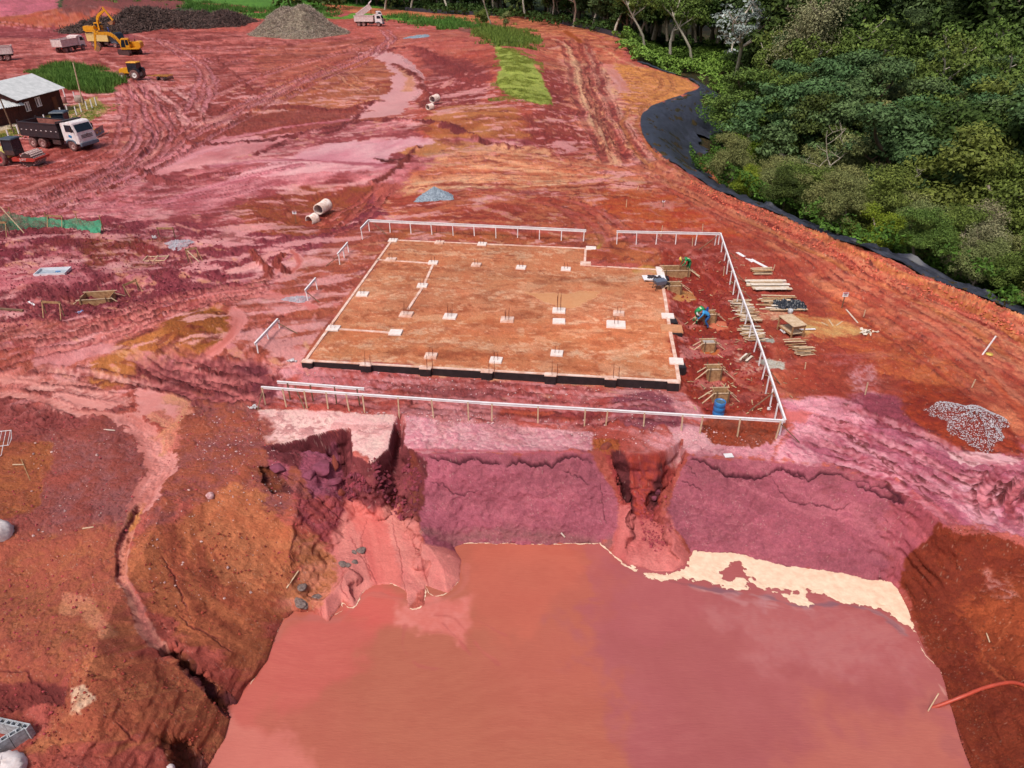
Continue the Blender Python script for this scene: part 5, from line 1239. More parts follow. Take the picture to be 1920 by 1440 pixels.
heap('blue grey mortar heap beside the short white batter board left of the slab', 'mortar_heap', 'mortar heap', 558, 562, .9, .45, .25, GREYB, 250, .05, GREYB, 5)
heap('splashed grey concrete waste on the purple mound', 'concrete_waste', 'concrete waste', 336, 458, 1.0, .8, .2, GREYB, 300, .07, GREYB, 6)
heap('dark red mound strewn with white gravel at the right edge', 'gravel_mound', 'gravel mound', 1820, 788, 1.65, 1.75, .6, mat('dark_red_soil', (140, 44, 28), .9, .15, 3, .5, col2=(110, 34, 26)), 3200, .03, mat('white_gravel', (214, 210, 214), .8, .1, 12, .2, col2=(160, 156, 164), island=.35), 7, True)
# concrete pipes
PIPE = mat('pipe_concrete', (246, 230, 222), .8, .08, 3, .3, col2=(206, 170, 154))
def pipe(label, a, b_, r_, lift=.0, group=None):
    A_ = G(*a); B_ = G(*b_); A_.z = B_.z = min(A_.z, B_.z) + r_ * .75 + lift; c_ = (A_ + B_) / 2; d = (B_ - A_).normalized(); L = (B_ - A_).length
    q = MB(); n = 24
    fr2 = Vector((0, 0, 1)); s2 = d.cross(fr2); vv = []
    prof = [(r_ * .84, -L / 2), (r_, -L / 2), (r_, L / 2 - .18), (r_ * 1.12, L / 2 - .16), (r_ * 1.12, L / 2), (r_ * .84, L / 2), (r_ * .84, -L / 2)]
    for rr, z_ in prof:
        for j in range(n): an = 2 * math.pi * j / n; vv.append(d * z_ + (fr2 * math.sin(an) + s2 * math.cos(an)) * rr)
    q.add(vv, [[i * n + j, i * n + (j + 1) % n, (i + 1) * n + (j + 1) % n, (i + 1) * n + j] for i in range(len(prof) - 1) for j in range(n)], True)
    o = q.build('concrete_pipe', PIPE); o.location = c_
    return tag(o, label, 'concrete pipe', group)
pipe('larger pale concrete pipe resting in the brown hollow', (599, 408), (615, 397), .5, .35, 'concrete pipes in the hollow')
pipe('half sunk pale concrete pipe at the left of the brown hollow', (580, 418), (593, 412), .46, -.15, 'concrete pipes in the hollow')
pipe('upper white concrete pipe on the far red slope', (811, 197), (820, 194), .5, .4, 'concrete pipes on the slope')
pipe('lower white concrete pipe on the far red slope', (802, 206), (811, 204), .42, .0, 'concrete pipes on the slope')
# signs and stakes
def sign(label, px, py, hh, w_, writing=()):
    g = G(px, py); t = thing('notice_sign', label, 'sign', g, .05)
    q = MB(); q.bar((0, 0, -.1), (0, 0, hh), .05, .05); q.build('post', OLDWOOD, t)
    q = MB(); q.box((0, -.04, hh), (w_, .02, w_ * .8)); b__ = q.build('board', WHITE, t)
    q = MB()
    for k in range(3): q.box((0, -.055, hh + w_ * (.12 - .12 * k)), (w_ * (.5 - .1 * (k % 2)), .006, .02))
    q.build('text_lines', mat('sign_ink', (90, 60, 80), .6), b__)
    q = MB(); q.box((0, -.055, hh + w_ * .3), (w_ * .8, .006, .06)); q.build('red_band', mat('sign_red', (190, 60, 80), .6), b__)
sign('white notice with a red band on a thin post on the right slope', 1578, 578, 1.0, .38)
sign('small white notice on a stick at the brown hollow', 555, 417, .9, .35)
sign('small white marker on a stake behind the right batter board', 1243, 388, .55, .25)
def stake(label, px, py, hh, m_=None, tilt=(0, 0), w_=.05, group='survey stakes'):
    g = G(px, py); q = MB(); q.bar((0, 0, -.1), (tilt[0], tilt[1], hh), w_, w_ * .8); o = q.build('survey_stake', m_ or PALEWOOD); o.location = g
    return tag(o, label, 'stake', group)
for l, a, b__, hh in (("thin wooden stake on the dark red field behind the back boards", 1174, 388, .7), ("thin stake just behind the right end of the back board", 1317, 433, .6), ("stake standing through the back right white board", 1239, 443, .9), ("leaning stake below the back right board", 1298, 462, .7),
                      ("small wooden cross stake near the right batter board", 1357, 514, .6), ("thin stake right of the notice sign", 1619, 594, .5), ("short pale stake on the red slope below the lumber", 1509, 694, .5), ("thin stake at the edge of the mauve bank", 1622, 740, .75), ("thin yellowish stake above the white gravel mound", 1822, 726, .5),
                      ("thin stake left of the white planks on the right slope", 1449, 508, .5), ("stake at the far crossroads", 1195, 356, .4)):
    stake(l, a, b__, hh, tilt=(rnd.uniform(-.06, .1), 0))
stake('leaning white pole stuck in the red slope near the right edge', 1842, 664, 1.15, WHITE, (.45, .1), .07, None)
q = MB(); q.lathe([(0, .05), (.18, .05), (.2, .0)], 16); o = q.build('hard_cap', mat('yellow_plastic', (220, 190, 90), .5)); o.location = G(1855, 664); tag(o, 'small yellow and white disc beside the leaning white pole', 'disc')
# blue drum
g = G(1346, 779); t = thing('barrel', 'blue plastic drum standing in front of the nearest column form', 'barrel', g)
BL_ = mat('blue_drum', (40, 130, 200), .4, .08, 5, 0, col2=(60, 110, 170))
q = MB(); q.lathe([(0, 0), (.27, 0), (.29, .04), (.29, .28), (.275, .3), (.29, .32), (.29, .58), (.275, .6), (.29, .62), (.29, .86), (.27, .88), (.25, .88), (.25, .80), (0, .80)], 24); q.build('drum_body', BL_, t)
q = MB(); q.lathe([(0, .805), (.245, .81)], 24); q.build('water_surface', mat('drum_water', (90, 110, 120), .1), t)
# lumber stacks
def lumber(label, px, py, n, L1, rz, m_, spread=.9, hh=.25, wd=.2, mess=.1, jit=.3, extra=None, name='lumber_stack', seed=3, cat='lumber'):
    g = G(px, py); r_ = random.Random(seed); t = thing(name, label, cat, g, rz)
    for i in range(n):
        y_ = (i / max(1, n - 1) - .5) * spread; z_ = .03 + r_.random() * hh
        a = r_.uniform(-mess, mess); L2 = L1 * r_.uniform(.75, 1.05); x_ = r_.uniform(-jit, jit)
        q = MB(); d = Vector((math.cos(a), math.sin(a), r_.uniform(-.02, .02))); c_ = Vector((x_, y_, z_))
        q.bar(c_ - d * L2 / 2, c_ + d * L2 / 2, wd * r_.uniform(.7, 1.1), .03); q.build('plank', extra[i % len(extra)] if extra else m_, t)
    return t
mx_ = [WHITEWASH, PALEWOOD, WHITEWASH]
lumber('stack of pale whitewashed boards, largest of the lumber stacks on the red ground', 1440, 538, 14, 2.8, -.02, None, 1.7, .22, .28, .02, .12, mx_, seed=2)
lumber('small brownish bundle of boards behind the whitewashed stack', 1428, 512, 7, 1.6, .1, None, .7, .25, .16, .05, .1, [PALEWOOD, WOOD], seed=4)
tl = lumber('boards half covered by black plastic in front of the whitewashed stack', 1460, 572, 22, 2.5, -.05, None, 2.0, .22, .17, .1, .4, [PALEWOOD, WOOD, WHITEWASH], seed=5)
q = MB(); vv = []
for i in range(26):
    for j in range(12):
        u = i / 25; v_ = j / 11
        vv.append((-.5 + 2.1 * u, -1.0 + 1.3 * v_ + .12 * math.sin(i * .8), 0.36 + .07 * math.sin(i * 1.7 + j * 1.1) + .06 * math.sin(j * 2.3 + i * .6) - .2 * (abs(v_ - .5) * 2) ** 3 - .15 * (abs(u - .5) * 2) ** 6))
q.add(vv, [[i * 12 + j, i * 12 + 12 + j, i * 12 + 13 + j, i * 12 + j + 1] for i in range(25) for j in range(11)], False)
o = q.build('black_tarpaulin', mat('black_sheet', (58, 62, 72), .35, .2, 6, .4, col2=(28, 30, 36))); o.location = tl.location; tag(o, 'crumpled black plastic sheet thrown over boards', 'tarpaulin')
lumber('long spill of thin battens under the right batter board', 1397, 585, 44, 1.3, -.05, None, 3.4, .25, .09, .22, .25, [PALEWOOD, WOOD, WHITEWASH, PALEWOOD], seed=6)
lumber('messy batten pile at the near end of the batten spill under the board', 1410, 627, 30, 1.3, .15, None, 1.8, .25, .09, .3, .25, [PALEWOOD, WHITEWASH, WOOD], seed=7)
lumber('pile of short sticks in front of the work table', 1500, 655, 24, 1.2, .08, None, 1.7, .3, .09, .14, .2, [PALEWOOD, WOOD, PALEWOOD], seed=8)
lumber('two white boards leaning by the lower batter board', 1398, 676, 3, 1.0, .9, None, .3, .3, .14, .1, .1, [WHITEWASH, OLDWOOD], seed=9)
plank('long white board lying on the slope above the lumber stacks, left piece', (1382, 474), (1412, 492), .26, .04, WHITE)
plank('long white board lying on the slope above the lumber stacks, right piece', (1408, 488), (1440, 505), .26, .04, WHITE, .08)
plank('pale plank beside the bending worker in green', (1290, 506), (1311, 520), .12, .03, PALEWOOD, .1)
plank('curved white pipe-like stick beside the notice sign', (1583, 577), (1608, 606), .07, .05, WHITEWASH, .03)
for i, (a, b__) in enumerate((((1554, 600), (1562, 612)), ((1568, 611), (1580, 603)), ((1540, 605), (1552, 611)))): plank('short offcut on the sawdust patch, ' + ['leftmost upright one', 'right hand one', 'smallest one'][i], a, b__, .08, .03, PALEWOOD)
plank('white stick at the front of the mauve bank', (1052, 1000), (1059, 1008), .05, .04, WHITEWASH)
plank('white scrap sheet on the pink ledge below the right end of the front board', (1358, 855), (1374, 854), .3, .02, WP, .02, name='scrap_sheet', cat='scrap')
plank('grey log lying at the left edge of the purple worksite', (-10, 580), (44, 584), .16, .14, OLDWOOD, .05, name='log', cat='log')
plank('white board scrap on the purple soil left of the profile frame', (54, 566), (72, 577), .12, .04, WHITE)
plank('thin stick on the purple slope', (195, 806), (216, 808), .04, .03, WHITEWASH)
plank('thin stick on the brown slope above the gully', (155, 992), (176, 989), .05, .03, PALEWOOD)
plank('short stick on the dark brown soil at the left', (24, 872), (45, 872), .05, .03, PALEWOOD)
plank('long thin stick stuck in the dark brown soil at the left', (40, 862), (57, 902), .03, .02, WOOD)
plank('thin pale branch on the orange slope above the pond', (538, 1104), (560, 1072), .05, .04, PALEWOOD, .05, name='branch', cat='branch')
plank('thin stick on the dark red slope at the right', (1849, 1188), (1855, 1205), .04, .03, PALEWOOD)
# work table
g = G(1492, 632); t = thing('work_table', 'plywood topped work table standing on the red ground', 'table', g, .28)
q = MB(); q.box((0, .6, .85), (.95, 1.6, .05)); q.build('tabletop', PALEWOOD, t, .008)
for sx in (-.42, .42):
    for sy in (-.1, 1.3): q = MB(); q.bar((sx, sy, -.05), (sx, sy, .83), .07, .07); q.build('leg', WOOD, t)
    q = MB(); q.bar((sx, -.1, .25), (sx, 1.3, .25), .04, .1); q.build('rail', WOOD, t)
for sy in (-.1, 1.3): q = MB(); q.bar((-.42, sy, .72), (.42, sy, .72), .04, .12); q.build('apron', WOOD, t)
q = MB(); q.box((0, .6, .25), (.8, 1.3, .02)); q.build('shelf', PALEWOOD, t)
plank('white board sticking out behind the work table', (1465, 622), (1528, 620), .14, .03, WHITE, .12)
q = MB(); q.lathe([(0, 0), (.14, 0), (.17, .3), (.15, .3), (.12, .05), (0, .05)], 14); o = q.build('bucket', mat('bucket_grey', (190, 192, 196), .5)); o.location = G(1481, 588); tag(o, 'small grey bucket behind the work table', 'bucket')
# tray and wheelbarrow at the back right corner of the slab
g = at(1226, 523, .05); t = thing('mortar_tray', 'white mortar tray holding dark mortar on the slab edge', 'tray', g, .03)
q = MB(); q.box((0, 0, .06), (1.5, .75, .12), taper=(1.06, 1.1)); q.build('tray_body', WHITE, t)
q = MB()
for i in range(26): q.box((rnd.uniform(-.45, .45), rnd.uniform(-.2, .2), .14 + rnd.uniform(0, .05)), (.16, .12, .08), Matrix.Rotation(rnd.uniform(0, 3), 3, 'Z'))
q.build('dark_mortar', mat('dark_mortar', (70, 60, 66), .8, .2, 9, .5), t)
def wheelbarrow(label, g, rz, tubm):
    t = thing('wheelbarrow', label, 'wheelbarrow', g, rz)
    q = MB(); q.box((0, 0, .5), (.7, .55, .3), taper=(1.25, 1.15)); q.build('tub', tubm, t, .03)
    q = MB(); q.cyl((.62, 0, .2), .2, .09, 'y', 18); q.build('wheel', mat('tyre_rubber', (70, 58, 58), .9, .1, 8), t)
    for sy in (-1, 1):
        q = MB(); q.bar((.62, sy * .07, .2), (-1.0, sy * .3, .6), .04, .04); q.build('handle', OLDWOOD, t)
        q = MB(); q.bar((-.3, sy * .22, .42), (-.4, sy * .25, 0), .035, .035); q.build('leg', mat('dark_steel', (60, 60, 64), .5, .1, 5, 0, .5), t)
wheelbarrow('blue grey wheelbarrow parked on the slab beside the right beam', at(1236, 541, 0), .3, mat('barrow_steel', (120, 128, 146), .5, .1, 5, 0, .3))
wheelbarrow('pale wheelbarrow in front of the brown hut', G(109, 203), .3, mat('barrow_pale', (220, 216, 216), .5, .06, 5))
# orange hose on the right bank
pts = [P1(*q) for q in ((1790, 1318), (1800, 1310), (1840, 1294), (1880, 1284), (1905, 1284), (1935, 1296), (1980, 1320))]
pts2 = [at(1745, 1327, ZW - .05), at(1760, 1323, ZW + .03)] + [p + Vector((0, 0, .09)) for p in pts[1:]]
q = MB(); q.tube([Vector(v) for v in smooth([tuple(p) for p in pts2], 8)], .068, 12); o = q.build('suction_hose', mat('orange_hose', (196, 80, 60), .45, .08, 4)); tag(o, 'thick orange hose running down the dark red bank into the pond', 'hose')
q = MB(); q.tube([at(1760, 1300, ZW + .75), at(1742, 1330, ZW + .1), at(1735, 1342, ZW - .3)], .025, 6); o = q.build('stick', PALEWOOD); tag(o, 'thin stick poking out of the pond at the hose end', 'stick')
# concrete block wall, tank, barrier at the left edge
CB = mat('cinder_block', (196, 200, 204), .85, .08, 8, .3, col2=(150, 150, 152))
g = G(64, 1380) + Vector((0, 0, .35)); t = thing('block_wall', 'corner of a grey hollow block wall at the lower left edge', 'block wall', g, -.2)
for row in range(3):
    for i in range(9):
        q = MB(); x0 = -.2 - i * .40; z0 = -.35 + row * .2
        q.box((x0, .07, z0), (.385, .035, .19)); q.box((x0, -.07, z0), (.385, .035, .19))
        for k in (-.175, 0, .175): q.box((x0 + k, 0, z0), (.035, .105, .19))
        q.build('block', CB, t)
    for i in range(5):
        q = MB(); y0 = -.32 - i * .40; z0 = -.35 + row * .2
        q.box((.07 - .09, y0, z0), (.035, .385, .19)); q.box((-.07 - .09, y0, z0), (.035, .385, .19))
        for k in (-.175, 0, .175): q.box((-.09, y0 + k, z0), (.105, .035, .19))
        _r = Matrix.Rotation(-.6, 3, 'Z'); q.v = [tuple(_r @ Vector(v)) for v in q.v]; q.build('block', CB, t)
def sack(label, c_, sx, sy, sz, name, m_, cat, seed=1):
    q = MB(); n1, n2 = 20, 12; vv = []
    for i in range(n2 + 1):
        th = math.pi * i / n2
        for j in range(n1):
            a = 2 * math.pi * j / n1; wr = 1 + .06 * math.sin(a * 5 + i * 1.3 + seed) + .04 * math.sin(a * 9 + i * 2.1)
            vv.append((sx * math.sin(th) ** .7 * math.cos(a) * wr, sy * math.sin(th) ** .7 * math.sin(a) * wr, sz * math.cos(th) * wr))
    q.add(vv, [[i * n1 + j, i * n1 + (j + 1) % n1, (i + 1) * n1 + (j + 1) % n1, (i + 1) * n1 + j] for i in range(n2) for j in range(n1)], True)
    o = q.build(name, m_); o.location = c_; return tag(o, label, cat)
FAB = mat('white_geotextile', (236, 226, 224), .7, .05, 4, .4, col2=(214, 196, 192))
sack('bulging white fabric sack half in frame at the left edge beside a gully', G(-4, 1004) + Vector((0, 0, .05)), .6, .6, .55, 'fabric_sack', FAB, 'sack')
sack('white fabric bundle in the bottom left corner below the block wall', G(8, 1438) + Vector((0, 0, .0)), .62, .45, .3, 'fabric_bundle', FAB, 'fabric bundle', 3)
sack('round white object peeking out of the hole at the bottom edge', G(318, 1442), .16, .16, .14, 'white_ball', FAB, 'ball', 4)
t = thing('metal_grille', 'white bent metal grille lying at the left edge on purple soil', 'grille', G(6, 842), .2)
gm = mat('white_metal', (226, 222, 224), .5)
q = MB(); q.tube([(-.9, -.25, .35), (.45, -.25, .35), (.55, .0, .55), (.5, .35, .8), (-.9, .35, .8)], .02, 6); q.build('rim', gm, t)
for k in range(7): q = MB(); q.tube([(-.75 + k * .19, -.25, .35), (-.68 + k * .19, .35, .8)], .014, 5); q.build('bar', gm, t)
q = MB(); q.tube([(.2, -.25, .35), (.1, -.5, .0), (.0, -.6, -.05)], .02, 6); q.build('leg', gm, t)
# boulders and clumps
ROCK = mat('pinkish_rock', (214, 172, 172), .9, .15, 8, .5, col2=(170, 110, 110))
def rock(label, c_, s_, m_, seed, name='boulder', cat='boulder', group=None, sq=(1, 1, .8)):
    bm = bmesh.new(); bmesh.ops.create_icosphere(bm, subdivisions=3, radius=1); r_ = random.Random(seed)
    o3 = [Vector((r_.gauss(0, 1), r_.gauss(0, 1), r_.gauss(0, 1))).normalized() for _ in range(9)]
    for v in bm.verts:
        k = 1.0
        for d in o3:
            dd_ = v.co.dot(d)
            if dd_ > .62: v.co -= d * (dd_ - .62) * .85
        v.co = Vector((v.co.x * sq[0], v.co.y * sq[1], v.co.z * sq[2])) * s_
    me = bpy.data.meshes.new(name); bm.to_mesh(me); bm.free(); me.materials.append(m_)
    o = bpy.data.objects.new(name, me); C.objects.link(o); o.location = c_; o.rotation_euler = (0, 0, r_.uniform(0, 6))
    return tag(o, label, cat, group)
rock('lone pinkish boulder on the purple slope above the pond', G(394, 932) + Vector((0, 0, .05)), .22, ROCK, 4)
GC = mat('grey_mud_clump', (150, 128, 120), .8, .15, 12, .8, col2=(90, 74, 72))
for i, (a, b__, s_) in enumerate([(677, 1033, .22), (664, 1036, .13), (643, 1058, .2), (652, 1061, .16), (665, 1054, .14), (566, 1102, .24), (562, 1130, .3), (594, 1120, .2), (572, 1136, .2)]):
    rock('grey mud clump ' + ['larger one of the upper pair on the mud fan', 'smaller left one of the upper pair on the mud fan', 'leftmost of the lower trio on the mud fan', 'middle of the lower trio on the mud fan', 'right one of the lower trio on the mud fan',
         'highest of those on the brown pond bank', 'largest of those at the waterline', 'right one of those on the brown pond bank', 'small one touching the waterline'][i], G(a, b__) + Vector((0, 0, s_ * .15)), s_, GC, i + 10, 'mud_clump', 'mud clump', 'grey clumps on the mud fan', (1.3, 1, .45))
# slumped soil blocks of the collapsed bank
SB1 = mat('mauve_soil_block', (150, 74, 98), .9, .15, 3, .9, col2=(124, 56, 72)); SB2 = mat('brown_soil_block', (150, 68, 48), .9, .15, 3, .9, col2=(120, 50, 44)); SB3 = mat('maroon_soil_block', (116, 44, 50), .9, .15, 3, .9, col2=(96, 36, 44))
blk = [(600, 880, .62, SB1, 'largest mauve block slumped below the left scarp', (.9, 1.1, .55)), (580, 893, .4, SB1, 'left mauve block slumped below the scarp', (1, .8, .6)), (622, 905, .42, SB1, 'mauve wedge below the largest slumped block', (.7, 1.2, .5)),
       (628, 870, .4, SB2, 'orange brown splinter standing beside the mauve block', (.5, 1.1, 1.1)), (520, 880, .4, SB1, 'cracked pink block at the far left of the collapse', (1, 1, .4)), (640, 925, .3, SB2, 'brown block near the mud flow head', (1, .8, .6)),
       (1232, 922, .2, SB1, 'pink block wedged in the dark crack of the second gully', (1, .8, .9)), (1226, 934, .16, SB1, 'small block lower in the crack of the second gully', (1, 1, .8)), (1138, 838, .3, SB2, 'orange brown lump on the rim of the second gully', (1.4, .8, .6))]
for i, (a, b__, s_, m_, l, sq) in enumerate(blk): rock(l, G(a, b__) + Vector((0, 0, s_ * .1)), s_, m_, i + 40, 'soil_block', 'soil block', None, sq)
def scatter(name, label, cat, polys, n, smin, smax, m_, seed, lift=.2):
    r_ = np.random.RandomState(seed); q = MB(); pts_ = []
    for poly in polys:
        pp_ = PL(poly); xs = [p[0] for p in pp_]; ys = [p[1] for p in pp_]
        k = n // len(polys); X_ = r_.uniform(min(xs), max(xs), k * 4); Y_ = r_.uniform(min(ys), max(ys), k * 4)
        ok = seg_sd(X_, Y_, pp_) < 0
        X_ = X_[ok][:k]; Y_ = Y_[ok][:k]; Z_ = height(X_, Y_); pts_ += list(zip(X_, Y_, Z_))
    for (a, b__, c__) in pts_:
        s_ = smin * (smax / smin) ** (r_.rand() ** 2.2); vv = []
        for k in range(6): d = Vector(((1, 0, 0), (-1, 0, 0), (0, 1, 0), (0, -1, 0), (0, 0, 1), (0, 0, -1))[k]) * s_ * r_.uniform(.5, 1.3); vv.append(Vector((a, b__, c__ + s_ * lift + .02)) + d)
        q.add(vv, [[0, 2, 4], [2, 1, 4], [1, 3, 4], [3, 0, 4], [2, 0, 5], [1, 2, 5], [3, 1, 5], [0, 3, 5]])
    o = q.build(name, m_); return tag(o, label, cat, kind='stuff')
scatter('soil_clods', 'dark red clods strewn over the slopes left of the pond', 'soil clods', ["0 780 240 780 280 860 240 1000 120 1100 0 1100", "330 760 480 770 520 900 620 1000 560 1100 420 900 300 960", "0 1050 220 1080 240 1240 60 1400 0 1400"], 1300, .015, .07, mat('soil_clods_brown', (184, 96, 74), .9, .2, 3, .4, col2=(164, 78, 62), island=.3), 5)
scatter('rubble', 'maroon crumbled rubble filling the collapsed gully', 'rubble', ["690 870 770 850 792 900 780 965 730 955 700 930", "640 890 700 905 690 930 640 925"], 750, .04, .2, mat('maroon_rubble', (122, 50, 52), .9, .2, 3, .6, col2=(142, 66, 52), island=.3), 6)
scatter('rubble', 'loose soil rubble at the foot of the second gully', 'rubble', ["1200 930 1250 930 1262 1000 1230 1040 1200 1000"], 220, .03, .12, mat('red_rubble', (178, 76, 74), .9, .2, 3, .6, col2=(140, 52, 56), island=.3), 7)
scatter('pebbles', 'pale pebbles scattered along the ground in front of the foundation', 'pebbles', ["560 690 1270 730 1280 770 560 715", "640 770 960 780 960 800 700 795", "1000 785 1320 800 1440 830 1420 850 1100 830 1000 800", "330 780 480 770 560 960 400 940"], 1400, .015, .07, mat('pale_pebbles', (226, 196, 190), .9, .1, 3, .3, col2=(196, 150, 146), island=.25), 8)
scatter('pebbles', 'pinkish stones on the brown slopes left of the gully', 'pebbles', ["60 800 230 800 200 1080 20 1120", "250 980 330 900 480 980 520 1100 300 1150"], 160, .02, .09, MATS['pale_pebbles'], 9)
scatter('soil_clods', 'orange crumbs along the berm beside the black liner', 'soil clods', ["1290 338 1400 382 1500 422 1610 470 1760 530 1940 600 1940 640 1750 570 1600 505 1480 450 1300 356"], 4200, .03, .14, mat('berm_clods', (220, 128, 88), .9, .2, 3, .4, col2=(200, 108, 72), island=.3), 10)
scatter('soil_clods', 'dark clods over the purple worksite on the left', 'soil clods', ["-40 420 220 420 420 440 420 520 300 580 100 600 -40 640"], 2600, .03, .11, mat('soil_clods', (158, 76, 70), .9, .2, 3, .4, col2=(138, 62, 56), island=.3), 11)
scatter('soil_clods', 'dark red crumbs on the right bank of the pond', 'soil clods', ["1700 1060 1740 1010 1900 1010 1920 1440 1830 1440 1740 1230"], 1800, .012, .05, mat('dark_clods', (140, 50, 32), .9, .2, 3, .4, col2=(110, 36, 26), island=.35), 12)
scatter('soil_clods', 'crumbs on the worksite strip right of the slab', 'soil clods', ["1280 480 1360 480 1400 600 1450 760 1300 770 1285 700 1275 560"], 1600, .02, .09, mat('red_clods', (160, 58, 42), .9, .2, 3, .4, col2=(130, 44, 34), island=.35), 13)
scatter('soil_clods', 'brown crumbs on the orange slope beside the pond', 'soil clods', ["260 1020 360 960 560 1050 500 1220 300 1180", "130 1280 300 1250 440 1320 400 1440 60 1440"], 1600, .015, .07, mat('brown_clods', (170, 88, 56), .9, .2, 3, .4, col2=(140, 66, 46), island=.3), 14)
# loose offcuts
rs_ = random.Random(77); q = MB()
for k in range(150):
    px_ = rs_.choice([rs_.uniform(1285, 1400), rs_.uniform(1370, 1500), rs_.uniform(1290, 1460)]); py_ = rs_.uniform(500, 775)
    g = Pz(px_, py_, -.45); zz_ = hz(float(g[0]), float(g[1])); a = rs_.uniform(0, 6.28); L1 = rs_.uniform(.08, .45)
    c_ = Vector((float(g[0]), float(g[1]), zz_ + .04)); d = Vector((math.cos(a), math.sin(a), rs_.uniform(-.1, .1))) * L1
    q.bar(c_ - d / 2, c_ + d / 2, rs_.uniform(.03, .07), .02)
o = q.build('wood_offcuts', mat('offcut_wood', (220, 186, 150), .8, .1, 5, .2, col2=(160, 120, 90), island=.3)); tag(o, 'small wooden offcuts littering the red strip along the right batter board', 'offcuts', kind='stuff')
# ------------------------------------------------------------------ vehicles
TYRE = mat('muddy_tyre', (150, 104, 98), .9, .2, 6, .4, col2=(88, 58, 58)); RIM = mat('muddy_rim', (196, 160, 156), .7, .12, 6, 0, col2=(150, 100, 96))
GLASS = mat('dark_glass', (34, 44, 56), .12, .1, 3, 0); STEEL = mat('dark_chassis', (52, 44, 46), .7, .2, 5, .2, col2=(96, 56, 54))
WPAINT = mat('white_cab_paint', (255, 255, 255), .35, .04, 2.2, col2=(236, 216, 214)); BPAINT = mat('black_body_paint', (40, 38, 46), .45, .15, 3, .1, col2=(60, 46, 50))
YEL = mat('yellow_paint', (246, 178, 34), .4, .06, 4, 0, col2=(226, 150, 30)); DUSTY = mat('dusty_white_body', (240, 226, 222), .6, .06, 3, .1, col2=(214, 180, 176))
CREAM = mat('cream_body', (244, 214, 140), .5, .08, 3, 0, col2=(226, 190, 120)); RUSTIN = mat('rusty_bed_inside', (168, 104, 92), .8, .15, 3, .2, col2=(130, 76, 68))
LAMP = mat('headlamp', (240, 240, 235), .2); REDL = mat('red_lamp', (190, 40, 40), .3)
def wheel(parent, c_, r_, wd, rimm=RIM, name='wheel'):
    q = MB(); c_ = Vector(c_); n = 26
    prof = [(r_ * .55, -wd * .42), (r_ * .93, -wd * .5), (r_, -wd * .38), (r_, wd * .38), (r_ * .93, wd * .5), (r_ * .55, wd * .42)]
    vv = []
    for rr, y_ in prof:
        for j in range(n): a = 2 * math.pi * j / n; lug = 1 + (.025 if j % 2 else 0) * (rr == r_); vv.append(c_ + Vector((rr * lug * math.cos(a), y_, rr * lug * math.sin(a))))
    q.add(vv, [[i * n + j, i * n + (j + 1) % n, (i + 1) * n + (j + 1) % n, (i + 1) * n + j] for i in range(5) for j in range(n)], True)
    o = q.build(name, TYRE, parent)
    q = MB(); vv = []
    prof = [(r_ * .56, -wd * .42), (r_ * .5, -wd * .25), (r_ * .2, -wd * .22), (r_ * .16, -wd * .4), (.001, -wd * .4), (.001, wd * .4), (r_ * .16, wd * .4), (r_ * .2, wd * .22), (r_ * .5, wd * .25), (r_ * .56, wd * .42)]
    for rr, y_ in prof:
        for j in range(16): a = 2 * math.pi * j / 16; vv.append(c_ + Vector((rr * math.cos(a), y_, rr * math.sin(a))))
    q.add(vv, [[i * 16 + j, i * 16 + (j + 1) % 16, (i + 1) * 16 + (j + 1) % 16, (i + 1) * 16 + j] for i in range(9) for j in range(16)], True)
    q.build('rim', rimm, o)
def wpos(px, py, z=None):
    g = G(px, py); return g
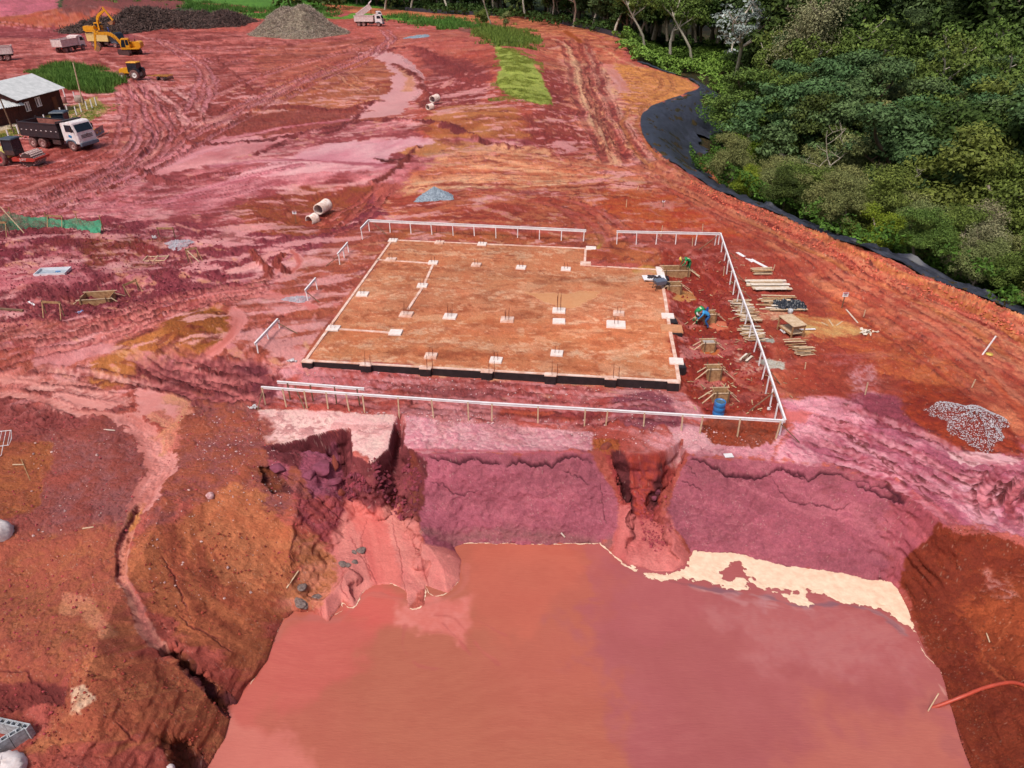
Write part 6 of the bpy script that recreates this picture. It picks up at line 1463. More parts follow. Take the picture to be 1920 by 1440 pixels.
def dump_truck(label, g, rz, cabm, bedm, inm, tilt=0.0, dots=False, low=False, L=8.4, parts_front=True, scale=1.0, badge=False):
    """x forward; cab at +x"""
    t = thing('dump_truck', label, 'dump truck', g, rz)
    t.scale = (scale,) * 3
    q = MB()
    for sy in (-.42, .42): q.box((-.2, sy, .95), (L - .8, .12, .28))
    for x_ in (-3, -1.5, 0, 1.5, 3): q.box((x_, 0, .95), (.12, .72, .16))
    q.build('chassis', STEEL, t)
    for x_, tw in ((2.65, 1), (-1.55, 2), (-2.9, 2)):
        for sy in (-1, 1):
            wheel(t, (x_, sy * 1.04, .52), .52, .3)
            if tw == 2: wheel(t, (x_, sy * .70, .52), .52, .3)
    q = MB(); q.cyl((2.65, 0, .52), .09, 2.0, 'y'); q.cyl((-1.55, 0, .52), .1, 2, 'y'); q.cyl((-2.9, 0, .52), .1, 2, 'y'); q.build('axle', STEEL, t)
    q = MB(); q.box((.6, -.95, .8), (1.1, .45, .5)); q.build('fuel_tank', STEEL, t, .04)
    q = MB(); q.box((.5, .95, .8), (.9, .45, .45)); q.build('battery_box', STEEL, t, .03)
    # cab: side profile with raked windscreen
    cb = MB(); prof = [(1.75, 1.0), (1.75, 2.85), (1.95, 2.98), (3.15, 2.98), (3.4, 2.85), (3.72, 1.95), (3.82, 1.2), (3.8, .75), (3.25, .75), (3.2, 1.0), (2.95, 1.14), (2.35, 1.14), (2.1, 1.0)]
    cb.prism(prof, -1.18, 1.18); cab = cb.build('cab', cabm, t, .05)
    q = MB(); q.add([(3.43, -1.02, 2.76), (3.43, 1.02, 2.76), (3.735, 1.05, 1.98), (3.735, -1.05, 1.98), (3.40, -1.02, 2.76), (3.40, 1.02, 2.76), (3.70, 1.05, 1.98), (3.70, -1.05, 1.98)], [[0, 1, 2, 3], [4, 7, 6, 5], [0, 3, 7, 4], [1, 5, 6, 2], [0, 4, 5, 1], [3, 2, 6, 7]]); q.build('windscreen', GLASS, cab)
    for sy in (-1, 1):
        q = MB(); y0, y1 = (sy * 1.175, sy * 1.2); q.prism([(2.3, 2.0), (2.3, 2.7), (3.18, 2.7), (3.42, 2.0)], min(y0, y1), max(y0, y1)); q.build('side_window', GLASS, cab)
        q = MB(); q.box((3.35, sy * 1.42, 2.25), (.08, .18, .5)); q.bar((3.4, sy * 1.18, 2.6), (3.36, sy * 1.42, 2.5), .03, .03); q.build('mirror', STEEL, cab, .01)
        q = MB(); q.box((3.86, sy * .85, .95), (.06, .34, .18)); q.build('headlight', LAMP, t, .01)
        q = MB(); q.prism([(2.0, .95), (2.12, 1.1), (2.4, 1.22), (2.9, 1.22), (3.2, 1.08), (3.32, .8), (3.22, .8), (3.1, 1.0), (2.88, 1.1), (2.42, 1.1), (2.2, 1.0), (2.08, .8)], sy * 1.2 - .06, sy * 1.2 + .06); q.build('wheel_arch', mat('blue_grey_plastic', (110, 124, 140), .6, .1, 4), t)
    q = MB()
    for k in range(3): q.box((3.83 - .02 * k, 0, 1.35 + .13 * k), (.04, 1.5, .05))
    q.build('grille', STEEL, cab)
    q = MB(); q.box((3.9, 0, .72), (.22, 2.4, .34)); q.build('bumper', mat('blue_grey_plastic', (110, 124, 140), .6), t, .04)
    if badge:
        q = MB(); q.cyl((3.85, 0, 1.62), .14, .05, 'x', 16); q.build('front_emblem', mat('chrome_grey', (150, 154, 160), .3, .05, 3, 0, .7), cab)
        q = MB(); q.box((2.75, -1.2, 1.55), (.4, .015, .26), Matrix.Rotation(.3, 3, 'Y')); q.build('door_logo', mat('blue_decal', (40, 130, 190), .5), cab, .005)
    # bed
    piv = Vector((-3.7, 0, 1.2)); Rm = Matrix.Rotation(-tilt, 3, 'Y')
    def B(v): return (Rm @ (Vector(v) - piv)) + piv
    def bb(name, c_, d, m_, par, R2=None, **k):
        q = MB(); q.box((0, 0, 0), d, R2, **k); q.v = [tuple(B(Vector(v) + Vector(c_))) for v in q.v]; return q.build(name, m_, par)
    hb_ = 1.0 if low else 1.35; zf = 1.3
    bed = bb('bed', (-1.35, 0, zf), (5.3, 2.4, .14), inm, t)
    for sy in (-1, 1):
        bb('side_wall', (-1.35, sy * 1.2, zf + hb_ / 2), (5.3, .08, hb_), bedm, bed)
        bb('top_rail', (-1.35, sy * 1.22, zf + hb_), (5.34, .14, .12), bedm, bed)
        bb('lower_skirt', (-1.35, sy * 1.21, zf + .08), (5.3, .12, .3), bedm, bed)
        bb('inner_liner', (-1.35, sy * 1.14, zf + hb_ / 2), (5.1, .03, hb_ - .1), inm, bed)
    bb('front_wall', (1.28, 0, zf + hb_ / 2 + .12), (.1, 2.46, hb_ + .3), bedm, bed)
    bb('inner_front', (1.2, 0, zf + hb_ / 2), (.04, 2.2, hb_ - .1), inm, bed)
    tg = bb('tailgate', (-4.02, 0, zf + hb_ / 2), (.1, 2.4, hb_), bedm, bed)
    for sy in (-1, 1): bb('corner_post', (-4.04, sy * 1.18, zf + hb_ / 2 + .08), (.14, .14, hb_ + .24), bedm, bed)
    q = MB(); q.prism([(1.2, zf + hb_), (1.3, zf + hb_ + .3), (2.5, zf + hb_ + .48), (2.5, zf + hb_ + .4), (1.4, zf + hb_ + .1)], -1.2, 1.2); q.v = [tuple(B(v)) for v in q.v]; q.build('cab_guard', bedm, bed)
    if dots:
        for k in range(8):
            bb('reflector', (-3.7 + .68 * k, -1.265, zf + .62), (.2, .02, .07), mat('white_reflector', (240, 225, 225), .4), bed)
    if tilt > .1:
        q = MB(); q.bar((.2, 0, 1.1), tuple(B((.9, 0, zf))), .16, .16); q.build('lift_ram', STEEL, t)
    for sy in (-1, 1): q = MB(); q.box((-4.0, sy * .9, .95), (.06, .3, .12)); q.build('tail_light', REDL, t)
    return t
def heading(a, b_):
    A_ = G(*a); B_ = G(*b_); return math.atan2(B_.y - A_.y, B_.x - A_.x)
A_ = G(66, 277); B_ = G(142, 283)       # rear and front wheel contact, near side
def place(a, b_, off):
    A1, B1 = G(*a), G(*b_); r_ = math.atan2(B1.y - A1.y, B1.x - A1.x); return A1, B1, r_
# black truck: near (right-hand) wheels touch at these pixels
A1, B1, r_ = place((66, 276), (141, 283), 0)
sc = (B1 - A1).length / 5.55
n_ = Vector((-math.sin(r_), math.cos(r_), 0))
c_ = B1 - Vector((math.cos(r_), math.sin(r_), 0)) * 2.65 * sc + n_ * 1.04 * sc
dump_truck('dump truck with black bed and white cab parked in front of the brown hut', c_, r_, WPAINT, BPAINT, RUSTIN, dots=True, badge=True, scale=sc)
dump_truck('empty dusty white dump truck seen from behind left of the excavators', G(134, 96), 1.42, WPAINT, DUSTY, DUSTY, scale=1.0)
dump_truck('white dump truck cut off by the left edge of the picture', G(-14, 114), 3.6, WPAINT, DUSTY, RUSTIN, scale=1.0)
dump_truck('dark cabbed dump truck with a cream bed being loaded behind the excavator', G(204, 88), -.22, mat('dark_cab', (56, 60, 70), .4, .1, 3), CREAM, RUSTIN, scale=1.05)
dump_truck('white dump truck with raised bed beside the mulch pile', G(694, 49), -.05, WPAINT, DUSTY, RUSTIN, scale=1.05)
dump_truck('white dump truck tipping behind the one beside the mulch pile', G(696, 40), .25, WPAINT, DUSTY, DUSTY, tilt=.55, scale=.95)
def excavator(label, g, rz, swing, bm_a, st_a, bk_a, scale=1.0, bl=5.2, slen=2.9):
    t = thing('excavator', label, 'excavator', g, rz); t.scale = (scale,) * 3
    for sy in (-1, 1):
        q = MB(); pr_ = []
        for k in range(24):
            a = 2 * math.pi * k / 24; cx = 1.45 if math.cos(a) > 0 else -1.45
            pr_.append((cx + .42 * math.cos(a), .44 + .42 * math.sin(a)))
        q.prism(pr_, sy * 1.15 - .28, sy * 1.15 + .28)
        for k in range(16): q.box((-1.7 + k * .226, sy * 1.15, .88), (.1, .6, .05)); q.box((-1.7 + k * .226, sy * 1.15, .03), (.1, .6, .05))
        q.build('track', STEEL, t)
    q = MB(); q.box((0, 0, .6), (1.8, 1.8, .35)); q.cyl((0, 0, .88), .6, .25); q.build('undercarriage', STEEL, t)
    Rz = Matrix.Rotation(swing, 3, 'Z')
    def tr(q): q.v = [tuple(Rz @ Vector(v)) for v in q.v]; return q
    q = MB(); q.box((-.5, 0, 1.12), (3.3, 2.5, .25)); hs = tr(q).build('house_deck', YEL, t, .03)
    q = MB(); q.prism([(-2.4, 1.2), (-2.55, 1.5), (-2.5, 2.15), (-2.2, 2.3), (-1.5, 2.3), (-1.5, 1.2)], -1.25, 1.25); tr(q).build('counterweight', YEL, t, .04)
    q = MB(); q.box((-.7, -.55, 1.75), (1.8, 1.35, 1.0)); tr(q).build('engine_cover', YEL, t, .06)
    q = MB(); q.cyl((-1.3, -.3, 2.45), .08, .5); q.box((-.9, -.55, 2.27), (.8, .8, .06)); tr(q).build('exhaust', STEEL, t)
    q = MB(); q.prism([(-.55, 1.25), (-.55, 2.85), (-.4, 2.95), (.75, 2.95), (.95, 2.75), (1.15, 1.7), (1.1, 1.25)], .3, 1.25); cab = tr(q).build('cab', YEL, t, .04)
    for (prf, y0, y1) in (([(-.42, 1.75), (-.42, 2.7), (.1, 2.7), (.1, 1.75)], 1.24, 1.27), ([(.2, 1.4), (.2, 2.7), (.72, 2.7), (.98, 1.8), (.98, 1.4)], 1.24, 1.27), ([(-.42, 1.9), (-.42, 2.7), (.7, 2.7), (.9, 1.9)], .28, .305)):
        q = MB(); q.prism(prf, y0, y1); tr(q).build('window', GLASS, cab)
    q = MB(); q.add([(.96, .38, 2.72), (.96, 1.17, 2.72), (1.17, 1.17, 1.55), (1.17, .38, 1.55), (.9, .38, 2.72), (.9, 1.17, 2.72), (1.1, 1.17, 1.55), (1.1, .38, 1.55)], [[0, 1, 2, 3], [4, 7, 6, 5], [0, 3, 7, 4], [1, 5, 6, 2], [0, 4, 5, 1], [3, 2, 6, 7]]); tr(q).build('windscreen', GLASS, cab)
    q = MB(); q.box((-.56, .78, 2.3), (.03, .7, .7)); tr(q).build('rear_window', GLASS, cab)
    # boom with a bend
    p0 = Vector((.9, -.15, 1.4)); a1 = bm_a + .42; a2 = bm_a - .38
    p1 = p0 + Vector((math.cos(a1), 0, math.sin(a1))) * bl * .52; p2 = p1 + Vector((math.cos(a2), 0, math.sin(a2))) * bl * .52
    pts = [Vector(p) for p in smooth([tuple(p0), tuple(p1), tuple(p2)], 5)]
    q = MB()
    for i in range(len(pts) - 1):
        hgt = .34 + .26 * math.sin(math.pi * (i + .5) / (len(pts) - 1)); d = (pts[i + 1] - pts[i]).normalized()
        q.bar(pts[i] - d * .05, pts[i + 1] + d * .05, .36, hgt)
    bo = tr(q).build('boom', YEL, t)
    q = MB(); e = pts[4] - Vector((0, 0, .15))
    for sy in (-.28, .0): q.tube([p0 + Vector((.3, sy + .14, -.2)), e + Vector((0, sy + .14, 0))], .07, 8)
    tr(q).build('boom_rams', STEEL, bo)
    s0 = p2 + Vector((math.cos(st_a), 0, math.sin(st_a))) * -.7; s1 = p2 + Vector((math.cos(st_a), 0, math.sin(st_a))) * slen
    q = MB(); q.bar(s0, p2, .3, .3); q.bar(p2, s1, .3, .36); st = tr(q).build('stick', YEL, t)
    q = MB(); q.tube([p1 + Vector((0, 0, .35)), s0], .07, 8); tr(q).build('stick_ram', STEEL, st)
    ca, sa = math.cos(bk_a), math.sin(bk_a)
    prof = [(0, .15), (.1, .5), (.55, .7), (1.05, .55), (1.25, .1), (1.3, -.2), (1.15, -.15), (1.0, .3), (.6, .5), (.25, .35), (.1, 0)]
    q = MB()
    pf = [(s1.x + u * ca - v_ * sa, s1.z + u * sa + v_ * ca) for u, v_ in prof]
    q.prism(pf, -.15 - .5, -.15 + .5)
    side = [(0, 0), (.1, .5), (.55, .7), (1.05, .55), (1.3, -.1), (.2, -.05)]
    for y0 in (-.66, .34): q.prism([(s1.x + u * ca - v_ * sa, s1.z + u * sa + v_ * ca) for u, v_ in side], y0, y0 + .03)
    tr(q).build('bucket', mat('worn_bucket', (186, 130, 80), .6, .15, 5, .2, col2=(130, 96, 80)), t)
    return t
excavator('yellow excavator with lowered bucket in front of the loaded cream truck', G(245, 102), 2.6, .72, .45, -1.35, 2.2, 1.12, bl=5.4, slen=3.0)
excavator('yellow excavator with raised boom behind the cream truck', G(184, 68), -.1, 0, 1.0, -1.0, 3.6, 1.1, bl=5.2, slen=2.6)
excavator('yellow excavator far behind the mulch pile at the top edge', G(556, 6), .6, 0, .5, -1.1, 3.4, 1.0)
# tractor with disc harrow
def tractor():
    g = G(250, 148); t = thing('tractor', 'yellow farm tractor with a black cab standing on the pink mud', 'tractor', g, 3.05)
    for sy in (-1, 1): wheel(t, (-1.0, sy * .95, .82), .82, .5, mat('pale_rim', (236, 226, 220), .5)); wheel(t, (1.35, sy * .85, .55), .55, .36, mat('pale_rim', (236, 226, 220), .5))
    q = MB(); q.prism([(.0, .9), (.0, 1.75), (.3, 1.85), (1.7, 1.7), (2.0, 1.5), (2.05, 1.0), (1.9, .9)], -.42, .42); bn = q.build('bonnet', YEL, t, .05)
    q = MB(); q.box((2.04, 0, 1.3), (.04, .6, .3)); q.build('grille', GLASS, bn)
    q = MB(); q.box((.3, 0, .75), (3.0, .5, .4)); q.build('chassis', STEEL, t, .03)
    q = MB(); q.prism([(-1.35, 1.1), (-1.5, 2.55), (.1, 2.6), (.2, 1.1)], -.72, .72); cb = q.build('cab', GLASS, t, .03)
    q = MB()
    for x_, y_ in ((-1.45, -.72), (-1.45, .72), (.14, -.72), (.14, .72), (-.6, -.74), (-.6, .74)): q.bar((x_, y_, 1.1), (x_ - .02, y_, 2.6), .07, .07)
    q.build('pillars', BPAINT, cb)
    q = MB(); q.box((-.68, 0, 2.68), (1.9, 1.6, .18), taper=(.9, .9)); q.build('roof', YEL, t, .04)
    for sy in (-1, 1):
        q = MB(); q.prism([(-1.9, 1.2), (-1.7, 1.7), (-1.0, 1.85), (-.4, 1.6), (-.2, 1.3), (-.3, 1.25), (-.5, 1.5), (-1.0, 1.72), (-1.6, 1.6), (-1.8, 1.2)], sy * .95 - .28, sy * .95 + .28); q.build('mudguard', BPAINT, t)
    q = MB(); q.cyl((.7, -.5, 2.2), .04, 1.0); q.build('exhaust', STEEL, t)
    t2 = thing('disc_harrow', 'yellow rusty disc harrow trailing behind the tractor', 'harrow', G(305, 150), 3.02)
    q = MB()
    for y_ in (-.8, -.3, .3, .8): q.bar((-1.6, y_, .75), (1.4, y_ * .6, .75), .12, .14)
    for x_ in (-1.4, -.2, 1.0): q.bar((x_, -1.0, .72), (x_, 1.0, .72), .14, .14)
    q.bar((1.4, 0, .7), (3.0, 0, .65), .12, .12); q.build('frame', mat('rusty_yellow', (206, 150, 62), .7, .15, 5, 0, col2=(150, 80, 50)), t2)
    for x_, an in ((-1.1, .3), (.7, -.3)):
        for k in range(9):
            q = MB(); y_ = -1.0 + k * .25; q.tube([(x_ + y_ * math.sin(an) - .03, y_, .3), (x_ + y_ * math.sin(an) + .0, y_ + .03, .3)], [.3, .28], 14); q.build('disc', STEEL, t2)
    for sy in (-1, 1): wheel(t2, (-.3, sy * .5, .34), .34, .2)
tractor()
# padfoot roller
def roller():
    g = G(40, 308); t = thing('road_roller', 'padfoot road roller with red drum frame at the left edge', 'road roller', g, -.10)
    for sy in (-1, 1): wheel(t, (-1.5, sy * .85, .76), .76, .52, mat('red_rim', (190, 60, 66), .6))
    q = MB(); q.prism([(-2.5, .9), (-2.6, 1.5), (-2.2, 1.75), (-1.1, 1.75), (-.7, 1.3), (-.7, .8)], -.6, .6); q.build('rear_body', mat('pale_yellow_hood', (226, 216, 130), .5, .08, 3), t, .05)
    q = MB(); q.box((-.3, 0, 1.35), (1.15, 1.5, .5)); q.build('platform', STEEL, t, .03)
    q = MB(); q.box((-.35, 0, 2.1), (1.2, 1.4, 1.1), taper=(.9, .92)); cb = q.build('cab', GLASS, t, .04)
    q = MB(); q.box((-.35, 0, 2.74), (1.5, 1.6, .14), taper=(.92, .92)); q.build('roof', mat('blue_black_roof', (70, 80, 94), .5, .1, 3), t, .04)
    q = MB()
    for x_ in (-.92, .22):
        for y_ in (-.69, .69): q.bar((x_, y_, 1.5), (x_ * .95, y_ * .95, 2.7), .08, .08)
    q.build('pillars', BPAINT, cb)
    q = MB(); q.cyl((1.65, 0, .72), .68, 2.0, 'y', 30); dr_ = q.build('drum', STEEL, t)
    PAD = mat('pale_pads', (226, 196, 190), .7, .1, 5)
    q = MB()
    for r0 in range(20):
        a = 2 * math.pi * r0 / 20
        for k in range(8):
            y_ = -.9 + k * .25 + (.12 if r0 % 2 else 0); c_ = Vector((1.65 + .72 * math.cos(a), y_, .72 + .72 * math.sin(a)))
            q.box(c_, (.12, .13, .13), Matrix.Rotation(-a, 3, 'Y'), taper=(1, 1))
    q.build('pads', PAD, dr_)
    RED = mat('red_frame_paint', (206, 62, 46), .5, .1, 4, 0, col2=(160, 60, 54))
    q = MB()
    for sy in (-1, 1): q.bar((.1, sy * 1.12, .78), (2.6, sy * 1.12, .78), .12, .34)
    q.bar((2.62, -1.2, .8), (2.62, 1.2, .8), .2, .2); q.bar((.25, -1.15, .8), (.25, 1.15, .8), .3, .3); fr2 = q.build('drum_frame', RED, t)
    # white lettering on the red frame, as legible in the photo
    fc = bpy.data.curves.new('lettering', 'FONT'); fc.body = "JUFIT"; fc.size = .34; fc.extrude = .004; fc.align_x = 'CENTER'; fc.align_y = 'CENTER'
    fo_ = bpy.data.objects.new('tmp', fc); C.objects.link(fo_); dg = bpy.context.evaluated_depsgraph_get()
    me = bpy.data.meshes.new_from_object(fo_.evaluated_get(dg)); bpy.data.objects.remove(fo_)
    me.materials.append(mat('white_letters', (250, 230, 225), .5)); lo_ = bpy.data.objects.new('lettering', me); C.objects.link(lo_); lo_.parent = fr2
    lo_.location = (1.35, -1.188, .79); lo_.rotation_euler = (math.pi / 2, 0, 0)
roller()
# wheel loader with blade behind the black truck
def grader():
    g = G(142, 256); t = thing('wheel_loader', 'yellow wheeled machine with dark cab and front blade behind the black truck', 'loader', g, .12)
    for x_ in (-2.0, .6):
        for sy in (-1, 1): wheel(t, (x_, sy * .95, .65), .65, .42)
    q = MB(); q.prism([(-.2, .8), (-.2, 1.7), (1.5, 1.55), (1.7, 1.0), (1.5, .8)], -.55, .55); q.build('hood', YEL, t, .05)
    q = MB(); q.box((-1.6, 0, 1.1), (2.6, 1.3, .8)); q.build('rear_body', STEEL, t, .05)
    q = MB(); q.box((-1.1, 0, 2.2), (1.5, 1.4, 1.3), taper=(.92, .95)); cb = q.build('cab', GLASS, t, .04)
    q = MB(); q.box((-1.1, 0, 2.95), (1.8, 1.7, .16), taper=(.9, .9)); q.build('roof', mat('blue_black_roof', (70, 80, 94), .5), t, .04)
    q = MB()
    for x_ in (-1.8, -.4):
        for y_ in (-.69, .69): q.bar((x_, y_, 1.5), (x_, y_, 2.9), .09, .09)
    q.build('pillars', BPAINT, cb)
    q = MB()
    for sy in (-.5, .5): q.bar((1.0, sy, .9), (2.9, sy, .5), .14, .2)
    q.build('push_arms', YEL, t)
    q = MB(); n = 9; vv = []
    for i in range(n):
        a = -.9 + 1.8 * i / (n - 1)
        for sy in (-1.7, 1.7):
            for th in (0, .06): vv.append((3.0 - .25 * math.cos(a) + th, sy, .55 + .55 * math.sin(a)))
    ff = []
    for i in range(n - 1):
        b0 = i * 4; b1 = b0 + 4
        ff += [[b0, b1, b1 + 2, b0 + 2], [b0 + 1, b0 + 3, b1 + 3, b1 + 1], [b0, b0 + 1, b1 + 1, b1], [b0 + 2, b1 + 2, b1 + 3, b0 + 3]]
    q.add(vv, ff); q.v = [tuple(Vector(v)) for v in q.v]; q.build('blade', mat('worn_steel', (176, 166, 172), .5, .1, 4, 0, .3, col2=(130, 110, 112)), t)
grader()

# ------------------------------------------------------------------ hut, annex, poles, posts
HUT = mat('brown_plank_wall', (92, 42, 34), .8, .15, 2, .3, col2=(68, 30, 28)); ROOFM = mat('fibre_cement_roof', (214, 216, 216), .7, .06, 1.5, .2, col2=(186, 190, 190))
def Gz(px, py, z=0.0): return at(px, py, z)
def hut(label, c0, c1, depth, he, hr, name, windows, door=None, over=.5, cat='hut', label_r=None):
    """front wall runs from c0 to c1 on the ground; depth behind it"""
    d = (c1 - c0); L = d.length; rz = math.atan2(d.y, d.x)
    t = thing(name, label, cat, Vector((c0.x, c0.y, hz(c0.x, c0.y))), rz)
    zb = -.3
    pr_ = [(0, zb), (depth, zb), (depth, he), (depth / 2, hr), (0, he)]
    q = MB(); vv = [(0, p[0], p[1]) for p in pr_] + [(L, p[0], p[1]) for p in pr_]; n = 5
    q.add(vv, [list(range(n)), list(range(2 * n - 1, n - 1, -1))] + [[(i + 1) % n, i, i + n, (i + 1) % n + n] for i in range(n)]); wl = q.build('wall', HUT, t)
    q = MB()
    k = 0
    while k * .3 < L: q.box((k * .3, -.012, he / 2 + zb / 2), (.05, .02, he - zb - .05)); k += 1
    q.build('battens', HUT, wl)
    sl = (hr - he) / (depth / 2)
    for sy in (0, 1):
        q = MB(); nn3 = int((L + 2 * over) / .1); vv = []
        for i in range(nn3 + 1):
            x_ = -over + i * (L + 2 * over) / nn3; cz = .035 * math.sin(i * 2.1)
            if sy == 0: pts3 = [(-over, he - sl * over), (depth / 2, hr)]
            else: pts3 = [(depth / 2, hr), (depth + over, he - sl * over)]
            for (y_, z_) in pts3:
                vv.append((x_, y_, z_ + .1 + cz)); vv.append((x_, y_, z_ + .06 + cz))
        ff = []
        for i in range(nn3): b0 = i * 4; b1 = b0 + 4; ff += [[b0, b0 + 2, b1 + 2, b1], [b0 + 1, b1 + 1, b1 + 3, b0 + 3], [b0, b1, b1 + 1, b0 + 1], [b0 + 2, b0 + 3, b1 + 3, b1 + 2]]
        q.add(vv, ff); q.build('roof_sheet', ROOFM, t)
    for (x_, z_, w_, h_) in windows:
        q = MB()
        q.box((x_, -.05, z_ + h_ / 2), (w_ + .16, .06, .1)); q.box((x_, -.05, z_ - h_ / 2), (w_ + .16, .06, .1)); q.box((x_ - w_ / 2, -.05, z_), (.1, .06, h_)); q.box((x_ + w_ / 2, -.05, z_), (.1, .06, h_)); q.box((x_ + .05, -.05, z_), (.4 * w_, .05, h_))
        fr3 = q.build('window', WHITE, t)
        q = MB(); q.box((x_, -.03, z_), (w_ - .08, .02, h_ - .08)); q.build('pane', GLASS, fr3)
    if door:
        q = MB(); q.box((door, -.04, 1.0), (.9, .06, 2.0)); dd3 = q.build('door', mat('brown_door', (120, 62, 36), .7, .1, 3), t)
        q = MB(); q.box((door + .35, -.08, 1.0), (.06, .04, .14)); q.build('handle', STEEL, dd3)
    return t
c0 = at(40, 216, .9); c1 = at(118, 193, .9); c0.z = c1.z = .9
hut('brown plank walled hut with a pale corrugated roof left of the tall grass', c0, c1, 7.5, 3.0, 4.6, 'site_hut', [(1.6, 1.7, .8, 1.1), (3.9, 1.9, .9, 1.1)], 7.2, .6)
c0 = at(-60, 232, .9); c1 = at(38, 216, .9)
hut('lower brown annex with a pale roof at the left edge, in front of the hut', c0, c1, 4.0, 2.3, 2.9, 'site_annex', [(3.2, 1.5, .9, .7)], None, .7)
q = MB(); g = G(2, 226); q.box((0, 0, .4), (.9, .5, .75)); o = q.build('cooler_box', WHITE, None, .04); o.location = g; tag(o, 'white box standing against the annex at the left edge', 'box')
q = MB(); g = G(82, 207); q.box((0, 0, .25), (.4, .3, .5), taper=(.8, .8)); o = q.build('crate', PALEWOOD, None, .02); o.location = g; tag(o, 'small pale crate at the foot of the hut wall', 'crate')
def pole(label, b_, top, r0, col_):
    g = G(*b_); dx, dy, dz = ray(*top); tt = g.y / dy; tp = Vector((dx * tt, g.y, CAMH + dz * tt))
    q = MB(); q.tube([g - Vector((0, 0, .2)), g.lerp(tp, .5), tp], [r0, r0 * .85, r0 * .7], 10); o = q.build('utility_pole', col_)
    return tag(o, label, 'pole', 'wooden poles by the hut')
pole('pale wooden pole standing in front of the tall grass', (156, 196), (137, 118), .11, PALEWOOD)
pole('grey wooden pole in front of the annex at the left edge', (27, 250), (-2, 180), .11, OLDWOOD)
for i, (a, b__) in enumerate([(2, 268), (18, 262), (36, 252), (62, 240), (86, 232), (105, 228), (116, 218), (128, 214), (144, 216), (153, 210), (164, 206), (173, 202), (181, 198), (141, 187), (122, 182)]):
    g = G(a, b__); q = MB(); q.bar((0, 0, -.2), (.03, 0, 1.15), .12, .12); o = q.build('fence_post', WHITE); o.location = g
    tag(o, 'white concrete fence post of the short row around the hut yard', 'fence post', 'white posts around the hut yard')
q = MB(); g = G(122, 194); q.lathe([(0, 0), (.3, 0), (.31, .3), (.3, .9), (.0, .9)], 18); o = q.build('barrel', mat('dusty_red_barrel', (176, 110, 104), .7, .15, 4)); o.location = g; tag(o, 'dusty red barrel at the right end of the hut', 'barrel')
sack('grey lumpy sack pile by the pole behind the hut yard', G(150, 192) + Vector((0, 0, .4)), .7, .5, .6, 'sack_pile', mat('grey_sack', (170, 150, 140), .9, .1, 3, .4), 'sacks', 2)

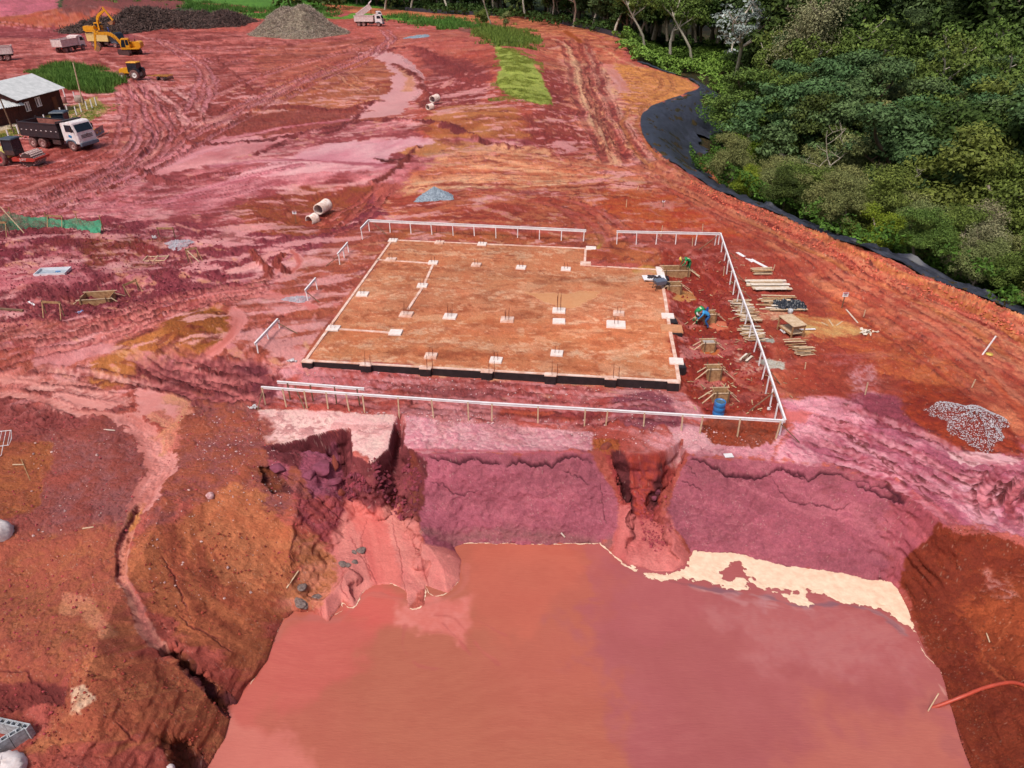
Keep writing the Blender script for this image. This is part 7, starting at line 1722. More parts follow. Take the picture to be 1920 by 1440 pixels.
# ------------------------------------------------------------------ people
SKIN = mat('skin', (150, 100, 74), .6); 
def person(label, g, rz, joints, shirt, pants, hat, scale=1.0, boots=None, stripes=None, name='person'):
    """joints: dict of local positions (x forward); body is one skinned mesh, materials by region"""
    J = joints; order = []; edges = []; rad = []; reg = []
    def add(k, p, r_, rg_): order.append(k); J_.append(Vector(p)); rad.append(r_); reg.append(rg_); return len(J_) - 1
    J_ = []
    pel = add('pel', J['pelvis'], .145, 1); sp_ = add('sp', J['spine'], .15, 0); ch = add('ch', J['chest'], .17, 0); nk = add('nk', J['neck'], .06, 2); hd = add('hd', J['head'], .10, 2)
    edges += [(pel, sp_), (sp_, ch), (ch, nk), (nk, hd)]
    for sd_ in ('l', 'r'):
        s = 1 if sd_ == 'l' else -1
        sh_ = add('sh', Vector(J['chest']) + Vector(J.get('shup', (0, 0, .05))) + Vector((0, s * .19, 0)), .075, 0); el = add('el', J['elbow_' + sd_], .05, 0); wr = add('wr', J['wrist_' + sd_], .034, 0)
        hp_ = Vector(J['wrist_' + sd_]); dr2 = (hp_ - Vector(J['elbow_' + sd_])).normalized()
        pm = add('pm', hp_ + dr2 * .07, .036, 2); edges += [(ch, sh_), (sh_, el), (el, wr), (wr, pm)]
        side = dr2.cross(Vector((0, 0, 1))).normalized() if abs(dr2.z) < .95 else Vector((0, 1, 0))
        for k in range(4):
            o_ = side * (k - 1.5) * .022; ln = (.065, .08, .075, .055)[k]
            f1 = add('f', hp_ + dr2 * (.11) + o_, .010, 2); f2 = add('f', hp_ + dr2 * (.11 + ln * .6) + o_ * 1.1 + Vector((0, 0, -.018)), .009, 2); f3 = add('f', hp_ + dr2 * (.11 + ln) + o_ * 1.1 + Vector((0, 0, -.045)), .008, 2); edges += [(pm, f1), (f1, f2), (f2, f3)]
        th = add('t', hp_ + dr2 * .06 + side * -.05 * s, .011, 2); th2 = add('t', hp_ + dr2 * .1 + side * -.062 * s + Vector((0, 0, -.02)), .009, 2); edges += [(pm, th), (th, th2)]
        hp2 = add('hip', Vector(J['pelvis']) + Vector((0, s * .1, -.04)), .10, 1); kn = add('kn', J['knee_' + sd_], .07, 1); an = add('an', J['ankle_' + sd_], .05, 1); ft = add('ft', Vector(J['ankle_' + sd_]) + Vector((.17, s * .02, -.06)), .045, 3); edges += [(pel, hp2), (hp2, kn), (kn, an), (an, ft)]
    me = bpy.data.meshes.new('sk'); me.from_pydata([tuple(v) for v in J_], edges, []); o = bpy.data.objects.new('sk', me); C.objects.link(o)
    md = o.modifiers.new('s', 'SKIN'); 
    for i, v in enumerate(me.skin_vertices[0].data): v.radius = (rad[i], rad[i]); v.use_root = (i == 0)
    o.modifiers.new('ss', 'SUBSURF').levels = 1
    dg = bpy.context.evaluated_depsgraph_get(); me2 = bpy.data.meshes.new_from_object(o.evaluated_get(dg)); bpy.data.objects.remove(o)
    for m_ in (shirt, pants, SKIN, boots or mat('dark_boots', (50, 40, 40), .7), stripes or mat('reflective_tape', (220, 230, 190), .4)): me2.materials.append(m_)
    for p in me2.polygons:
        c_ = p.center; best = 9e9; rg_ = 0
        for a, b_ in edges:
            e = J_[b_] - J_[a]; u = max(0, min(1, (c_ - J_[a]).dot(e) / max(e.length_squared, 1e-9))); d = (c_ - J_[a] - e * u).length
            if d < best:
                best = d; rg_ = max(reg[a], reg[b_]) if reg[b_] == 2 or reg[a] == 2 else (reg[b_] if u > .4 else reg[a])
                if stripes and ((order[b_] == 'an' and .35 < u < .6) or (order[b_] == 'ch' and .3 < u < .6) or (order[b_] == 'el' and .5 < u < .75)): rg_ = 4
        p.material_index = rg_; p.use_smooth = True
    t = thing(name, label, 'person', g, rz); t.scale = (scale,) * 3
    bo = bpy.data.objects.new('body', me2); C.objects.link(bo); bo.parent = t
    hc = Vector(J['head']); ax = (hc - Vector(J['neck'])).normalized(); fw = Vector((1, 0, 0)) - ax * ax.x; fw = fw.normalized() if fw.length > .1 else Vector((0, 0, -1)); sdv = ax.cross(fw)
    M3 = Matrix((fw, sdv, ax)).transposed()
    q = MB()   # face: nose, brow, chin, ears
    for c_, d in (((.10, 0, .0), (.04, .03, .04)), ((.085, 0, -.045), (.03, .05, .012)), ((.09, .035, .03), (.015, .025, .012)), ((.09, -.035, .03), (.015, .025, .012)), ((0, .105, 0), (.03, .02, .05)), ((0, -.105, 0), (.03, .02, .05))):
        q.box(hc + M3 @ Vector(c_), d, M3)
    q.build('face', SKIN, bo)
    q = MB(); n = 18; vv = []
    for r_, z_ in ((.145, .035), (.132, .04), (.132, .08), (.115, .125), (.07, .155), (.001, .165)):
        for j in range(n): a = 2 * math.pi * j / n; vv.append(hc + M3 @ Vector((r_ * math.cos(a) * 1.08 + (.05 if r_ > .14 and math.cos(a) > .5 else 0), r_ * math.sin(a), z_)))
    q.add(vv, [[i * n + j, i * n + (j + 1) % n, (i + 1) * n + (j + 1) % n, (i + 1) * n + j] for i in range(5) for j in range(n)], True)
    q.build('helmet', hat, t)
    return t
GREEN = mat('green_workwear', (20, 150, 84), .7, .1, 8, .2); DGREEN = mat('dark_green_trousers', (24, 108, 62), .7, .1, 8, .2); LBLUE = mat('light_blue_shirt', (60, 160, 226), .7, .08, 8, .2); NAVY = mat('blue_jeans', (34, 88, 150), .8, .1, 8)
YH = mat('yellow_helmet', (240, 200, 90), .4); WH = mat('white_helmet', (248, 246, 246), .4); BH = mat('blue_helmet', (30, 100, 200), .4); TAPE = mat('reflective_tape', (226, 232, 180), .4)
bend = dict(pelvis=(0, 0, .92), spine=(.14, 0, 1.06), chest=(.38, 0, 1.14), neck=(.55, 0, 1.14), head=(.68, 0, 1.12), shup=(0, 0, 0), elbow_l=(.46, .24, .88), wrist_l=(.62, .16, .68), elbow_r=(.46, -.24, .88), wrist_r=(.62, -.14, .68),
            knee_l=(.06, .14, .50), ankle_l=(-.05, .16, .1), knee_r=(.1, -.14, .5), ankle_r=(.02, -.16, .1))
person('person in green workwear and yellow helmet bending over the back right formwork', G(1291, 512), math.pi + .1, bend, GREEN, DGREEN, YH, 1.0, None, TAPE)
bend2 = dict(bend); bend2.update(pelvis=(0, 0, .8), spine=(.14, 0, .96), chest=(.36, 0, 1.06), neck=(.52, 0, 1.0), head=(.63, 0, .92), knee_l=(.2, .16, .46), knee_r=(.16, -.14, .44), elbow_l=(.5, .22, .82), wrist_l=(.68, .12, .6), elbow_r=(.5, -.22, .8), wrist_r=(.7, -.1, .58))
person('person in green workwear with reflective bands and blue helmet crouching at the form', G(1302, 606), .15, bend2, GREEN, DGREEN, BH, 1.0, None, TAPE)
person('person in light blue shirt, jeans and white helmet leaning over the form', G(1326, 613), math.pi - .1, bend2, LBLUE, NAVY, WH, 1.0)
stand = dict(pelvis=(0, 0, .95), spine=(.01, 0, 1.15), chest=(.02, 0, 1.36), neck=(.03, 0, 1.52), head=(.05, 0, 1.64), elbow_l=(0, .27, 1.12), wrist_l=(.1, .27, .88), elbow_r=(0, -.27, 1.12), wrist_r=(.12, -.26, .9), knee_l=(.03, .11, .5), ankle_l=(0, .12, .1), knee_r=(.02, -.11, .5), ankle_r=(-.03, -.12, .1))
person('person in blue standing on the far side of the cream truck', G(206, 66), 3.6, stand, mat('royal_blue_shirt', (40, 70, 190), .7), NAVY, BH, 1.05)
person('person in dark clothing standing right of the one in blue', G(218, 66), 3.4, stand, mat('dark_shirt', (40, 36, 50), .7), mat('dark_trousers', (40, 40, 54), .8), mat('dark_cap', (46, 40, 44), .6), 1.05)
# ------------------------------------------------------------------ liner, piles, vegetation
lin_in = pzl("1196 116 1240 131 1290 146 1315 163 1290 176 1240 193 1215 208 1205 223 1207 248 1225 278 1260 303 1300 328 1340 353 1400 379 1440 393 1500 420 1560 446 1627 468 1677 486 1790 528 1845 548 1920 580 2040 632 2240 712")
def wof(i, n):   # liner width along its length (m)
    f_ = i / n
    return np.interp(f_, [0, .08, .14, .2, .3, .42, .5, .6, 1], [2.5, 3.5, 3.5, 8.5, 8.5, 6.5, 3.0, 1.7, 1.7])
sp_ = [np.array(p) for p in smooth(lin_in, 10)]
nS = len(sp_); vv = []; nW = 22
for i, p in enumerate(sp_):
    d = sp_[min(i + 1, nS - 1)] - sp_[max(i - 1, 0)]; d = d / (np.linalg.norm(d) + 1e-9); nrm_ = np.array([-d[1], d[0]])
    if seg_sd(np.array([p[0] + nrm_[0]]), np.array([p[1] + nrm_[1]]), FORE)[0] > 0: nrm_ = -nrm_
    w_ = float(wof(i, nS)) * (1 + .12 * math.sin(i * .31) + .06 * math.sin(i * 1.1 + 1))
    for j in range(nW):
        u = j / (nW - 1); q_ = p + nrm_ * (u * w_ - .25)
        vv.append((q_[0], q_[1], u, i))
V = np.array(vv); zz = height(V[:, 0], V[:, 1])
zz = zz + .10 + .09 * fbm(V[:, 0] * 1.1, V[:, 1] * 1.1, 4, 90) + .07 * np.sin(V[:, 2] * 16 + V[:, 3] * .5 + 3 * vn(V[:, 3] * .1, V[:, 2] * 2, 3))
edge = np.clip((V[:, 2] - .75) * 4, 0, 1)
zz = zz + edge * (.22 + .3 * fbm(V[:, 3] * .35, V[:, 2] * .5, 3, 95))
q = MB(); q.add(np.stack([V[:, 0], V[:, 1], zz], 1).tolist(), [[i * nW + j, i * nW + j + 1, (i + 1) * nW + j + 1, (i + 1) * nW + j] for i in range(nS - 1) for j in range(nW - 1)], True)
o = q.build('slope_liner', mat('black_liner', (62, 66, 80), .5, .15, 1.6, .35, col2=(40, 42, 52)))
tag(o, 'black plastic liner covering the edge of the earthworks beside the forest', 'liner')
# far black strip below the tree line
for l, s_ in (('thin black liner strip at the foot of the far tree line, left part', "760 20 820 25 880 28 930 30"), ('thin black liner strip at the foot of the far tree line, right part', "1050 45 1100 54 1150 68 1188 78")):
    q = MB(); pts = pzl(s_); q2 = []
    for i in range(len(pts) - 1): q.bar(Vector((*pts[i], .5)), Vector((*pts[i + 1], .5)), .15, 1.3)
    o = q.build('liner_strip', MATS['black_liner']); tag(o, l, 'liner strip')

def leaf_mat(name, c1, c2, isl=.35):
    m = mat(name, tuple(v * .9 for v in c1), .65, .1, 1.2, 0, col2=tuple(v * .82 for v in c2), island=isl, spec=.15); return m
LEAFC = {'dark': leaf_mat('leaf_dark', (84, 106, 46), (60, 82, 36)), 'mid': leaf_mat('leaf_mid', (124, 146, 66), (90, 114, 48)), 'olive': leaf_mat('leaf_olive', (154, 160, 98), (118, 126, 70)),
         'bright': leaf_mat('leaf_bright', (150, 172, 52), (106, 138, 38)), 'blue': leaf_mat('leaf_blue_green', (108, 138, 84), (70, 98, 54)), 'silver': leaf_mat('leaf_silver', (206, 216, 212), (150, 172, 162), .25), 'pale': leaf_mat('leaf_pale', (176, 170, 130), (138, 138, 98)), 'under': leaf_mat('leaf_understorey', (104, 140, 52), (74, 106, 38))}
BARK = mat('grey_bark', (168, 156, 138), .9, .15, 3, .4, col2=(120, 104, 88)); DBARK = mat('dark_bark', (98, 82, 62), .9, .15, 3, .4, col2=(70, 58, 44)); VINE = mat('dry_vines', (142, 128, 92), .9, .2, 3, .3, col2=(96, 92, 58))
def leaves_mesh(name, cents, sizes, rs, lsz, per, mats_, flat=.6, droop=0.0):
    """leaf quads spread through clumps"""
    P3 = []
    for c_, s_ in zip(cents, sizes):
        k = int(per * (s_ ** 1.6)); d = rs.normal(size=(k, 3)); d /= np.linalg.norm(d, axis=1)[:, None] + 1e-9
        r_ = rs.rand(k) ** .45
        p = c_ + d * r_[:, None] * s_ * np.array([1, 1, flat]); p[:, 2] -= droop * rs.rand(k) * s_
        P3.append(np.concatenate([p, d], 1))
    P3 = np.concatenate(P3); n = len(P3); c = P3[:, :3]; nn4 = P3[:, 3:] * .8 + rs.normal(size=(n, 3)) * .55 + np.array([0, 0, .55])
    nn4 /= np.linalg.norm(nn4, axis=1)[:, None]
    t1 = np.cross(nn4, rs.normal(size=(n, 3))); t1 /= np.linalg.norm(t1, axis=1)[:, None] + 1e-9; t2 = np.cross(nn4, t1)
    s1 = lsz * (.5 + rs.rand(n))[:, None]; s2 = s1 * .5
    vs4 = np.stack([c - t1 * s1, c + t2 * s2 - nn4 * s1 * .15, c + t1 * s1, c - t2 * s2 - nn4 * s1 * .15], 1).reshape(-1, 3)
    me = bpy.data.meshes.new(name); me.vertices.add(n * 4); me.vertices.foreach_set('co', vs4.astype(np.float32).ravel())
    me.loops.add(n * 4); me.polygons.add(n); me.loops.foreach_set('vertex_index', np.arange(n * 4, dtype=np.int32)); me.polygons.foreach_set('loop_start', (np.arange(n) * 4).astype(np.int32)); me.update(calc_edges=True)
    me.materials.append(mats_); return me
def limb_tree(rs, H_, spread, trunk_r, levels=3, lean=.1, first=.35, nb=5):
    """returns tube MB and branch end points"""
    q = MB(); ends = []
    def grow(p, d, L_, r_, lv):
        n = 5; pts = [p]; dd = d.copy()
        for i in range(n):
            dd = dd + rs.normal(size=3) * .16 + np.array([0, 0, .05]); dd /= np.linalg.norm(dd); pts.append(pts[-1] + dd * L_ / n)
        q.tube([Vector(x_) for x_ in pts], [r_ * (1 - .55 * i / n) for i in range(n + 1)], 6 if lv else 8, False)
        ends.append((pts[-1], lv)); 
        if lv >= 2: ends.append((pts[3], lv))
        if lv < levels:
            for b_ in range(nb if lv == 0 else 3):
                i = n - 1 - (b_ % 3) if lv else rs.randint(max(1, int(n * first)), n + 1)
                a = rs.rand() * 6.28; up = .35 + .5 * rs.rand()
                nd = np.array([math.cos(a), math.sin(a), up]) + dd * .3; nd /= np.linalg.norm(nd)
                grow(pts[i], nd, L_ * spread * (.6 + .5 * rs.rand()), r_ * .5, lv + 1)
    grow(np.array([0, 0, -.4]), np.array([lean * rs.normal(), lean * rs.normal(), 1.0]), H_ * .62, trunk_r, 0)
    return q, ends
PROTO = {}
def make_proto(key, seed, H_, W_, leafm, barkm, lsz, per, spread=.5, flat=.55, levels=2, first=.5, clump=1.1, extra=26, nb=6, droop=0.):
    rs = np.random.RandomState(seed); q, ends = limb_tree(rs, H_, spread, H_ * .016 + .04, levels, .1, first, nb)
    root = bpy.data.objects.new('forest_tree', None); C.objects.link(root)
    q.build('trunk', barkm, root)
    cents = [np.array(e[0]) for e in ends if e[1] >= 1]; sizes = [clump * (.6 + .7 * rs.rand()) for _ in cents]
    top = max(c[2] for c in cents)
    for _ in range(extra):
        a = rs.rand() * 6.28; r_ = W_ * rs.rand() ** .5; z_ = top * (.45 + .55 * (1 - (r_ / W_) ** 2) * (.6 + .4 * rs.rand()))
        cents.append(np.array([r_ * math.cos(a), r_ * math.sin(a), z_])); sizes.append(clump * (.5 + .9 * rs.rand()))
    me = leaves_mesh('crown', cents, sizes, rs, lsz, per, leafm, flat, droop)
    o = bpy.data.objects.new('crown', me); C.objects.link(o); o.parent = root
    PROTO[key] = root; return root
for k_, a in enumerate([('s1', 9, 2.6, 'mid', BARK, .085, 420), ('s2', 8, 2.4, 'olive', BARK, .08, 380), ('s3', 7, 2.4, 'dark', DBARK, .09, 420), ('s4', 8, 2.2, 'bright', BARK, .09, 330), ('s5', 9, 2.6, 'pale', BARK, .07, 240)]):
    make_proto(a[0], 20 + k_, a[1], a[2], LEAFC[a[3]], a[4], a[5], a[6], clump=.95, extra=26, flat=.6, first=.25)
for k_, a in enumerate([('m1', 13, 3.6, 'dark', DBARK, .16, 150), ('m2', 14, 3.6, 'mid', BARK, .15, 140), ('m3', 15, 4.0, 'blue', DBARK, .17, 150), ('m4', 12, 3.2, 'olive', BARK, .14, 150), ('m5', 16, 3.2, 'dark', BARK, .17, 150)]):
    make_proto(a[0], 40 + k_, a[1], a[2], LEAFC[a[3]], a[4], a[5], a[6], clump=1.4, extra=30, flat=.45, first=.35)
for k_, a in enumerate([('l1', 22, 5, 'dark', BARK, .32, 50), ('l2', 24, 5, 'mid', BARK, .32, 46), ('l3', 21, 4.5, 'blue', DBARK, .32, 50), ('l4', 23, 4, 'dark', BARK, .3, 46)]):
    make_proto(a[0], 60 + k_, a[1], a[2], LEAFC[a[3]], a[4], a[5], a[6], clump=1.9, extra=34, flat=.6, first=.3, nb=8)
def put_tree(key, X_, Y_, sc_, rz, label, cat='tree', group=None, sink=0.0, base=None):
    r_ = PROTO[key]; o = copy_tree(r_); o.location = (X_, Y_, (hz(X_, Y_) if base is None else base) - sink); o.scale = (sc_ * rnd.uniform(.92, 1.1), sc_ * rnd.uniform(.92, 1.1), sc_); o.rotation_euler = (0, 0, rz)
    return tag(o, label, cat, group)
LB = {'s1': 'mid green shrubby tree in the dense forest edge beside the black liner', 's2': 'olive green shrubby tree in the dense forest edge beside the black liner', 's3': 'dark green shrubby tree in the dense forest edge beside the black liner', 's4': 'bright yellow green shrubby tree in the forest edge beside the black liner', 's5': 'pale sparse twiggy tree in the dense forest edge beside the black liner',
      'm1': 'dark green tree in the forest on the right', 'm2': 'mid green tree in the forest on the right', 'm3': 'blue green broad crowned tree in the forest on the right', 'm4': 'olive tree in the forest on the right', 'm5': 'tall dark tree in the forest on the right',
      'f': '', 'l1': 'tall dark tree of the far tree line', 'l2': 'tall mid green tree of the far tree line', 'l3': 'tall blue green tree of the far tree line', 'l4': 'tall slender dark tree of the far tree line'}
foreL = np.array([(p[0], p[1]) for p in FORE])
rt = random.Random(11); placed = []
def inF(X_, Y_): return -float(seg_sd(np.array([X_]), np.array([Y_]), FORE)[0])
EDG = [tuple(q) for q in smooth(lin_in, 10)]
def dedge(X_, Y_): return abs(float(curve_uv(np.array([X_]), np.array([Y_]), EDG)[0][0]))
cnt = 0
for attempt in range(9000):
    if cnt >= 250: break
    Y_ = 38 + (rt.random() ** 1.25) * 150; half = (Y_ * cp + CAMH * sp) * .72
    X_ = rt.uniform(18, half * 1.12 + 3)
    d = inF(X_, Y_)
    if d < 2.2: continue
    de = dedge(X_, Y_)
    wl_ = 2.6 if Y_ < 74 else (11.0 if Y_ < 84 else 13.5)
    if de < wl_: continue
    # the bright clearing stays open
    if Y_ > 104 and X_ < 42 + (Y_ - 104) * .14 and Y_ < 200: continue
    sp2 = 2.3 if Y_ < 75 else (3.3 if Y_ < 105 else 5.0)
    if any((X_ - a) ** 2 + (Y_ - b_) ** 2 < sp2 ** 2 for a, b_ in placed): continue
    placed.append((X_, Y_)); cnt += 1
    if Y_ < 78 and de < 14: key = rt.choice(['s1', 's2', 's2', 's3', 's5', 's1', 's2', 's4']); sc_ = rt.uniform(.7, 1.15) * (0.75 if de < 4.5 else 1)
    elif Y_ < 120: key = rt.choice(['m1', 'm2', 'm3', 'm4', 's1', 's2', 'm3', 's3']); sc_ = rt.uniform(.95, 1.35)
    else: key = rt.choice(['m1', 'm5', 'm3', 'l1', 'l3', 'm2']); sc_ = rt.uniform(1.1, 1.45)
    _lb = LB[key].replace('of the far tree line', 'deep in the forest on the right'); put_tree(key, X_, Y_, sc_, rt.uniform(0, 6.28), _lb, group='forest on the right: ' + _lb.split(' in the')[0])
# far tree line from left to right
n_far = 0
line = pzl("560 4 700 13 800 17 900 22 960 26 1050 38 1120 50 1180 66 1230 74 1330 80 1420 86")
LN = [np.array(q) for q in smooth(line, 12)]
for row in range(2):
    for i in range(0, len(LN), 2 if row == 0 else 2):
        p = LN[i] + np.array([rt.uniform(-2, 2), 6 + row * 11 + rt.uniform(-2, 3)])
        key = rt.choice(['l1', 'l2', 'l4', 'l1', 'l3']); n_far += 1
        put_tree(key, p[0], p[1], rt.uniform(.85, 1.15), rt.uniform(0, 6.28), LB[key], group='trees of the far tree line: ' + LB[key].split(' of the')[0], base=-.2)
make_proto('p1', 301, 22, 3.0, LEAFC['mid'], mat('pale_bark', (200, 190, 172), .85), .3, 26, clump=1.6, extra=10, flat=.6, first=.75, nb=6)
for i, (a, b_) in enumerate([(722, 18), (770, 20), (925, 27), (985, 34), (1035, 40), (1075, 50), (1110, 52), (1150, 66), (1210, 80), (1260, 84), (1300, 88), (840, 22)]):
    X_, Y_ = Pz(a, b_, 0); put_tree('p1', float(X_), float(Y_) - .5, rt.uniform(.8, 1.15), rt.uniform(0, 6.28), 'slender pale trunked tree standing in front of the dark far tree line', group='pale trunks along the far tree line')
for i, (a, b_) in enumerate([(1450, 190), (1420, 215), (1620, 250), (1690, 230), (1580, 215), (1830, 260), (1730, 260), (1480, 250), (1540, 270), (1660, 300), (1770, 300), (1870, 320), (1600, 180), (1710, 180), (1800, 200), (1880, 210)]):
    X_, Y_ = Pz(a, b_, -4.5); put_tree('p1', float(X_), float(Y_), rt.uniform(.7, .95), rt.uniform(0, 6.28), 'slender pale trunked tree emerging from the forest on the right', group='pale trunks in the forest on the right')
# dark wood behind the tree line, one mass
rs = np.random.RandomState(3)
cents = []; sizes = []
for _ in range(520):
    u = rs.rand(); X_ = -90 + 330 * u; Y_ = 250 + 90 * rs.rand() + (40 if X_ < 0 else -20 * (X_ > 60)); cents.append(np.array([X_, Y_ if X_ < 60 else Y_ - 30, 2 + 22 * rs.rand()])); sizes.append(4 + 3 * rs.rand())
for _ in range(260):
    X_ = 60 + 120 * rs.rand(); cents.append(np.array([X_, 195 + 30 * rs.rand(), 24 * rs.rand() - 4])); sizes.append(4 + 3 * rs.rand())
me = leaves_mesh('far_wood', cents, sizes, rs, .8, 7, LEAFC['dark'], .8); o = bpy.data.objects.new('far_wood', me); C.objects.link(o); tag(o, 'dark dense woodland mass closing the view behind the tree line', 'woodland', kind='stuff')
# special trees
def solo(label, px, py, H_, seed, leafm, barkm, lsz, per, **k):
    make_proto('x', seed, H_, k.pop('W', 3), LEAFC[leafm], barkm, lsz, per, **k); r_ = PROTO.pop('x'); r_.name = 'tree'
    dx, dy, dz = ray(px, py); t_ = (k.get('z0', -4.4) - CAMH) / dz; r_.location = (dx * t_, dy * t_, hz(float(dx * t_), float(dy * t_))); return tag(r_, label, 'tree')
solo('tall pale trunked tree with silvery umbrella leaves rising above the clearing edge', 1376, 168, 27, 81, 'silver', mat('pale_bark', (200, 190, 172), .85, .1, 3, .3), .3, 13, W=6, clump=1.4, extra=5, flat=.3, first=.6, nb=8, spread=.5)
solo('tall vine hung tree with a grey leaning trunk', 1488, 225, 27, 85, 'pale', BARK, .16, 80, W=5.5, clump=1.9, extra=26, flat=.7, first=.65, droop=1.4, spread=.42)
solo('broad dark blue green tree spreading above the others at the right', 1760, 215, 19, 86, 'blue', DBARK, .17, 150, W=6.5, clump=1.6, extra=46, flat=.35, first=.5, spread=.62)
solo('large dark blue green tree at the right edge of the picture', 1890, 225, 20, 88, 'blue', DBARK, .17, 150, W=6, clump=1.6, extra=42, flat=.35, first=.5, spread=.62)
solo('bright lime green slender tree standing before the dark forest edge', 1407, 352, 7.5, 90, 'bright', BARK, .1, 260, W=1.8, clump=.75, extra=12, flat=.5, first=.6)
solo('slender bare trunked tree standing alone by the far grass at the top', 921, 80, 13, 92, 'pale', mat('pale_bark', (200, 190, 172), .85), .2, 14, W=1.0, clump=.8, extra=2, first=.8)
solo('small bushy dark tree beside the far grass patch left of the road', 905, 76, 5, 93, 'mid', DBARK, .16, 90, W=2.0, clump=1.1, extra=14, first=.4)
solo('thin bushy tree between the green slope and the far road', 948, 84, 5, 94, 'olive', DBARK, .14, 80, W=1.6, clump=.9, extra=10, first=.4)
# bare branched trees
def bare(label, px, py, H_, seed, mm=BARK, group=None):
    rs = np.random.RandomState(seed); q, e = limb_tree(rs, H_, .55, .12, 3, .25, .3, 5); dx, dy, dz = ray(px, py); t_ = (-4.4 - CAMH) / dz
    o = q.build('bare_tree', mm); o.location = (float(dx * t_), float(dy * t_), -4.6 if group is None else hz(float(dx * t_), float(dy * t_))); return tag(o, label, 'bare tree', group)
PB = mat('pale_dead_wood', (206, 196, 178), .85, .1, 3, .3, col2=(160, 148, 128))
for i, (a, b_, H_) in enumerate([(1560, 430, 11), (1620, 400, 12), (1690, 470, 10), (1760, 430, 11), (1600, 340, 13), (1820, 500, 10), (1540, 380, 9), (1880, 470, 11), (1480, 390, 8), (1730, 380, 12), (1900, 540, 8), (1660, 350, 13), (1580, 300, 13)]):
    bare('leafless pale branched tree reaching out of the shrubby forest edge', a, b_, H_, 200 + i, PB if i % 2 == 0 else BARK, 'leafless trees in the forest edge')
# vines hanging from the tall tree
dx, dy, dz = ray(1488, 225); t_ = (-4.4 - CAMH) / dz; g = Vector((dx * t_, dy * t_, -4.5)); q = MB()
for i in range(60):
    a = rt.uniform(0, 6.28); r_ = rt.uniform(.2, 1.9); x_, y_ = r_ * math.cos(a), r_ * math.sin(a); z1 = rt.uniform(12, 18)
    q.tube([(x_ * .5, y_ * .5, rt.uniform(0, 3)), (x_ * .8, y_ * .8, z1 * .6), (x_, y_, z1)], .035, 4, False)
o = q.build('hanging_vines', VINE); o.location = g; tag(o, 'curtain of dry vines hanging around the tall leaning tree', 'vines', kind='stuff')

# ground cover: tufts and leafy scrub
def cover(name, label, cat, polys, n, hgt, m_, seed, wd=.06, lean=.35, leafy=False, lsz=.15, jit=None, edge=1.0):
    rs = np.random.RandomState(seed); XY = []
    for poly in polys:
        pp_ = PL(poly) if isinstance(poly, str) else poly; xs = [p[0] for p in pp_]; ys = [p[1] for p in pp_]; k = n // len(polys)
        X_ = rs.uniform(min(xs), max(xs), k * 6); Y_ = rs.uniform(min(ys), max(ys), k * 6); ok = (seg_sd(X_, Y_, pp_) + edge * ((.8 + .025 * Y_.mean()) * fbm(X_ * .3, Y_ * .3, 3, seed) * 1.4 - .5)) < 0
        XY.append(np.stack([X_[ok][:k], Y_[ok][:k]], 1))
    XY = np.concatenate(XY); Zg = height(XY[:, 0], XY[:, 1]); n = len(XY)
    if leafy:
        hh = hgt * (.25 + .75 * np.clip(.5 + fbm(XY[:, 0] * .35, XY[:, 1] * .35, 4, seed + 1), 0, 1)); c = np.stack([XY[:, 0], XY[:, 1], Zg + hh * (1 - .35 * rs.rand(n) ** 2)], 1)
        nn4 = rs.normal(size=(n, 3)) * .6 + np.array([0, 0, .8])
    else:
        a = rs.rand(n) * 6.28; hh = hgt * (.5 + .8 * rs.rand(n)) * (.6 + .5 * np.clip(.5 + fbm(XY[:, 0] * .3, XY[:, 1] * .3, 3, seed + 2), 0, 1))
        sd_ = np.stack([np.cos(a), np.sin(a), a * 0], 1) * wd; b2 = np.stack([XY[:, 0], XY[:, 1], Zg - .03], 1); tp = b2 + np.stack([rs.normal(size=n) * lean * hh, rs.normal(size=n) * lean * hh, hh], 1)
        vs4 = np.stack([b2 - sd_, b2 + sd_, tp + sd_ * .15, tp - sd_ * .15], 1).reshape(-1, 3)
    if leafy:
        nn4 /= np.linalg.norm(nn4, axis=1)[:, None]; t1 = np.cross(nn4, rs.normal(size=(n, 3))); t1 /= np.linalg.norm(t1, axis=1)[:, None]; t2 = np.cross(nn4, t1); s1 = lsz * (.5 + rs.rand(n))[:, None]
        vs4 = np.stack([c - t1 * s1, c + t2 * s1 * .55, c + t1 * s1, c - t2 * s1 * .55], 1).reshape(-1, 3)
    me = bpy.data.meshes.new(name); me.vertices.add(n * 4); me.vertices.foreach_set('co', vs4.astype(np.float32).ravel()); me.loops.add(n * 4); me.polygons.add(n)
    me.loops.foreach_set('vertex_index', np.arange(n * 4, dtype=np.int32)); me.polygons.foreach_set('loop_start', (np.arange(n) * 4).astype(np.int32)); me.update(calc_edges=True); me.materials.append(m_)
    o = bpy.data.objects.new(name, me); C.objects.link(o); return tag(o, label, cat, kind='stuff')
GB = leaf_mat('grass_bright', (124, 160, 70), (92, 132, 54), .4); GL = leaf_mat('grass_lawn', (170, 176, 82), (140, 156, 64), .25); GD = leaf_mat('scrub_bright', (156, 190, 84), (116, 156, 62), .4)
cover('tall_grass', 'bright green tall grass growing behind the hut', 'tall grass', ["64 134 105 120 165 124 216 152 212 172 165 176 110 164"], 16000, .9, GB, 31, .05, edge=.35)
cover('lawn_grass', 'short yellowish lawn grass covering the slope left of the road', 'lawn', ["930 86 945 90 1000 115 1032 180 1033 194 1010 195 960 181 932 160 940 130"], 26000, .14, GL, 32, .05)
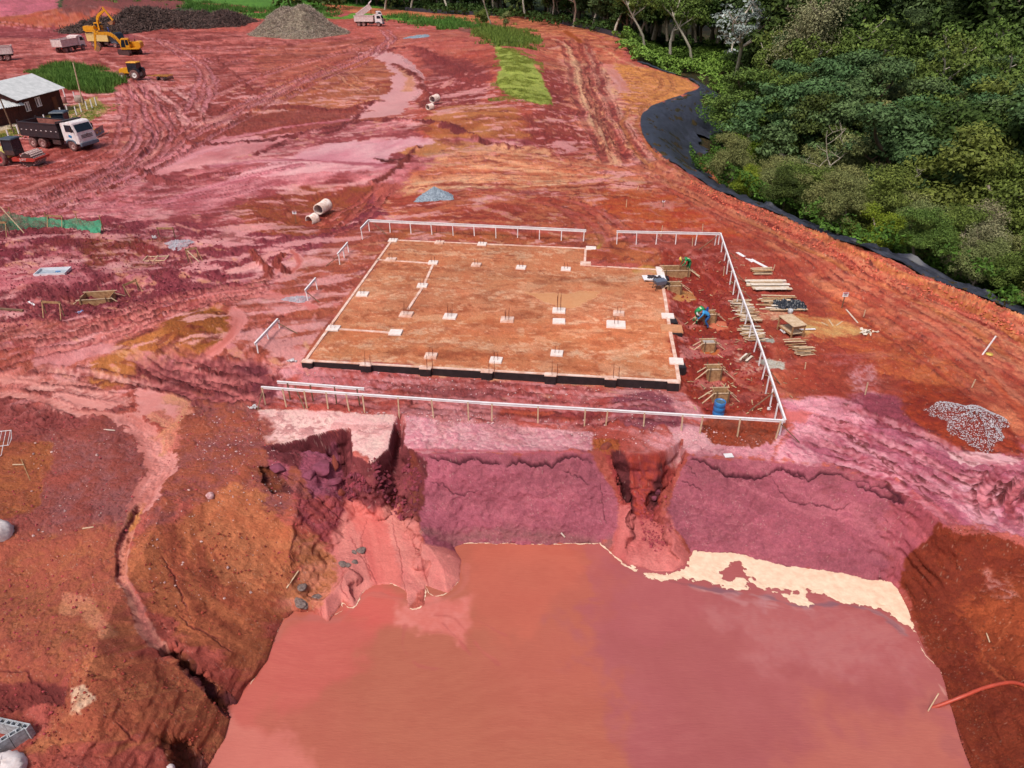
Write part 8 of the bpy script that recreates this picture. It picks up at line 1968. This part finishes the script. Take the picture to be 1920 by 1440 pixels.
cover('tall_grass', 'green grass strips at the top left beyond the plateau', 'tall grass', ["-40 -12 300 -12 420 12 340 3 100 -4", "480 22 520 10 560 12 640 28 600 34 560 30 500 36", "730 28 850 38 900 56 860 56 790 44", "340 0 420 14 480 24 420 22", "560 -8 640 -4 760 4 840 10 720 10 600 4"], 26000, 1.1, GB, 33, .12)
cover('tall_grass', 'rough grass between the green slope and the far road', 'tall grass', ["895 42 935 50 990 64 1014 70 1012 80 960 88 925 84 905 66"], 7000, .9, GB, 34, .1)
cover('lawn_grass', 'short dry grass around the white fence posts of the hut yard', 'lawn', ["120 207 190 196 200 210 160 230 112 230", "-20 248 60 228 60 250 -20 276"], 7000, .15, GL, 35, .04)
cover('undergrowth', 'bright green scrub filling the clearing beyond the black liner', 'scrub', ["1166 98 1180 84 1240 84 1340 92 1400 102 1430 210 1390 210 1362 180 1360 160 1340 142 1260 134 1200 112"], 44000, 2.4, GD, 36, leafy=True, lsz=.3)
cover('undergrowth', 'dense leafy understorey on the forest floor beside the black liner', 'undergrowth', [[(p[0], p[1]) for p in pzl("1345 175 1400 180 1500 230 1700 320 2100 500 2100 660 1920 574 1790 521 1677 479 1560 436 1440 384 1380 362 1345 325 1330 250")]], 60000, 2.6, LEAFC['under'], 37, leafy=True, lsz=.14)
cover('undergrowth', 'dark leafy understorey deeper inside the forest', 'undergrowth', [[(p[0], p[1]) for p in pzl("1400 100 1500 100 2000 200 2200 400 1900 400 1600 280 1400 180")]], 40000, 4.0, LEAFC['dark'], 38, leafy=True, lsz=.3)
cover('undergrowth', 'leafy scrub in front of the far tree line', 'undergrowth', ["1180 70 1240 76 1420 88 1420 96 1240 84", "760 14 900 22 1040 36 1150 58 1120 62 1000 36 800 22"], 16000, 2.6, LEAFC['dark'], 39, leafy=True, lsz=.4)
# mulch pile and brush piles
def pile(label, name, cat, outline_c, rx, ry, hh, seed, m_, sticks, smat, slen, rz=0, lumps=3):
    g = G(*outline_c); rs = np.random.RandomState(seed); t = thing(name, label, cat, (g.x, g.y, 0), rz)
    nr, na = 30, 90; f_ = np.linspace(0, 1, nr + 1)[:, None]; a = np.linspace(0, 2 * np.pi, na, endpoint=False)[None]
    wob = 1 + .14 * np.sin(a * 2 + seed) + .08 * np.sin(a * 5 + seed * 2)
    X_ = rx * f_ * np.cos(a) * wob; Y_ = ry * f_ * np.sin(a) * wob
    Zp = hh * (1 - f_ ** 1.5) * (1 + 0 * a)
    Zp = Zp * (1 + .35 * vn((X_ + 50) * .13, (Y_ + 50) * .13, seed)) + .10 * hh * fbm(X_ * .5, Y_ * .5, 5, seed + 3) * (1 - f_ ** 4)
    if lumps == 2: Zp = Zp * (.70 + .32 * np.exp(-((X_ - rx * .26) / (rx * .22)) ** 2) + .16 * np.exp(-((X_ + rx * .3) / (rx * .25)) ** 2))
    q = MB(); q.add(np.stack([X_.ravel(), Y_.ravel(), (Zp - .1).ravel()], 1).tolist(), [[i * na + j, i * na + (j + 1) % na, (i + 1) * na + (j + 1) % na, (i + 1) * na + j] for i in range(nr) for j in range(na)], True)
    q.build('heap_body', m_, t)
    XX, YY, ZZ = X_.ravel(), Y_.ravel(), Zp.ravel(); q = MB()
    for k in range(sticks):
        fr_ = rs.rand() ** .5; j = rs.randint(na); i = int(fr_ * nr); id_ = i * na + j
        c_ = Vector((XX[id_] + rs.normal() * .3, YY[id_] + rs.normal() * .3, max(0, ZZ[id_]) + .05)); d = Vector((rs.normal(), rs.normal(), rs.normal() * .45)).normalized() * slen * (.3 + rs.rand())
        q.bar(c_ - d / 2, c_ + d / 2, slen * .07, slen * .05)
    o = q.build('branches' if slen > .8 else 'chips', smat, t); o['kind'] = 'stuff'
pile('big pale brown mulch heap with two humps beside the white trucks', 'mulch_pile', 'mulch heap', (560, 62), 14.5, 13.0, 6.6, 4, mat('mulch', (158, 146, 124), .95, .2, .8, .8, col2=(112, 100, 84)), 11000, mat('mulch_chips', (208, 198, 176), .9, .2, 3, 0, col2=(120, 104, 80), island=.6), .95, 0, 2)
BR1 = mat('dark_brush', (84, 66, 58), .95, .2, 1.0, .8, col2=(46, 34, 34)); BR2 = mat('brush_branches', (116, 96, 82), .9, .2, 3, 0, col2=(66, 50, 48), island=.5)
pile('dark heap of dead branches, left and largest, behind the excavators', 'brush_pile', 'brush pile', (258, 26), 16, 24, 4.8, 7, BR1, 5000, BR2, 2.2)
pile('dark heap of dead branches, middle one left of the mulch', 'brush_pile', 'brush pile', (345, 36), 12, 16, 3.8, 9, BR1, 3600, BR2, 2.0)
pile('low dark brush heap just left of the mulch heap', 'brush_pile', 'brush pile', (424, 42), 9, 11, 3.4, 12, BR1, 2600, BR2, 1.8)
for r_ in list(PROTO.values()):
    for ch in [c for c in C.objects if c.parent == r_]: bpy.data.objects.remove(ch)
    bpy.data.objects.remove(r_)
